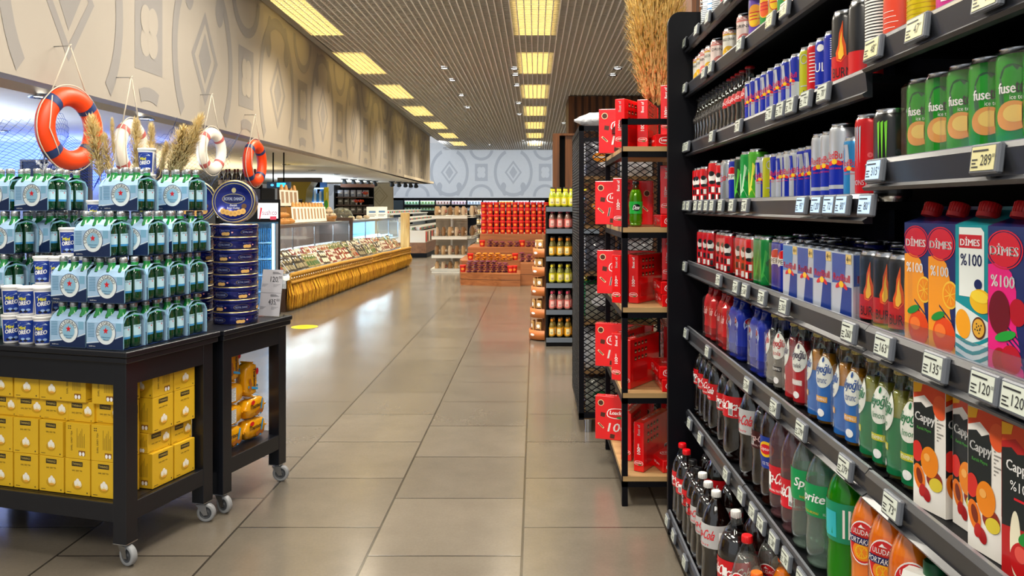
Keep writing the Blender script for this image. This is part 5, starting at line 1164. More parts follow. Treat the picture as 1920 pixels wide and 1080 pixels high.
# ---------------------------------------------------------------- yellow biscuit bags under the far table
def bag(W=.16, D=.07, H=.095):
    def build():
        m = C('#e8a40c', .25, coat=.5, bump=.4, sc=25); b = MB(); n = 11; vs = []; fs = []
        for i in range(n):
            t = -1+2*i/(n-1); s_ = (1-abs(t)**5)**.5 if abs(t) < 1 else .0; s_ = max(s_, .06); wob = 1+.04*math.sin(i*2.3)
            for k in range(14):
                a = 2*PI*k/14; cx = math.copysign(abs(math.cos(a))**.6, math.cos(a)); cz = math.copysign(abs(math.sin(a))**.6, math.sin(a))
                vs.append((t*W/2, D/2*cx*(.6+.4*s_) if abs(t) == 1 else D/2*cx*wob, H/2+H/2*cz*s_*wob if abs(t) < 1 else H/2+.003*cz))
        for i in range(n-1):
            for k in range(14): q = (k+1) % 14; fs.append((i*14+k, i*14+q, (i+1)*14+q, (i+1)*14+k))
        b.add(vs, fs, m, True)
        for sx in (-1, 1): b.box(sx*W/2-.004, sx*W/2+.004, -D*.48, D*.48, H/2-.003, H/2+.003, m)
        f = flat((0, -D/2*1.045, H/2), (1, 0, 0), (0, 0, 1)); f2 = flat((0, D/2*1.045, H/2), (-1, 0, 0), (0, 0, 1)); g = flat((0, 0, H*1.04), (1, 0, 0), (0, 1, 0))
        txt(b, f, 'Tourinos', -.01, H*.12, W*.55, H*.22, INK, .0012, .1, rot=.03, bold=.0006); elld(b, f, -.035, H*.32, .016, .010, C('#d81a20', .35), .001, 10); polyd(b, f, [(W*.15, -H*.4), (W*.22, -H*.4), (W*.34, H*.38), (W*.27, H*.38)], C('#3a9ad8', .35), .0008)
        for q in range(3): elld(b, f, W*.02+.018*q, -H*.25+.006*(q % 2), .012, .010, C('#a86420', .5), .0012+.0003*q, 10)
        rectd(b, f2, -W*.3, W*.12, -H*.32, H*.32, C('#dfe6ea', .4), .0008)
        for q in range(8): rectd(b, f2, -W*.28, W*(.10-.06*(q % 3)/2), H*(.27-.075*q), H*(.29-.075*q), C('#7b8a94', .5), .0012)
        rectd(b, g, -W*.3, W*.12, -D*.28, D*.28, C('#dfe6ea', .4), .0005); polyd(b, g, [(W*.2, -D*.35), (W*.27, -D*.35), (W*.3, D*.35), (W*.23, D*.35)], C('#3a9ad8', .35), .0008)
        return b.obj('biscuit_bag')
    return build
BUILD['bag'] = bag()
bl = [(.70, .09, 0, PI/2, 0), (.70, .09, 1, PI/2+.1, PI), (.70, .09, 2, PI/2-.06, PI), (.875, .09, 0, PI/2, 0), (.875, .09, 1, PI/2+.08, 0)]
BN = ['at the bottom left of the pile', 'second from the bottom, left of the pile', 'third from the bottom with white panel, left of the pile', 'at the bottom right of the pile', 'second from the bottom, right of the pile']
for q, (u, v, l, rz, fl) in enumerate(bl): put('bag', TP(u, v, SH+.003+.1*l), TR+rz+fl, f'yellow biscuit bag lying {BN[q]}', 'bag', 'yellow biscuit bags under the far table')
put('bag', TP(.665, .09, SH+.305+.085), 0, 'yellow biscuit bag standing on end at the top left of the pile', 'bag', 'yellow biscuit bags under the far table', rot=(PI/2*0, PI/2, TR+PI/2))
put('bag', TP(.80, .09, SH+.205+.085), 0, 'yellow biscuit bag standing on end at the top right of the pile', 'bag', 'yellow biscuit bags under the far table', rot=(0, PI/2, TR+PI/2))
# ---------------------------------------------------------------- pampas grass
def plume(b, base, tip, wd, m, n=420, droop=.1):
    base = Vector(base); tip = Vector(tip); ax = tip-base; L = ax.length; up = ax.normalized(); s1 = up.orthogonal().normalized(); s2 = up.cross(s1)
    b.tube([base, base+ax*.5, tip-ax*.05], .002, m, 5)
    for i in range(n):
        t = .12+.86*(i/n); p = base+ax*t; w_ = wd*math.sin(PI*min(1, (t-.05)*1.02))**.6
        a = R.uniform(0, 2*PI); d = s1*math.cos(a)+s2*math.sin(a); ln = L*.13*R.uniform(.5, 1.2)
        e = p+up*ln+d*w_*R.uniform(.5, 1.1)+Vector((0, 0, -droop*w_)); md = (p+e)/2+d*w_*.22
        s = up.cross(d).normalized()*wd*.035
        b.add([p-s, p+s, md+s, e, md-s], [(0, 1, 2, 4), (4, 2, 3)], m)
PM = C('#d8c38e', .9, var=.3, sc=30); PM2 = C('#dcc07c', .9, var=.3, sc=30)
def pampas(px0, py0, px1, py1, Y, wd, label, m=PM, n=420, Y1=None):
    Y1 = Y1 or Y; a = Vector((GX(px0, Y), Y, GZ(py0, Y))); c = Vector((GX(px1, Y1), Y1, GZ(py1, Y1)))
    b = MB(); plume(b, (0, 0, 0), c-a, wd, m, n); o = b.obj('pampas_plume'); o.location = a; return o
rt = empty('pampas_bunch', TP(.445, .535, TTOP)); tag(rt, 'bunch of dried pampas plumes in a dark vase behind the water stacks', 'dried grass')
b = MB(); b.lathe([(.036, 0), (.044, .02), (.042, .35), (.034, .45), (.04, .50)], C('#2a2420', .5), 20); b.obj('vase', rt)
rt.rotation_euler = (0, 0, 0); ro = Vector(rt.location)
for (a, y0_, c, y1_, wd) in ((190, 345, 172, 222, .042), (208, 345, 196, 255, .03), (214, 300, 210, 225, .012), (256, 340, 255, 228, .030), (282, 335, 284, 236, .024), (300, 330, 312, 268, .018), (318, 335, 345, 240, .045), (325, 338, 375, 221, .035), (322, 338, 368, 250, .03)):
    Y = 3.52; A0 = Vector((GX(a, Y), Y, GZ(y0_, Y))); A1 = Vector((GX(c, Y), Y, GZ(y1_, Y)))
    b = MB(); plume(b, A0-ro, A1-ro, wd*1.4, PM, 800); b.tube([Vector((0, 0, .05)), Vector((0, 0, .45)), A0-ro], .002, PM, 5); b.obj('plume', rt)
# ================================================================ WAFER BOX RACK, MESH RACK, BOTTLE SHELF (right of the aisle)
RKX0, RKX1, RKY0, RKY1 = .392, .93, 3.60, 4.46
r = empty('display_rack', (RKX0, RKY0, 0)); tag(r, 'open black steel rack with wooden boards full of red wafer boxes', 'rack'); RO = Vector(r.location)
def rp(b, nm, par=None): o = b.obj(nm, par or r); o.location = -RO if par is None else (0, 0, 0); return o
b = MB(); t = .026
for x in (RKX0, RKX1-t):
    for y in (RKY0, RKY1-t): b.box(x, x+t, y, y+t, 0, 1.745, BLK)
WZ = [1.62, 1.255, .895, .510, .135]
for z in WZ+[1.745]:
    b.box(RKX0, RKX1, RKY0, RKY0+t, z-.048 if z < 1.7 else z-t, z-.022 if z < 1.7 else z, BLK)
    for x in (RKX0, RKX1-t): b.box(x, x+t, RKY0+t, RKY1-t, z-.048 if z < 1.7 else z-t, z-.022 if z < 1.7 else z, BLK)
rp(b, 'steel_frame')
OAK = wood('#9c7c50', '#c0a070', 'x', 2)
for z in WZ: b = MB(); b.box(RKX0+.004, RKX1-.004, RKY0-.002, RKY1, z-.022, z, OAK); rp(b, 'board')
# red wafer gift boxes: spine 5 cm, face 30 x 23 cm
LR = C('#e01216', .25, coat=.6, bump=.12, sc=30); LRD = C('#9c0a10', .3); BRN = C('#4a2414', .4); CRM = C('#f2dcae', .4)
def logo(b, f, cu, cv, s):
    polyd(b, f, crom([(cu-s, cv-s*.35), (cu-s*.9, cv+s*.3), (cu, cv+s*.45), (cu+s*.9, cv+s*.3), (cu+s, cv-s*.35), (cu, cv-s*.55)], 3), CW, .0006)
    polyd(b, f, crom([(cu-s*.92, cv-s*.30), (cu-s*.83, cv+s*.25), (cu, cv+s*.39), (cu+s*.83, cv+s*.25), (cu+s*.92, cv-s*.30), (cu, cv-s*.48)], 3), C('#d8141a', .3), .0010)
    txt(b, f, 'Loacker', cu, cv+s*.03, s*1.5, s*.36, CW, .0014, .15, bold=s*.02); elld(b, f, cu+s*.3, cv-s*.42, s*.45, s*.12, C('#1f8a4a', .4), .0016, 8)
def waferbox():
    b = MB(); W, D, H = .05, .30, .225; b.box(-W/2, W/2, 0, D, 0, H, LR, .002)
    f = flat((0, 0, 0), (1, 0, 0), (0, 0, 1)); logo(b, f, 0, .040, .020)
    txt(b, f, 'Best of', 0, .19, .05, .013, CW, .0007, rot=PI/2, bold=.0003); txt(b, f, '100', 0, .095, .030, .016, CW, .0007, rot=PI/2, bold=.0004); txt(b, f, 'years', .0, .118, .018, .010, CW, .0007, rot=PI/2)
    for sd in (1, -1):
        f = flat((sd*W/2, D/2, 0), (0, sd, 0), (0, 0, 1))
        if sd < 0:
            logo(b, f, -.03, .14, .055); txt(b, f, '100', -.03, .065, .10, .045, CW, .0008, .2, bold=.0008); txt(b, f, 'years', .05, .05, .05, .02, CW, .0008, .2)
            for (x, y, q) in ((-.12, .19, 0), (-.11, .13, 1), (-.12, .07, 2), (.06, .20, 1), (.12, .16, 0), (.11, .08, 2), (.02, .2, 2), (-.06, .02, 1)):
                if q == 0: elld(b, f, x, y, .016, .016, CRM, .0006, 10); elld(b, f, x, y, .013, .013, BRN, .0009, 10)
                elif q == 1: polyd(b, f, [(x-.013, y-.010), (x+.010, y-.014), (x+.014, y+.008), (x-.010, y+.012)], BRN, .0006)
                else: polyd(b, f, [(x-.018, y+.012), (x+.012, y-.014), (x+.018, y-.008), (x-.010, y+.017)], CRM, .0006); polyd(b, f, [(x-.012, y+.010), (x+.010, y-.010), (x+.013, y-.006), (x-.008, y+.014)], BRN, .0009)
        else:
            for i in range(4):
                for k in range(3): rectd(b, f, -.11+.035*i, -.088+.035*i, .19-.033*k, .208-.033*k, BRN); rectd(b, f, -.107+.035*i, -.091+.035*i, .194-.033*k, .198-.033*k, CRM, .0008)
            rectd(b, f, -.12, .02, .03, .09, C('#c01016', .35)); rectd(b, f, .09, .13, .03, .07, CW)
            for q in range(8): rectd(b, f, .093+.0045*q, .0955+.0045*q, .034, .066, INK, .0009)
    f = flat((0, D/2, H), (0, 1, 0), (-1, 0, 0)); txt(b, f, 'Best of 100 years', 0, 0, .2, .018, CW, .0007); f = flat((0, D, 0), (-1, 0, 0), (0, 0, 1)); logo(b, f, 0, .04, .02)
    return b.obj('wafer_box')
BUILD['wafer'] = waferbox
def wafersmall():
    b = MB(); W, D, H = .17, .22, .055; b.box(-W/2, W/2, 0, D, 0, H, LR, .002); f = flat((0, 0, 0), (1, 0, 0), (0, 0, 1)); logo(b, f, -.035, .028, .032); txt(b, f, '100', .045, .030, .04, .022, CW, .0007, bold=.0004); txt(b, f, 'years', .05, .010, .03, .009, CW, .0007)
    f = flat((0, D/2, H), (1, 0, 0), (0, 1, 0)); logo(b, f, 0, 0, .05)
    f = flat((-W/2, D/2, 0), (0, -1, 0), (0, 0, 1)); logo(b, f, -.05, .028, .03); txt(b, f, '100 years', .04, .028, .06, .015, CW, .0007); return b.obj('wafer_box')
BUILD['waferflat'] = wafersmall
SHN = {0: 'top board', 1: 'second board from the top', 2: 'middle board', 3: 'fourth board down', 4: 'lowest board'}
def wafer(shelf, x, y, rz, what, dz=0, kind='wafer', tilt=0):
    g_ = 'upright red wafer boxes on the rack' if kind == 'wafer' else 'flat red wafer boxes on the rack'
    o = put(kind, (x, y, WZ[shelf]+.0015+dz), rz, f'red wafer box {what}, {SHN[shelf]}', 'box', g_, rot=(0, tilt, rz))
    return o
# top board
wafer(0, .625, 4.05, 1.35, 'facing the aisle at the far left corner')
wafer(0, GX(1152, 3.75)+.02, 3.70, -.55, 'raised in front at the left corner', dz=.001); 
wafer(0, .60, 3.66, -.35, 'standing on flat boxes at the right, back side out', dz=.058)
wafer(0, .50, 3.72, -.3, 'behind the front pair'); wafer(0, .76, 3.70, -.1, 'standing behind the flat box, right side')
wafer(0, .63, 3.615, 0, 'lying flat at the front right', kind='waferflat')
# second
wafer(1, .61, 4.12, 1.3, 'tilted out at the far left corner'); wafer(1, GX(1152, 3.75)+.015, 3.72, -.3, 'upright at the front left corner')
wafer(1, .605, 3.70, -.2, 'upright behind the flat pair, left one', dz=.058); wafer(1, .665, 3.66, -.12, 'upright behind the flat pair, right one', dz=.058)
wafer(1, .655, 3.62, 0, 'flat at the bottom front right', kind='waferflat'); wafer(1, .66, 4.03, -.2, 'upright at the back behind the green bottle')
wafer(1, .74, 4.06, -.2, 'upright in the back right')
# middle
wafer(2, .62, 4.12, 1.3, 'standing at the far left corner'); wafer(2, GX(1148, 3.75)+.02, 3.76, -.65, 'leaning forward at the front left'); wafer(2, GX(1182, 3.7)+.02, 3.75, -.6, 'back side out beside the front post')
wafer(2, .61, 3.68, -.15, 'upright on the flat pair at the right', dz=.114)
wafer(2, .66, 3.615, 0, 'flat at the bottom front right', kind='waferflat'); wafer(2, .655, 3.618, .02, 'flat, upper of the front right pair', dz=.0565, kind='waferflat'); wafer(2, .68, 4.05, -.1, 'upright at the back centre')
# fourth
wafer(3, .61, 4.14, 1.25, 'facing the aisle at the far left corner'); wafer(3, GX(1150, 3.85)+.015, 3.86, -.5, 'second from the left corner'); wafer(3, GX(1160, 3.7)+.03, 3.68, -.6, 'nearest the left front post')
wafer(3, .64, 3.67, -.15, 'upright on the flat pair at the right', dz=.114); wafer(3, .66, 3.615, 0, 'flat at the bottom front right', kind='waferflat'); wafer(3, .65, 3.63, .05, 'flat, upper of the front right pair', dz=.0565, kind='waferflat'); wafer(3, .68, 4.07, -.1, 'upright at the back centre')
# lowest
wafer(4, .61, 4.12, 1.28, 'facing the aisle at the far left corner', dz=.0); wafer(4, .435, 3.82, -.4, 'second from the left front post'); wafer(4, .475, 3.66, -.55, 'in front leaning at the left')
wafer(4, .665, 3.66, .25, 'flat at the front right', kind='waferflat'); wafer(4, .67, 4.08, -.15, 'upright at the back'); wafer(4, .74, 4.0, -.2, 'upright at the back right')
# green soda bottle left on the second board
BUILD['dew'] = bottle(pet(.040, .285), 0, BK, .0155, .019, C('#6d9a12', .1, coat=1), .245, (.085, .15, C('#1fae3c', .35), lambda b, f, r, z0, z1: [elld(b, f, o*r, .118, r*.6, .018, BK, .0005, 10) or txt(b, f, 'Dew', o*r, .118, r*1.0, .022, CW, .0012, .3, bold=.0006) for o in (-.2, 2.5)]), clearm('#cfe87a', .05))
BUILD['dew'] = bottle(pet(.031, .205), 0, BK, .0145, .016, C('#6d9a12', .1, coat=1), .17, (.06, .115, C('#1fae3c', .35), lambda b, f, r, z0, z1: [elld(b, f, o*r, .088, r*.6, .016, BK, .0005, 10) or txt(b, f, 'Dew', o*r, .088, r*1.0, .02, CW, .0012, .3, bold=.0006) for o in (-.2, 2.5)]), clearm('#cfe87a', .05))
put('dew', (GX(1192, 3.66), 3.66, WZ[1]+.002), .2, 'green lime soda bottle with black cap among the red wafer boxes', 'bottle')
for q, x in enumerate((.40, .46, .52)): pass
# pampas plumes behind the top boxes
rt = empty('pampas_bunch', (.60, 4.1, WZ[0]+.002)); tag(rt, 'tall golden pampas bunch standing on the wafer rack beneath the ceiling', 'dried grass'); ro = Vector(rt.location)
b = MB(); b.lathe([(.04, 0), (.05, .02), (.045, .2), (.05, .24)], C('#2a2420', .5), 18); b.obj('vase', rt)
for (a, y0_, c, y1_, wd, n) in [(q0, q1+70, q2, q3, q4*.8, q5) for (q0, q1, q2, q3, q4, q5) in ((1216, 150, 1192, -30, .13, 1000), (1226, 160, 1222, -60, .14, 1100), (1234, 160, 1252, -50, .14, 1100), (1228, 160, 1272, -10, .10, 700), (1216, 120, 1186, 5, .08, 500))]:
    A0 = Vector((GX(a, 4.1), 4.1, GZ(y0_, 4.1))); A1 = Vector((GX(c, 4.1), 4.05, GZ(y1_, 4.1))); b = MB(); plume(b, A0-ro, A1-ro, wd, PM2, n); b.tube([(0, 0, .05), A0-ro], .003, PM2, 5); b.obj('plume', rt)
# ---------------------------------------------------------------- expanded-metal rack with snack bags
MX0, MX1, MY0, MY1 = .262, .76, 4.76, 5.62
r = empty('mesh_rack', (MX0, MY0, 0)); tag(r, 'tall black wire mesh rack filled with crinkled snack bags', 'rack'); RO = Vector(r.location)
b = MB(); t = .03
for x in (MX0, MX1-t):
    for y in (MY0, MY1-t): b.box(x, x+t, y, y+t, .08, 1.83, BLK)
for z in (.09, 1.80):
    for y in (MY0, MY1-t): b.box(MX0, MX1, y, y+t, z, z+.03, BLK)
    for x in (MX0, MX1-t): b.box(x, x+t, MY0, MY1, z, z+.03, BLK)
rp(b, 'steel_frame')
MZ = [1.53, 1.235, .955, .665, .37, .10]
for z in MZ: b = MB(); b.box(MX0+.005, MX1-.005, MY0+.012, MY1-.01, z-.02, z, wood('#7a5c34', '#9c7a4c', 'x', 2)); rp(b, 'board')
def lattice(b, f, w_, h, cw, ch, th):
    nx = int(w_/cw); nz = int(h/ch)
    for i in range(nx+1):
        for k in range(nz):
            for s_ in (-1, 1):
                x = (i+(.5 if k % 2 else 0))*w_/nx; x2 = x+s_*w_/nx/2
                if x > w_+1e-6 or x2 < -1e-6 or x2 > w_+1e-6: continue
                p, q = f(x, k*h/nz, 0), f(x2, (k+1)*h/nz, 0); b.bar(p, q, th, BLK)
b = MB(); lattice(b, flat((MX0+.02, MY0+.004, .11), (1, 0, 0), (0, 0, 1)), MX1-MX0-.04, 1.70, .056, .018, .005); rp(b, 'front_mesh')
b = MB(); lattice(b, flat((MX0+.004, MY0+.02, .11), (0, 1, 0), (0, 0, 1)), MY1-MY0-.04, 1.70, .056, .018, .005); rp(b, 'side_mesh')
for x in (MX0+.06, MX1-.06):
    for y in (MY0+.05, MY1-.05): b = MB(); b.cyl(.022, 0, .075, STEEL, 14, (x, y)); b.cyl(.03, .072, .09, STEEL, 14, (x, y)); rp(b, 'foot')
def snack(c1, c2, c3):
    def build():
        b = MB(); W, D, H = .20, .10, .23; m = C(c1, .2, .15, coat=.8, bump=.9, sc=40, var=.15); n = 9; vs = []; fs = []
        for j in range(n):
            t = j/(n-1); s_ = math.sin(PI*min(max(t, .03), .97))**.45
            for i in range(16):
                a = 2*PI*i/16; k = 1+.05*math.sin(i*3+j*2.1)
                vs.append((W/2*k*math.copysign(abs(math.sin(a))**.7, math.sin(a)), -D/2*s_*k*math.cos(a)*abs(math.cos(a))**.2, H*t+.004*abs(math.sin(i*2.2))))
        for j in range(n-1):
            for i in range(16): k = (i+1) % 16; fs.append((j*16+i, j*16+k, (j+1)*16+k, (j+1)*16+i))
        b.add(vs, fs, m, True)
        f = flat((0, -D/2-.004, 0), (1, 0, 0), (0, 0, 1)); elld(b, f, 0, H*.55, W*.3, H*.14, C(c2, .3), .0005, 14); elld(b, f, .02, H*.33, W*.22, H*.08, C(c3, .3), .0008, 12); rectd(b, f, -W*.25, W*.2, H*.53, H*.57, CW, .0012)
        return b.obj('snack_bag')
    return build
SN = [('snk_w', '#e0e2e8', '#c23a34', '#e8e8ec', 'silver and white'), ('snk_o', '#6a4a30', '#e8901c', '#c8c8cc', 'dark and orange'), ('snk_k', '#5a5a64', '#9a9aa4', '#d8d8e0', 'charcoal'), ('snk_g', '#2a9a58', '#e8ecf0', '#2e2e34', 'green'), ('snk_s', '#d8dadf', '#eceef2', '#9a9ca4', 'white'), ('snk_m', '#9a9c90', '#2c7a48', '#c8c8cc', 'grey green')]
LVL = ['top', 'second', 'third', 'fourth', 'fifth', 'lowest']
for li, z in enumerate(MZ):
    kk = SN[li]; BUILD[kk[0]] = snack(*kk[1:4]); BUILD.setdefault('snk_alt'+str(li), snack(SN[(li+2) % 6][1], SN[(li+1) % 6][2], SN[li][3]))
    n = 0
    for row_ in range(3):
        for c in range(2):
            n += 1; put(kk[0] if (row_+c+li) % 3 else 'snk_alt'+str(li), (MX0+.135+.225*c, MY0+.09+.14*row_, z+.002), R.uniform(-.1, .1), f'{ORD[n-1]} crinkled {kk[4]} snack bag on the {LVL[li]} level of the mesh rack', 'snack bag', f'snack bags on the {LVL[li]} level of the mesh rack', sc=.9)
put('snk_w', (MX0+.04, MY0+.30, 1.885), 0, 'white snack bag lying on top of the mesh rack', 'snack bag', rot=(PI/2, 0, .9))
# ---------------------------------------------------------------- tonic bottle shelf
QX0, QX1, QY0, QY1 = GX(1024, 7.7), .62, 7.72, 8.25
r = empty('bottle_shelving', (QX0, QY0, 0)); tag(r, 'narrow black metal shelving with rows of mixer bottles beyond the mesh rack', 'shelving unit'); RO = Vector(r.location)
b = MB(); b.box(QX0, QX0+.02, QY0+.02, QY1, 0, 1.36, BLK2); b.box(QX1-.02, QX1, QY0+.02, QY1, 0, 1.36, BLK2); b.box(QX0, QX1, QY1-.02, QY1, 0, 1.36, BLK2); b.box(QX0, QX1, QY0, QY1, 0, .07, BLK2); rp(b, 'side_frame')
QZ = [GZ(y, 7.72) for y in (389, 430, 482, 532, 582, 634)]
for z in QZ:
    b = MB(); b.box(QX0, QX1, QY0, QY1, z-.012, z, BLK2); b.box(QX0, QX1, QY0-.012, QY0, z-.04, z+.005, C('#6d7784', .35, .3)); rp(b, 'shelf')
MB_ = [(.020, 0), (.027, .004), (.0275, .02), (.0275, .105), (.024, .125), (.013, .155), (.0118, .185), (.0118, .19)]
def mixer(liq, lab, neck):
    def dr(b, f, r, z0, z1): rectd(b, f, -.018, .018, z0+.012, z1-.012, C('#f4e8b0' if lab != '#e8746c' else '#f6c8c0', .4), .0006, 4); rectd(b, f, -.012, .012, z0+.02, z0+.024, INK, .001, 3); rectd(b, f, -.012, .012, z0+.03, z0+.033, INK, .001, 3)
    def build():
        rt = bottle(MB_, 0, C('#2c2a28', .4), .0125, .012, liq, .15, (.02, .098, C(lab, .4), dr), GLASSC, 12, name='mixer_bottle')()
        b = MB(); b.lathe([(.0135, .155), (.0124, .18)], C(neck, .4), 12, cap=False); b.obj('neck_label', rt); return rt
    return build
TON = [('mx_y', C('#d8d83c', .1, coat=1), '#e8dc1c', '#e8dc3c', 'lemon yellow'), ('mx_p', C('#b8867c', .1, coat=1), '#e8746c', '#d8506c', 'pink'), ('mx_o', C('#8c7a3c', .1, coat=1), '#f0b01c', '#e8912c', 'orange'), ('mx_l', C('#a8a04a', .1, coat=1), '#e0d41c', '#e8d83c', 'yellow'), ('mx_p', None, 0, 0, 'pink'), ('mx_d', C('#9a7a2c', .1, coat=1), '#f2a814', '#e8912c', 'amber')]
for li, z in enumerate(QZ):
    kk = TON[li]
    if kk[1] is not None: BUILD[kk[0]] = mixer(kk[1], kk[2], kk[3])
    n = 0
    for row_ in range(2):
        for c in range(6 if li == 0 else 5):
            n += 1; x = QX0+.055+c*(.062 if li == 0 else .075)+row_*.02; put(kk[0], (x, QY0+.035+.07*row_, z+.002), R.uniform(-.3, .3), f'{ORD[n-1]} {kk[4]} mixer bottle on the {LVL[li]} level of the narrow shelving', 'bottle', f'{kk[4]} mixer bottles on the {LVL[li]} level')
# ---------------------------------------------------------------- rounded orange snack stand beside it
EX, EY, ER = QX0-.012, 8.15, .42
r = empty('snack_stand', (EX, EY, 0)); tag(r, 'rounded orange-brown tiered snack stand beside the mixer bottle shelving', 'display stand')
OB = C('#c87236', .45); b = MB(); b.lathe([(.02, 0), (.02, 1.06)], C('#8c5a34', .5), 16);  b.obj('core', r)
EZ = [GZ(y, 7.9) for y in (455, 505, 545, 592, 640)]
for z in (.905, .72, .52, .30, .085):
    b = MB(); rr = .115+(.905-z)*.05; b.lathe([(0, -.07), (rr, -.07), (rr, .02), (rr-.008, .02), (rr-.008, -.0), (0, -.0)], OB, 20, (0, 0, z), a0=PI, a1=2*PI, cap=False); f = cylm(rr); ff = lambda u, v, k=0: f(u, v, k)
    elld(b, ff, -rr*.9, z-.025, .03, .012, CW, .002, 10); b.obj('tray', r)
def packet():
    b = MB(); b.box(-.035, .035, -.012, .012, 0, .12, C('#c89a5c', .35, bump=.3, sc=40), .005); f = flat((0, -.0125, 0), (1, 0, 0), (0, 0, 1)); elld(b, f, 0, .07, .022, .022, CW, .0005, 10); rectd(b, f, -.03, .03, .02, .035, BRN); return b.obj('snack_packet')
BUILD['packet'] = packet
for li, z in enumerate((.905, .72, .52, .30, .085)):
    rr = .082+(.905-z)*.05
    for q in range(4):
        a = PI+.4+q*.75; put('packet', (EX+rr*math.sin(a), EY-rr*math.cos(a), z+.002), a, f'{ORD[q]} tan snack packet from the left, {["top", "second", "third", "fourth", "lowest"][li]} tray of the rounded stand', 'snack packet', f'tan snack packets on the {["top", "second", "third", "fourth", "lowest"][li]} tray', sc=.85)
# ================================================================ LIFEBUOYS, NET, SIGN (left)
def lifebuoy(cm, bandm, ropem, Rr=.23, rr=.07):
    def build():
        rt = empty('lifebuoy'); n = 48; seg = 14; vs = []; fs = []; ms = []
        b = MB(); bands = [i for q in range(4) for i in range(int(n*(q+.5)/4)-1, int(n*(q+.5)/4)+2)]
        for i in range(n):
            A = 2*PI*i/n
            for k in range(seg):
                B = 2*PI*k/seg; q = Rr+rr*math.cos(B); vs.append((q*math.cos(A), rr*.85*math.sin(B), q*math.sin(A)))
        for i in range(n):
            for k in range(seg): fs.append((i*seg+k, i*seg+(k+1) % seg, ((i+1) % n)*seg+(k+1) % seg, ((i+1) % n)*seg+k))
        b.add(vs, fs, cm, True); b.obj('ring', rt)
        for q in range(4):
            b = MB(); vs = []; fs = []
            for i in range(5):
                A = PI/4+q*PI/2+(i-2)*.055
                for k in range(seg):
                    B = 2*PI*k/seg; w_ = Rr+(rr+.002)*math.cos(B); vs.append((w_*math.cos(A), (rr*.85+.002)*math.sin(B), w_*math.sin(A)))
            for i in range(4):
                for k in range(seg): fs.append((i*seg+k, i*seg+(k+1) % seg, (i+1)*seg+(k+1) % seg, (i+1)*seg+k))
            b.add(vs, fs, bandm, True); b.obj('strap', rt)
        b = MB(); pts = []
        for i in range(60):
            A = PI/4+2*PI*i/60; sag = abs(math.sin(2*(A-PI/4))); q = Rr+rr+.006+.008*sag; pts.append((q*math.cos(A), -.012, q*math.sin(A)))
        b.tube(pts, .0045, ropem, 6, closed=True)
        A = 3*PI/4; p = [(Rr+rr)*math.cos(A), -.045, (Rr+rr)*math.sin(A)]; b.tube([p, [-Rr-.03, -.066, -.02], [-.19, -.06, -.14], [-.16, -.055, -.2]], .0045, ropem, 6)
        b.obj('grab_rope', rt)
        b = MB(); top = (0, .0, .30+.30); 
        for s_ in (-1, 1): b.tube([(s_*(Rr+rr-.02)*.66, 0, (Rr+rr)*.72), (s_*.004, 0, .60)], .0055, ropem, 6)
        b.tube([(-.006, 0, .6), (0, -.01, .61), (.006, 0, .6), (0, .01, .59)], .006, ropem, 6, closed=True)
        b.obj('hanging_rope', rt); b = MB(); b.tube([(0, -.01, .595), (0, .02, .60), (0, .16, .60)], .004, STEEL, 6); b.obj('wall_hook', rt); return rt
    return build
ORG = C('#e8420c', .45); NVY = C('#1e3566', .5); ROPE = C('#c9bfae', .8); CRW = C('#e6e0d4', .5); RDB = C('#b8605c', .5)
BUILD['buoy_o'] = lifebuoy(ORG, NVY, ROPE); BUILD['buoy_w'] = lifebuoy(CRW, RDB, ROPE)
BUILD['buoy_o2'] = lifebuoy(ORG, NVY, ROPE, .225, .068); BUILD['buoy_w2'] = lifebuoy(CRW, RDB, ROPE, .19, .06)
for kd, px, py, Y, rz, sc, lab in (('buoy_o', 131, 241, 5.81, 1.38, 1, 'large orange lifebuoy with navy straps hanging nearest on the left'), ('buoy_w2', 246, 279, 6.74, 1.58, 1, 'white lifebuoy with red straps hanging behind the dried pampas'), ('buoy_w2', 397, 283, 8.52, 1.42, 1, 'white lifebuoy with red straps hanging right of the pampas'), ('buoy_o2', 478, 306, 9.93, 1.52, 1, 'small-looking orange lifebuoy with navy straps hanging farthest right')):
    put(kd, (GX(px, Y), Y, GZ(py, Y)), rz, lab, 'lifebuoy')
# hooks on the soffit
for px, py, Y in ((122, 98, 6.1), (252, 170, 7.5), (395, 198, 9.0), (480, 220, 10.4)): pass
def net(name, P, nu, nv, sag, label, th=.0016, colr='#28407c'):
    """P: four corners (top-left, top-right, bottom-right, bottom-left)"""
    P = [Vector(p) for p in P]; m = C(colr, .8); g_ = {}
    for i in range(nu+1):
        for j in range(nv+1):
            u, v = i/nu, j/nv; p = P[0].lerp(P[1], u).lerp(P[3].lerp(P[2], u), v)
            p = p+Vector((0, .12*math.sin(u*9+v*4), -sag*math.sin(PI*u)*(1-v*.6)*1.0+.03*math.sin(u*14+v*3))); g_[i, j] = p
    b = MB()
    for i in range(nu+1):
        for j in range(nv+1):
            if (i+j) % 2 == 0:
                for di, dj in ((1, 1), (1, -1)):
                    if 0 <= i+di <= nu and 0 <= j+dj <= nv: b.tube([g_[i, j], g_[i+di, j+dj]], th, m, 3, cap=False)
    o = b.obj('fishing_net'); tag(o, label, 'net'); return o
def PP(px, py, Y): return (GX(px, Y), Y, GZ(py, Y))
net('fishing_net', [PP(-60, 250, 6.6), PP(82, 181, 6.25), PP(150, 340, 6.9), PP(-60, 340, 6.9)], 34, 30, .10, 'blue fishing net draped left of and behind the large orange lifebuoy')
net('fishing_net', [PP(86, 196, 6.75), PP(205, 290, 7.1), PP(230, 345, 7.3), PP(90, 345, 7.25)], 30, 30, .08, 'blue fishing net draped through the ring of the large orange lifebuoy', colr='#2040b0')
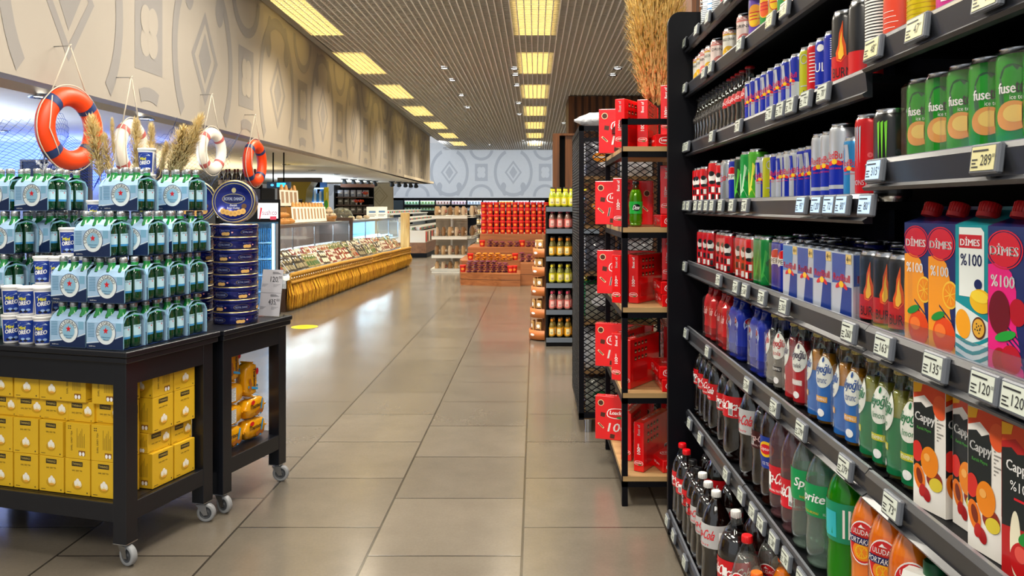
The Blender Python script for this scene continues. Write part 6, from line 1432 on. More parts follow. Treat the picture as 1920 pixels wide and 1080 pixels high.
net('fishing_net', [PP(190, 262, 7.4), PP(328, 224, 7.8), PP(330, 345, 8.2), PP(190, 345, 8.0)], 28, 26, .10, 'blue-grey fishing net hanging behind the dried pampas')
net('fishing_net', [PP(330, 233, 8.6), PP(450, 249, 9.6), PP(430, 345, 9.6), PP(330, 345, 8.9)], 28, 24, .10, 'grey fishing net hanging behind the right white lifebuoy', colr='#5c6a86')
# chalkboard with wooden anchor
Y = 7.6; r = empty('chalkboard', PP(103, 360, Y)); tag(r, 'dark navy chalkboard with white Turkish script behind the water stacks', 'sign'); ro = Vector(r.location)
b = MB(); x0, x1 = GX(42, Y)-ro.x, GX(166, Y)-ro.x; z0, z1 = -.12, GZ(303, Y)-ro.z; b.box(x0, x1, 0, .03, z0, z1, C('#10203c', .7)); f = flat((0, -.001, 0), (1, 0, 0), (0, 0, 1))
txt(b, f, 'Tavada, fırında,', .10, z1-.05, .32, .05, CW, .001, .3); [b.tube([(.02+.02*q, -.003, z1-.115+.012*math.sin(q*2.1)) for q in range(9)], .003, CW, 4)]; b.obj('panel', r)
b = MB(); w_ = .02
for X_ in ((x0-w_, x0, z0, z1+w_), (x1, x1+w_, z0, z1+w_), (x0, x1, z1, z1+w_)): b.box(X_[0], X_[1], -.008, .035, X_[2], X_[3], C('#4a4648', .5))
b.obj('frame', r)
b = MB(); b.box(-.25, .25, .0, .30, -ro.z, z0, C('#30343c', .6)); b.obj('base_cabinet', r)
an = MB(); Y2 = 7.592; s_ = .0052*1.0; A = crom([(-2.2, 17), (2.2, 17), (3.5, 13), (1.8, 9), (1.8, -6), (8, -2), (7, 0), (15, 2), (13, -7), (11, -5), (5, -13), (0, -18), (-5, -13), (-11, -5), (-13, -7), (-15, 2), (-7, 0), (-8, -2), (-1.8, -6), (-1.8, 9), (-3.5, 13)], 2)
cx = PP(84, 302, Y2); an.prism([(x*s_, z*s_) for x, z in A], flat((0, 0, 0), (1, 0, 0), (0, 0, 1)), .015, wood('#cfc4b0', '#e8e0d0', 'z', 6))
an.tube([(0, -.007, .09), (.004, -.007, .18)], .002, ROPE, 5); o = an.obj('wooden_anchor'); o.location = cx; tag(o, 'pale wooden anchor hanging in front of the navy chalkboard', 'ornament')
# ================================================================ FRIDGE AND COUNTER
FY = 9.3; r = empty('drinks_fridge', (GX(525, FY), FY, 0), .30); tag(r, 'black glass-door fridge lit blue-white with a sushi sign on top', 'fridge')
fx0, fx1 = -.70, 0; gz0 = 1.15
b = MB(); b.box(fx0, fx1, 0, .65, 0, .10, BLK2); b.box(fx0, fx0+.04, 0, .65, .1, 1.43, BLK2); b.box(fx1-.02, fx1, 0, .65, .1, 1.43, BLK2); b.box(fx0, fx1, .6, .65, .1, 1.43, C('#dce8f2', .4)); b.box(fx0, fx1, 0, .65, gz0+.02, 1.43, BLK2); b.obj('cabinet', r)
b = MB(); b.box(fx1-.245, fx1-.02, -.006, 0, gz0+.06, 1.39, C('#dfe0e6', .4, em=.35)); f = flat((fx1-.13, -.007, 1.27), (1, 0, 0), (0, 0, 1)); txt(b, f, 'sushico', .015, .01, .16, .06, C('#8c3a5c', .4), .001); rectd(b, f, .02, .09, -.075, -.035, C('#c83a54', .4)); polyd(b, f, [(-.10, -.07), (-.09, -.07), (-.065, .06), (-.085, .07)], C('#c8283c', .4)); b.obj('header_sign', r)
b = MB(); f = flat((fx0+.02, -.007, 1.25), (1, 0, 0), (0, 0, 1)); txt(b, f, 'Susi', .06, .0, .12, .055, CW, .001, bold=.002); b.obj('side_lettering', r)
b = MB(); b.box(fx0+.04, fx1-.02, -.004, .004, .12, gz0, clearm('#eaf6ff', .05)); b.box(fx0+.04, fx0+.07, -.012, .012, .12, gz0, BLK); b.box(fx1-.05, fx1-.02, -.012, .012, .12, gz0, STEEL); b.obj('glass_door', r)
b = MB(); b.box(fx1-.09, fx1-.06, .03, .06, .14, gz0, C('#9fdcff', .5, em=7)); b.obj('light_tube', r)
for q in range(5):
    b = MB(); z = .16+.19*q; b.box(fx0+.05, fx1-.10, .05, .58, z, z+.012, C('#cfe6f6', .4))
    for i in range(14):
        for k in range(9): b.box(fx1-.115-.024*i, fx1-.103-.024*i, .045, .05, z+.02+.018*k, z+.030+.018*k, C('#3f9ad8', .4))
    b.obj('shelf', r)
# ---- long low chilled counter with grass skirt
CA = Vector((GX(543.7, 10.2), 10.2, 0)); CB_ = Vector((GX(769, 18.1), 18.1, 0)); cd = (CB_-CA); CL = cd.length; cd.normalize(); cn = Vector((cd.y, -cd.x, 0))
r = empty('deli_counter', CA); r.rotation_euler = (0, 0, math.atan2(cd.y, cd.x)-PI/2); tag(r, 'long low chilled deli counter with golden raffia skirt and glass cases', 'counter')
# local: x out to the aisle (+), y along, z up
HB = lambda y: .475-.06*y/CL
STR = C('#f2b228', .8, var=.3, sc=30); STR2 = C('#b87812', .8, var=.3, sc=25)
b = MB(); b.box(-.75, -.06, 0, CL, 0, .36, C('#3a220c', .7)); b.add([(-.75, 0, .62), (-.05, 0, .40), (-.05, CL, .36), (-.75, CL, .58), (-.75, 0, .3), (-.05, 0, .3), (-.05, CL, .3), (-.75, CL, .3)], [(0, 1, 2, 3), (0, 4, 5, 1), (3, 2, 6, 7)], C('#c8ccd0', .4)); b.obj('chilled_base', r)
b = MB()
for i in range(5200):
    y = R.uniform(0, CL); z1 = HB(y)-.09+R.uniform(-.01, .02); x = R.uniform(-.04, -.005); z0 = R.uniform(.002, .06); w_ = R.uniform(.004, .009); lean = R.uniform(-.09, .09); bow = R.uniform(.0, .07)
    b.add([(x, y-w_, z1), (x, y+w_, z1), (x+bow, y+lean*.5+w_, (z0+z1)/2), (x+bow, y+lean*.5-w_, (z0+z1)/2), (x+bow*.8, y+lean, z0)], [(0, 1, 2, 3), (3, 2, 4)], STR if i % 3 else STR2)
b.obj('raffia_skirt', r)
WK = C('#b5852e', .75, var=.3, sc=20)
b = MB(); L0 = 0; secs = [(0, CL*.54), (CL*.545, CL*.74), (CL*.745, CL)]
for a, c in secs:
    b.tube([(.01, a+.02, HB(a)), (.015, (a+c)/2, HB((a+c)/2)+.01), (.01, c-.02, HB(c))], .028, WK, 8); b.tube([(.01, a+.02, HB(a)-.10), (.015, (a+c)/2, HB((a+c)/2)-.095), (.01, c-.02, HB(c)-.10)], .020, WK, 8)
    n = int((c-a)/.05)
    for i in range(n+1):
        y = a+.02+(c-a-.04)*i/n; b.tube([(.005, y, HB(y)-.10), (.02 if i % 2 else -.0, y, HB(y)-.05), (.005, y, HB(y))], .011, WK, 5)
    for zz in (.03, .055, .08): b.tube([(.008+.014*math.sin(i*PI), a+.02+(c-a-.04)*i/n, HB(a+(c-a)*i/n)-zz) for i in range(n+1)], .007, WK, 4)
b.obj('wicker_edge', r)
# glass case and top
b = MB(); BR = C('#3a241a', .5); b.box(-.80, -.76, 0, CL+1.2, 0, .58, BR); b.obj('rear_panel', r)
TZ = [1.08, 1.02]
for a, c, nm, mm in ((.55, CL*.59, 'near', BR), (CL*.61, CL+1.1, 'far', C('#9ab8cc', .4))):
    b = MB(); b.box(-1.10, -.50, a, c, 1.055, 1.08, C('#cdd6dc', .25)); b.box(-.51, -.495, a, c, 1.04, 1.085, STEEL)
    for q in range(5): y = a+(c-a)*q/4; b.box(-.515, -.50, y-.012 if q else y, y+.012 if q < 4 else y, .60, 1.05, STEEL)
    b.obj('top_shelf', r)
    b = MB(); b.box(-.504, -.500, a, c, .62, 1.04, clearm('#eef6f8', .04)); b.obj('front_glass', r)
b = MB(); b.box(-1.1, -.48, CL*.59, CL*.61, .2, 1.14, BR); b.obj('divider', r)
b = MB(); b.box(-1.10, -.50, .5, CL*.59, .55, .60, C('#5c4438', .5)); b.box(-1.10, -1.07, .5, CL*.59, 0, 1.05, C('#5a463c', .5)); b.obj('inner_deck', r)
b = MB(); b.box(-1.10, -.50, CL*.61, CL+1.1, .58, .62, C('#cfdde6', .4)); b.box(-1.10, -1.07, CL*.61, CL+1.1, .0, 1.04, C('#6fb4e4', .4)); b.box(-1.07, -.55, CL*.61, CL*.8, .80, .81, clearm('#eef6f8')); b.obj('white_deck', r)
Mr = Matrix.Translation(CA) @ Matrix.Rotation(math.atan2(cd.y, cd.x)-PI/2, 4, 'Z')
def CW_(x, y, z): return tuple(Mr @ Vector((x, y, z)))
rzc = math.atan2(cd.y, cd.x)-PI/2
# packed goods leaning in the counter: flat vacuum packs, side by side
def flatpack(c1, c2):
    def build():
        b = MB(); b.box(-.055, .055, -.008, .008, 0, .23, C(c1, .3, coat=.5), .006); f = flat((0, -.0095, 0), (1, 0, 0), (0, 0, 1)); rectd(b, f, -.045, .04, .03, .10, C(c2, .4)); elld(b, f, .005, .16, .035, .025, C(c2, .4), .0006, 10); elld(b, f, -.02, .185, .02, .012, CW, .0009, 8); return b.obj('food_pack')
    return build
PKC = [('fp0', '#a89478', '#8a3c22', 'tan and rust'), ('fp1', '#2e2a24', '#8c8468', 'black'), ('fp2', '#8c8458', '#3c5c2c', 'tan and green'), ('fp3', '#4a4238', '#d8d0bc', 'dark brown'), ('fp4', '#c8c0ae', '#6a3028', 'cream'), ('fp5', '#7c2c24', '#e8dcc4', 'dark red')]
for k, a, c, n in PKC: BUILD[k] = flatpack(a, c)
N1 = 64; cnt = 0
for rw in range(2):
    for i in range(N1):
        y = .12+(CL-.3)*i/N1; zb = .475-.04*y/CL+.075*rw; k = PKC[(i//5+rw*2+(R.random() < .25)) % 6]
        put(k[0], CW_(-.16-.17*rw, y, zb+R.uniform(-.008, .008)), 0, f'{k[3]} flat food pack leaning in the {"front" if rw == 0 else "rear"} row of the raffia counter', 'food pack', f'{k[3]} food packs in the {"front" if rw == 0 else "rear"} row of the counter', rot=(-.6+R.uniform(-.1, .1), R.uniform(-.06, .06), rzc+PI/2+R.uniform(-.04, 0)))
def jar(c1, c2):
    def build():
        rt = empty('food_jar'); b = MB(); b.lathe([(.03, 0), (.034, .004), (.034, .09), (.028, .10)], C(c1, .2, coat=.6), 12); rectd(b, cylm(.0343), -.03, .03, .02, .07, C(c2, .4), .0004, 5); b.obj('jar_body', rt); b = MB(); b.cyl(.03, .10, .118, C('#d8dade', .3, .4), 12); b.obj('lid', rt); return rt
    return build
BUILD['jar_o'] = jar('#d88a3c', '#f0e6d4'); BUILD['jar_w'] = jar('#d8d4cc', '#b05a5c'); BUILD['jar_b'] = jar('#a8c4dc', '#f2f2f0'); BUILD['jar_y'] = jar('#c8b070', '#f0ead0')
for rw in range(2):
    for i in range(30):
        y = .7+CL*.46*i/30; k = 'jar_o' if i < 9 else 'jar_w'
        put(k, CW_(-.58-.10*rw, y, .602), rzc+PI/2, f'small {"orange" if i < 9 else "pale"} jar in the {"front" if rw == 0 else "rear"} jar row of the raffia counter', 'jar', f'{"orange" if i < 9 else "pale"} jars in the {"front" if rw == 0 else "rear"} row inside the counter')
def bowl(c1):
    def build():
        rt = empty('food_tray'); b = MB(); b.lathe([(.0, 0), (.09, 0), (.115, .05), (.11, .05), (.085, .008), (0, .008)], C('#dfe4e8', .3), 14, cap=False); b.obj('tray', rt)
        b = MB()
        for q in range(26): a = R.uniform(0, 2*PI); d = .09*math.sqrt(R.random()); b.ell((d*math.cos(a), d*math.sin(a), .045+.03*(1-d/.09)), (.022, .022, .016), C(c1, .5, var=.2), 6, 4)
        o = b.obj('food_heap', rt); return rt
    return build
BUILD['bowl_y'] = bowl('#c2a85c'); BUILD['bowl_w'] = bowl('#dfe6ea'); BUILD['bowl_g'] = bowl('#6a8a4a')
for i in range(14):
    for rw in range(2):
        y = CL*.61+(CL*.39+1)*i/14; k = 'bowl_y' if i < 6 else 'bowl_w'
        put(k, CW_(-.68-.24*rw, y+.1, .622), 0, f'{ORD[i]} {"golden" if i < 6 else "pale"} food tray from the front, {"first" if rw == 0 else "second"} row in the blue case', 'food tray', 'food trays in the far glass case')
# breads and baskets on the counter top
def loaf():
    b = MB(); b.ell((0, 0, .045), (.13, .05, .045), C('#b07634', .6, var=.25, sc=25), 14, 8)
    for q in range(4): b.ell((-.07+.045*q, 0, .084), (.012, .03, .006), C('#dcb070', .7), 8, 4)
    return b.obj('bread_loaf')
BUILD['loaf'] = loaf
def baguettebag():
    b = MB(); b.tube([(0, 0, .03), (0, .02, .32), (0, .03, .38)], [.035, .033, .02], C('#b98444', .6, var=.2, sc=20), 10); b.box(-.045, .045, -.04, -.036, 0, .27, C('#d8cfc0', .5)); b.box(-.02, .02, -.0415, -.0405, .05, .24, C('#8c6a44', .5)); return b.obj('bagged_baguette')
BUILD['baguette'] = baguettebag
def basket():
    b = MB(); b.lathe([(.0, 0), (.14, 0), (.17, .10), (.16, .10), (.13, .01), (0, .01)], wood('#6a421c', '#9a6a30', 'x', 6), 18, cap=False); return b.obj('bread_basket')
for q in range(9): put('loaf', CW_(-.66-.16*(q % 2), .75+.13*q, 1.082), rzc+R.uniform(-.5, .5), f'{ORD[q]} golden bread loaf from the near end on the counter top', 'bread', 'bread loaves on the counter top')
for q in range(7): put('loaf', CW_(-.7-.1*(q % 3), .8+.14*q, 1.172), rzc+R.uniform(-1, 1), f'{ORD[q]} upper bread loaf from the near end on the counter top', 'bread', 'upper bread loaves on the counter top')
for q in range(10): put('baguette', CW_(-.60, 1.95+.16*q, 1.085), 0, f'{ORD[q]} bagged baguette from the near end leaning on the counter top', 'bread', 'bagged baguettes on the counter top', rot=(-.5, 0, rzc+.5))
for q in range(4): put('baguette', CW_(-.95, 2.4+.2*q, 1.345), 0, f'{ORD[q]} raised bagged baguette above the counter middle', 'bread', 'raised baguettes above the counter', rot=(-.35, 0, rzc+.5))
b = MB(); b.box(-.1, .1, -.5, .5, 0, .26, wood('#7c5226', '#a87838', 'x', 3)); o = b.obj('wooden_crate'); o.location = CW_(-.92, 2.7, 1.081); o.rotation_euler = (0, 0, rzc); tag(o, 'brown wooden crate lifting the baguettes above the counter', 'crate')
BUILD['basket'] = basket; put('basket', CW_(-.75, 4.1, 1.082), 0, 'round dark wicker basket heaped with wrapped rolls', 'basket')
def roll():
    b = MB(); b.ell((0, 0, .04), (.05, .05, .04), C('#b8a488', .4, coat=.5, var=.3, sc=30), 10, 6); return b.obj('wrapped_roll')
BUILD['roll'] = roll
for q in range(12): a = q*2.4; d = (.112 if q < 7 else .055); put('roll', CW_(-.75+d*math.cos(a), 4.1+d*math.sin(a), 1.15+.07*(q//7)+.04*(q//11)), 0, 'wrapped pale bread roll heaped in the round wicker basket', 'bread', 'wrapped rolls in the basket')
for q in range(9): put('roll', CW_(-.70-.12*(q % 2), 5.6+.3*q, 1.082), 0, f'{ORD[q]} wrapped roll on the far case top', 'bread', 'wrapped rolls on the far case')
def domecase():
    rt = empty('glass_dome'); b = MB(); b.lathe([(.22, 0), (.22, .1), (.18, .18), (.1, .23), (0, .25)], clearm('#eef6f0', .05, .05), 20, cap=False); b.obj('dome', rt); b = MB(); b.cyl(.24, 0, .012, wood('#8a6030', '#b08448', 'x', 3), 20); b.obj('board', rt); return rt
BUILD['dome'] = domecase; put('dome', CW_(-.78, 5.1, 1.082), 0, 'clear glass dome on a wooden board atop the far case', 'food cover')
for q in range(2):
    b = MB(); b.box(-.12, .12, -.004, .004, 0, .26, CW, .002); f = flat((0, -.005, 0), (1, 0, 0), (0, 0, 1)); rectd(b, f, -.07, .07, .13, .17, C('#5a8ac0', .4)); rectd(b, f, -.08, .08, .08, .09, INK); rectd(b, f, -.08, .05, .05, .06, INK); o = b.obj('notice_card'); o.location = CW_(-.62, 6.9+.9*q, 1.082); o.rotation_euler = (0, 0, .2); tag(o, f'white notice card standing on the far case, {["nearer", "farther"][q]} one', 'sign', 'notice cards on the far case')
# wooden post at the counter end
b = MB(); Y = 18.2; b.box(GX(751, Y), GX(767, Y), Y, Y+.12, 0, GZ(399, Y), wood('#b08a4c', '#d8b678', 'z', 2), .004); o = b.obj('wooden_post'); tag(o, 'square pale wooden post at the far end of the raffia counter', 'post')
# ================================================================ BEHIND THE COUNTER
def slab(name, px0, px1, py0, py1, Y, d, m, label, cat, extra=None):
    b = MB(); x0, x1 = GX(px0, Y), GX(px1, Y); z0, z1 = GZ(py1, Y), GZ(py0, Y); b.box(x0, x1, Y, Y+d, z0, z1, m, .004)
    if extra: extra(b, flat(((x0+x1)/2, Y-.001, (z0+z1)/2), (1, 0, 0), (0, 0, 1)), (x1-x0)/2, (z1-z0)/2)
    o = b.obj(name); tag(o, label, cat); return o
DKW = C('#2a1c16', .5)
slab('wine_cabinet', 404, 490, 352, 400, 13.2, .7, BLK2, 'dark cabinet behind the fridge carrying wine bottles', 'cabinet', lambda b, f, w_, h: (rectd(b, f, -w_*.95, w_*.95, -h*.2, h*.9, C('#3c3a44', .4), .002), [rectd(b, f, -w_*.9+w_*.2*q, -w_*.8+w_*.2*q, -h*.1, h*.5, C('#3a4aa0', .4), .004) for q in range(9)]))
bpy.data.objects['wine_cabinet'].location.z = 0
WB = [(.035, 0), (.038, .01), (.038, .19), (.03, .22), (.015, .25), (.014, .31)]
BUILD['wine'] = bottle(WB, 0, C('#6a1c24', .4), .016, .05, None, 0, (.05, .13, C('#c8b8a8', .4), None), C('#1a0e10', .1, coat=1), 12, name='wine_bottle')
zt = GZ(352, 13.2)
for q in range(10): put('wine', (GX(414+8*q, 13.3), 13.3+.05*(q % 2), zt+.003), 0, f'{ORD[q]} dark wine bottle from the left on the dark cabinet', 'bottle', 'wine bottles on the dark cabinet')
b = MB(); x0, x1 = GX(404, 13.2), GX(490, 13.2); b.box(x0, x1, 13.25, 13.9, 0, GZ(400, 13.2), DKW); o = b.obj('cabinet_plinth'); tag(o, 'brown base beneath the dark wine cabinet', 'cabinet')
# wall-like back kitchen
b = MB(); b.box(GX(520, 17.5), GX(600, 17.5), 17.5, 17.7, 0, GZ(333, 17.5), DKW); o = b.obj('wall_kitchen'); o['kind'] = 'structure'
OLV = C('#8a7a1c', .45)
Y = 16.6; r = empty('oven_niche', PP(560, 460, Y)); tag(r, 'olive green curved oven unit behind the bread counter', 'oven'); ro = Vector(r.location); r.location.z = 0; ro.z = 0
b = MB(); pts = [(GX(534, Y), 0), (GX(578, Y), 0), (GX(572, Y), GZ(380, Y)), (GX(575, Y), GZ(355, Y)), (GX(584, Y), GZ(341, Y)), (GX(534, Y), GZ(341, Y))]; b.prism([(x-ro.x, z) for x, z in pts], flat((0, .5, 0), (1, 0, 0), (0, 0, 1)), .5, OLV); b.obj('body', r)
for y0_, y1_ in ((373, 381), (385, 394)): b = MB(); b.box(GX(541, Y)-ro.x, GX(567, Y)-ro.x, -.02, .02, GZ(y1_, Y), GZ(y0_, Y), C('#241a16', .3, coat=.5)); b.box(GX(541, Y)-ro.x, GX(567, Y)-ro.x, -.035, -.02, GZ(y0_+1.5, Y), GZ(y0_+.6, Y), STEEL); b.obj('oven_door', r)
Y = 17.2; r = empty('blue_shelves', (GX(590, Y), Y, 0)); tag(r, 'recessed blue-lit shelves with blue boxes beside the olive oven unit', 'shelving unit'); ro = Vector(r.location)
b = MB(); b.box(GX(574, Y)-ro.x, GX(606, Y)-ro.x, .3, .33, .3, GZ(341, Y), C('#2f5f9c', .5)); b.obj('back_board', r)
for y_ in (352, 379, 393): b = MB(); b.box(GX(574, Y)-ro.x, GX(606, Y)-ro.x, 0, .3, GZ(y_+2, Y), GZ(y_, Y), C('#bfe0ff', .4, em=1.2)); b.obj('lit_shelf', r)
for q in range(6):
    b = MB(); x = GX(577+5*q, Y); b.box(0, .05, 0, .1, 0, .18+.05*(q % 3), C('#3c8ad0' if q % 2 else '#d8e6f2', .4), .004); o = b.obj('blue_carton'); o.location = (x, Y+.05, GZ(378.6, Y)); tag(o, f'{ORD[q]} small carton from the left on the blue-lit shelf', 'carton', 'cartons on the blue-lit shelf')
slab('ceiling_screen', 500, 542, 341, 353, 13.0, .12, C('#2d4a64', .4), 'small box unit with glowing cyan screen beneath the low ceiling', 'screen', lambda b, f, w_, h: (rectd(b, f, -w_*.1, w_*.7, -h*.6, h*.7, C('#2fb0ee', .4, em=1.3), .003), elld(b, f, -w_*.5, 0, w_*.15, h*.4, C('#5cc0f0', .4, em=.8), .003, 10)))
b = bpy.data.objects['ceiling_screen']; bb = MB(); x = GX(510, 13.0); bb.tube([(x, 13.06, GZ(341, 13)), (x, 13.06, LOW)], .012, BLK2, 6); x = GX(530, 13.0); bb.tube([(x, 13.06, GZ(341, 13)), (x, 13.06, LOW)], .012, BLK2, 6); bb.obj('hanger', b)
slab('yellow_banner', 607, 616, 351, 395, 17.0, .02, C('#e8dc2c', .5), 'narrow yellow and green banner beside the blue-lit shelves', 'banner', lambda b, f, w_, h: (elld(b, f, 0, -h*.5, w_*.8, h*.4, C('#4cb83c', .5), .001, 10), elld(b, f, w_*.3, h*.3, w_*.3, h*.3, C('#f4f0a0', .5), .001, 10)))
b = MB(); b.box(-.03, .03, .0, .03, 0, GZ(395, 17.0), BLK2); o = b.obj('banner_pole', bpy.data.objects['yellow_banner']); o.location = (GX(611, 17), 17.02, 0)
# produce wall with bags and flowers
Y = 23.5; r = empty('produce_shelving', (GX(660, Y), Y, 0)); tag(r, 'dark tiered wall shelving with bagged goods and orange flowers', 'shelving unit'); ro = Vector(r.location)
b = MB(); b.box(GX(626, Y)-ro.x, GX(693, Y)-ro.x, .6, .65, 0, GZ(347, Y), BLK2); b.box(GX(626, Y)-ro.x, GX(629, Y)-ro.x, 0, .65, 0, GZ(347, Y), BLK2); b.box(GX(640, Y)-ro.x, GX(694, Y)-ro.x, -.1, .65, GZ(351, Y), GZ(345, Y), C('#a87c6c', .5)); b.obj('back_board', r)
TR3 = [369, 384, 400]
for y_ in TR3: b = MB(); b.box(GX(630, Y)-ro.x, GX(692, Y)-ro.x, 0, .62, GZ(y_+2, Y), GZ(y_, Y), C('#5a443a', .5)); b.obj('shelf', r)
BUILD['gbag'] = snack('#8a8478', '#c8c4b8', '#5a5248'); BUILD['wbag'] = snack('#c4c8d4', '#e8e8ea', '#7888a8')
for li, y_ in enumerate(TR3):
    for q in range(5 if li != 1 else 3): put('wbag' if li == 0 else 'gbag', (GX(636+12*q, Y), Y+.15, GZ(y_, Y)+.003), R.uniform(-.4, .4), f'{ORD[q]} pale bag from the left on the {["upper", "middle", "lower"][li]} produce shelf', 'bag', f'bags on the {["upper", "middle", "lower"][li]} produce shelf', sc=.85)
def flowers():
    rt = empty('flower_bunch'); b = MB()
    for q in range(14): a = q*2.4; d = .15*math.sqrt(q/14); b.ell((d*math.cos(a), d*math.sin(a), .22+.05*math.sin(q*1.7)-d*.3), (.045, .045, .035), C('#ee5c1c' if q % 3 else '#e88ab0', .6), 7, 4)
    b.obj('blossoms', rt); b = MB()
    for q in range(7): a = q*.9; b.tube([(0, 0, .0), (.08*math.cos(a), .08*math.sin(a), .2)], .006, C('#3c6a2c', .7), 4)
    b.obj('stems', rt); b = MB(); b.lathe([(.04, 0), (.05, .1)], C('#c8ccd0', .4), 10); b.obj('pot', rt); return rt
BUILD['flowers'] = flowers
for px, y_, q in ((668, 384, 'centre'), (684, 369, 'upper right'), (676, 384, 'right')): put('flowers', (GX(px, Y), Y-.0+.05, GZ(y_, Y)+.003), 0, f'bunch of orange flowers at the {q} of the produce shelving', 'flowers', sc=.55)
# ---------------------------------------------------------------- open freezer island beyond the post
Y0_, Y1_ = 21.0, 28.5; x1 = GX(805, 21.5); r = empty('chiller_island', (x1-.8, Y0_, 0)); tag(r, 'long open chiller island with brown wood side beyond the raffia counter', 'chiller')
b = MB(); b.box(-.8, .8, 0, Y1_-Y0_, .0, .12, BLK2); b.box(-.75, .78, 0, Y1_-Y0_, .12, .40, wood('#5c3a22', '#7c5434', 'y', 1)); b.box(-.75, .76, 0, Y1_-Y0_, .40, .72, C('#c9c2b8', .5)); b.obj('body', r)
b = MB()
for q in range(16): b.box(.761, .775, .1+.3*q, .22+.3*q, .42, .68, C(['#c8281c', '#6a4a34', '#e0d8c8', '#3a2c24'][q % 4], .5))
b.obj('book_panels', r)
for lv, (xo, z) in enumerate(((.45, .72), (.0, .95), (-.45, 1.15))):
    b = MB(); b.box(xo-.28, xo+.28, .05, Y1_-Y0_-.05, z-.03, z, C('#cfd4d8', .4)); b.obj('tier', r)
    if lv: [MB().box(xo-.25, xo+.25, ya_, ya_+.04, .72, z-.03, C('#b8bcc0', .4)).obj('tier_support', r) for ya_ in (.08, Y1_-Y0_-.12)]
def tub(c1, c2):
    def build():
        rt = empty('food_tub'); b = MB(); b.lathe([(.055, 0), (.07, .08)], C(c1, .3), 12); rectd(b, cylm(.0665), -.06, .06, .02, .06, C(c2, .4), .001, 5); b.obj('tub_body', rt); b = MB(); b.cyl(.074, .08, .092, C('#eef0f0', .3), 12); b.obj('lid', rt); return rt
    return build
TB = [('tb0', '#e6e8ea', '#c83a34'), ('tb1', '#e0e4e0', '#4a8a4c'), ('tb2', '#dfe2e6', '#3a4a6a')]
for k, a, c in TB: BUILD[k] = tub(a, c)
for lv, (xo, z) in enumerate(((.45, .72), (.0, .95), (-.45, 1.15))):
    for i in range(22):
        for q in range(2): put(TB[(i+q+lv) % 3][0], (x1-.8+xo+.1-.2*q, Y0_+.2+.3*i, z+.002), PI/2, f'pale food tub on the {["lowest", "middle", "upper"][lv]} tier of the chiller island', 'tub', f'pale food tubs on the {["lowest", "middle", "upper"][lv]} tier of the chiller island')
# ---------------------------------------------------------------- wall of glass-door chillers at the back
Y = 37.9; r = empty('wall_chiller', (0, Y, 0)); tag(r, 'long black wall chiller with lit windows across the back wall', 'chiller')
cx0, cx1 = GX(735, Y), GX(1030, Y); zt = GZ(371, Y); b = MB(); b.box(cx0, cx1, .55, .85, 0, zt, BLK2); b.box(cx0, cx1, 0, .85, GZ(375.5, Y), zt, BLK2); b.box(cx0, cx1, 0, .85, 0, .45, BLK2)
b.box(cx0, GX(757, Y), 0, .55, .45, zt, C('#1c2c34', .4)); b.obj('casing', r)
xs = [757+29.5*i for i in range(10)]; PC = ['#8aca6a', '#a8d858', '#e8a078', '#f0b0b0', '#d8d8e0', '#c8c0c8', '#e8d83c', '#f0a8a0', '#e0e0e8']
for i, px in enumerate(xs[:-1]):
    xa, xb = GX(px, Y), GX(px+29.5, Y); b = MB()
    b.box(xa-.03, xa+.03, -.01, .05, .45, GZ(375.5, Y), BLK); b.box(xa, xb, .0, .04, GZ(376.5, Y), GZ(375.5, Y), BLK); b.box(xa, xb, 0, .05, GZ(389, Y), GZ(387.5, Y), BLK); b.obj('door_frame', r)
    b = MB(); b.box(xa+.03, xb-.03, .02, .025, GZ(400, Y), GZ(376, Y), clearm('#f2f8ff', .05)); b.obj('glass_door', r)
    b = MB(); b.box(xa+.04, xb-.04, .05, .08, GZ(377.4, Y), GZ(376.3, Y), C('#eef6ff', .5, em=4)); b.obj('light_strip', r)
    b = MB(); b.box(xa, xb, .08, .55, GZ(383.6, Y), GZ(383, Y), WHITE); b.box(xa, xb, .08, .55, GZ(394.5, Y), GZ(394, Y), WHITE); b.obj('shelf', r)
def cpk(c):
    def build():
        b = MB(); b.box(-.055, .055, -.04, .04, 0, .13, C(c, .4), .006); rectd(b, flat((0, -.0405, 0), (1, 0, 0), (0, 0, 1)), -.04, .04, .04, .09, CW); return b.obj('chilled_pack')
    return build
for i, c in enumerate(PC):
    BUILD['cp%d' % i] = cpk(c)
    for lv, y_ in enumerate((383, 394)):
        for q in range(5): put('cp%d' % i, (GX(xs[i]+3+5.6*q, Y), Y+.14, GZ(y_, Y)+.003), 0, f'{ORD[q]} pack on the {["upper", "lower"][lv]} shelf behind the {ORD[i]} chiller window from the left', 'pack', f'chilled packs behind the {ORD[i]} window')
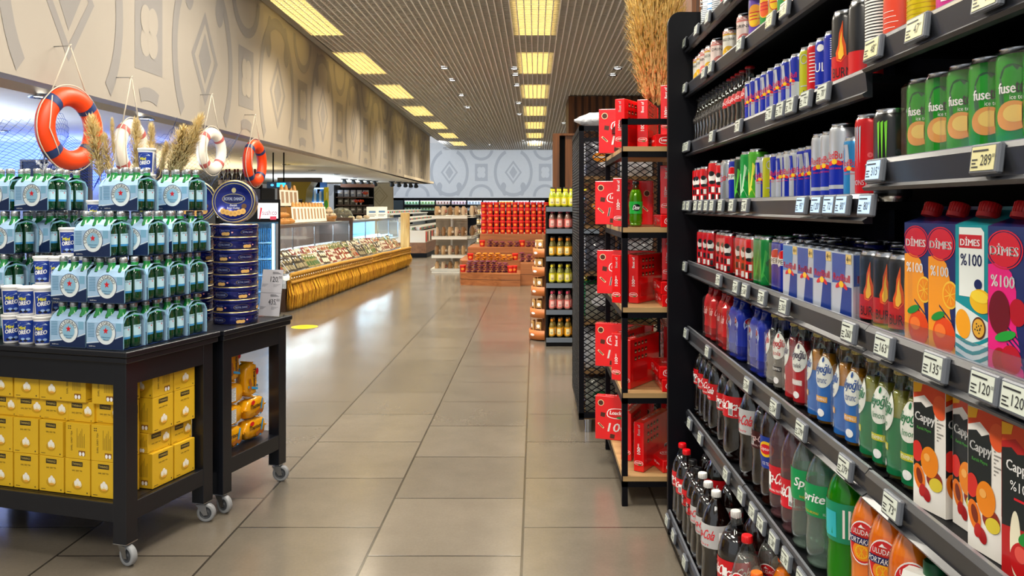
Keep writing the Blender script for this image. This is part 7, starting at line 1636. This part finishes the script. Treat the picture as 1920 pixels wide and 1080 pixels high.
# ---------------------------------------------------------------- bread gondola in mid aisle
Y = 16.3; r = empty('bread_gondola', (GX(852, Y), Y, 0)); tag(r, 'white wire gondola hung with packaged breads in the aisle', 'shelving unit'); ro = Vector(r.location)
gx0, gx1 = GX(812, Y)-ro.x, GX(873, Y)-ro.x; WR = C('#cfd0cc', .35, .4)
b = MB(); b.box((gx0+gx1)/2-.02, (gx0+gx1)/2+.02, .45, .50, .05, GZ(390, Y), WR); b.box(gx0, gx1, .46, .49, .05, GZ(390, Y), C('#8c8478', .6)); b.box(gx0-.05, gx1+.25, .0, 1.6, .04, .08, WR); b.obj('spine', r)
GZs = [GZ(y_, Y) for y_ in (408, 447, 482, 512)]
for z in GZs:
    b = MB()
    for q in range(9): y = .0+.055*q; b.tube([(gx0-.03, y, z), (gx1+.03, y, z)], .005, WR, 4)
    for q in range(14): x = gx0-.03+(gx1-gx0+.06)*q/13; b.tube([(x, 0, z), (x, .45, z)], .004, WR, 4)
    b.tube([(gx0-.03, 0, z+.04), (gx1+.03, 0, z+.04), (gx1+.15, .3, z+.04), (gx1+.17, 1.5, z+.04)], .008, WR, 5); b.box(gx0-.03, gx1+.03, -.012, -.006, z-.02, z+.03, C('#d8dad8', .4)); b.box(gx1+.03, gx1+.16, .05, 1.5, z-.004, z, WR); b.obj('wire_shelf', r)
BUILD['bb0'] = snack('#b89a74', '#e8dcc8', '#7a4a2c'); BUILD['bb1'] = snack('#c8b49a', '#a84a34', '#e8e0d0'); BUILD['bb2'] = snack('#8a6a4a', '#d8c8b0', '#c8c0b4')
for li, z in enumerate(GZs):
    for q in range(5): put('bb%d' % ((q+li) % 3), (ro.x+gx0+.07+(gx1-gx0-.04)*q/4.6, Y+.13, z+.01), R.uniform(1.2, 1.5), f'{ORD[q]} bagged bread from the left, {["top", "second", "third", "lowest"][li]} front shelf of the wire gondola', 'bread', f'bagged breads on the {["top", "second", "third", "lowest"][li]} front shelf', sc=.95)
    for q in range(6): put('bb%d' % ((q+li+1) % 3), (ro.x+gx1+.09, Y+.44+.2*q, z+.01), PI/2+R.uniform(-.3, .3), f'{ORD[q]} bagged bread from the front, {["top", "second", "third", "lowest"][li]} side shelf of the wire gondola', 'bread', f'bagged breads on the {["top", "second", "third", "lowest"][li]} side shelf')
# ---------------------------------------------------------------- stepped wooden island with red tubs
WS = wood('#7a4520', '#a8683a', 'x', 1.5)
r = empty('stepped_display', (GX(940, 13.6), 13.5, 0)); tag(r, 'stepped octagonal wooden display island stacked with red tubs', 'display stand'); ro = Vector(r.location)
def tier(pts, z0, z1, nm='tier'):
    b = MB(); b.prism([(x-ro.x, y-ro.y) for x, y in pts], lambda u, v, k=0: Vector((u, v, z0+k)), z1-z0, WS)
    L_ = len(pts); dk = C('#4a2812', .6)
    for i in range(L_):
        p, q = Vector(pts[i]), Vector(pts[(i+1) % L_]); 
        for zz in ((z0+z1)/2,): b.bar((p.x-ro.x, p.y-ro.y, zz), (q.x-ro.x, q.y-ro.y, zz), .006, dk)
    b.obj(nm, r)
def P2(px, Y): return (GX(px, Y), Y)
T1 = [(GX(862, 14.1), 14.1), (GX(862, 14.1)+.05, 13.75), (GX(940, 13.5), 13.5), (GX(970, 13.5)+.05, 13.5), (GX(970, 13.5)+.05, 14.6), (GX(862, 14.1), 14.6)]
tier(T1, 0, .21)
tier([(GX(862, 14.6), 14.6), (GX(866, 14.3), 14.32), (.55, 14.32), (.55, 16), (GX(862, 14.6), 16)], 0, .38)
tier([(GX(970, 13.5)+.05, 13.62), (.1, 13.62), (.1, 14.3), (GX(970, 13.5)+.05, 14.3)], 0, .38)
tier([(GX(878, 14.8), 14.72), (.5, 14.72), (.5, 16), (GX(878, 14.8), 16)], .38, .60)
tier([(GX(899, 15), 15.1), (.45, 15.1), (.45, 16), (GX(899, 15), 16)], .60, .83)
def redtub():
    rt = empty('red_tub'); b = MB(); b.lathe([(.045, 0), (.054, .10)], C('#c01c1c', .2, coat=.6), 14); f = cylm(.052); elld(b, f, 0, .05, .028, .022, C('#e8842c', .4), .003, 10); b.obj('tub_body', rt); b = MB(); b.cyl(.0582, .10, .118, C('#e8342c', .3), 14); b.obj('lid', rt); return rt
BUILD['redtub'] = redtub
for lv in range(5):
    for q in range(11): put('redtub', (GX(919, 15.2)+.118*q+.0, 15.25, .832+.1195*lv), 0, f'red snack tub in column {ORD[q]} from the left, {["bottom", "second", "middle", "fourth", "top"][lv]} row of the wall', 'tub', 'red snack tubs in the stacked wall') if 0 else put('redtub', (GX(919, 15.2)+.118*q, 15.25, .832+.1195*lv), 0, f'red-lidded snack tub, {ORD[q]} from the left in the {["bottom", "second", "middle", "fourth", "top"][lv]} row', 'tub', f'red-lidded tubs in the {["bottom", "second", "middle", "fourth", "top"][lv]} row')
    for q in range(4): put('redtub', (GX(919, 15.2)-.13, 15.3+.15*q, .832+.1195*lv), 0, f'red-lidded snack tub, {ORD[q]} from the front on the left flank, {["bottom", "second", "middle", "fourth", "top"][lv]} row', 'tub', f'red-lidded tubs on the left flank')
def purplebag(c):
    def build():
        b = MB(); vs = []; n = 10
        for j in range(5):
            t = -1+j/2
            for i in range(n):
                a = 2*PI*i/n; s_ = .35+.65*(1-abs(t)**2.5); vs.append((t*.085, .06*math.cos(a)*s_, .0182+.018*math.sin(a)*s_+.003*abs(math.sin(i*2+j))))
        b.add(vs, [(j*n+i, j*n+(i+1) % n, (j+1)*n+(i+1) % n, (j+1)*n+i) for j in range(4) for i in range(n)]+[list(range(n)), [4*n+i for i in range(n)]], C(c, .35, coat=.4, bump=.4, sc=30), True); return b.obj('candy_bag')
    return build
BUILD['purple'] = purplebag('#6a1f4c'); BUILD['orangebag'] = purplebag('#e8941c')
def pile(kind, px0, px1, Y, z, nx, nz, what, rows=1):
    n = 0
    for k in range(nz):
        for i in range(nx-(k > nz-2)*2):
            put(kind, (GX(px0, Y)+(GX(px1, Y)-GX(px0, Y))*(i+.5+.2*(k % 2))/nx, Y+R.uniform(-.02, .02), z+.001+.034*k), 0, f'{what}, {ORD[min(k, 9)]} layer, {ORD[i]} from the left', 'candy bag', what+' pile', rot=(0, 0, PI/2+R.uniform(-.08, .08)), sc=.86)
pile('purple', 874, 953, 13.85, .21, 7, 6, 'purple candy bag on the lowest step'); pile('orangebag', 889, 961, 14.45, .38, 6, 4, 'orange candy bag on the second step'); pile('purple', 972, 1010, 14.0, .38, 3, 5, 'purple candy bag on the right side step')
pile('purple', 912, 948, 14.9, .60, 3, 4, 'purple candy bag on the third step'); pile('purple', 950, 975, 14.9, .60, 2, 4, 'dark pink candy bag right on the third step'); pile('purple', 985, 1008, 14.9, .60, 2, 4, 'purple candy bag far right on the third step')
for q, (px, Y, z) in enumerate(((868, 13.95, .21), (957, 13.75, .21), (964, 13.8, .21), (882, 14.5, .38), (966, 14.5, .38), (904, 14.9, .60), (979, 14.9, .60))): put('redtub', (GX(px, Y), Y, z+.002), 0, f'single red-lidded tub on the wooden steps, {ORD[q]} from the bottom', 'tub', 'single red tubs on the steps')
# shelf behind between bread and tubs
Y = 18.5; r = empty('jar_shelving', (GX(906, Y), Y, 0)); tag(r, 'narrow shelving with yellow jars between the breads and red tubs', 'shelving unit'); ro = Vector(r.location)
b = MB(); b.box(GX(893, Y)-ro.x, GX(917, Y)-ro.x, .4, .43, 0, GZ(385, Y), C('#6c6458', .5)); b.obj('back_board', r)
for li, y_ in enumerate((402, 420, 438, 456)):
    b = MB(); b.box(GX(893, Y)-ro.x, GX(917, Y)-ro.x, 0, .4, GZ(y_+1.5, Y), GZ(y_, Y), C('#8c8c88', .4)); b.obj('shelf', r)
    for q in range(4): put('jar_y', (GX(896+6*q, Y), Y+.06, GZ(y_, Y)+.002), 0, f'{ORD[q]} yellow jar from the left, {["top", "second", "third", "lowest"][li]} shelf of the narrow shelving', 'jar', f'yellow jars on the {["top", "second", "third", "lowest"][li]} shelf')
# yellow floor sticker
b = MB(); f = flat((0, 0, 0), (1, 0, 0), (0, 1, 0)); b.cyl(.145, 0, .0015, C('#e6e01c', .35), 30); ringd(b, lambda u, v, k=0: f(u, v, k+.0016), 0, 0, .12, .127, INK, .0003, 30); [rectd(b, lambda u, v, k=0: f(u, v, k+.0016), -.07+.01*q, .07-.01*q, .02-.03*q, .03-.03*q, INK, .0004) for q in range(3)]; o = b.obj('floor_sticker'); o.location = (GX(571, 8.96), 8.96, .0005); tag(o, 'round yellow distance sticker on the floor near the raffia counter', 'floor sticker')
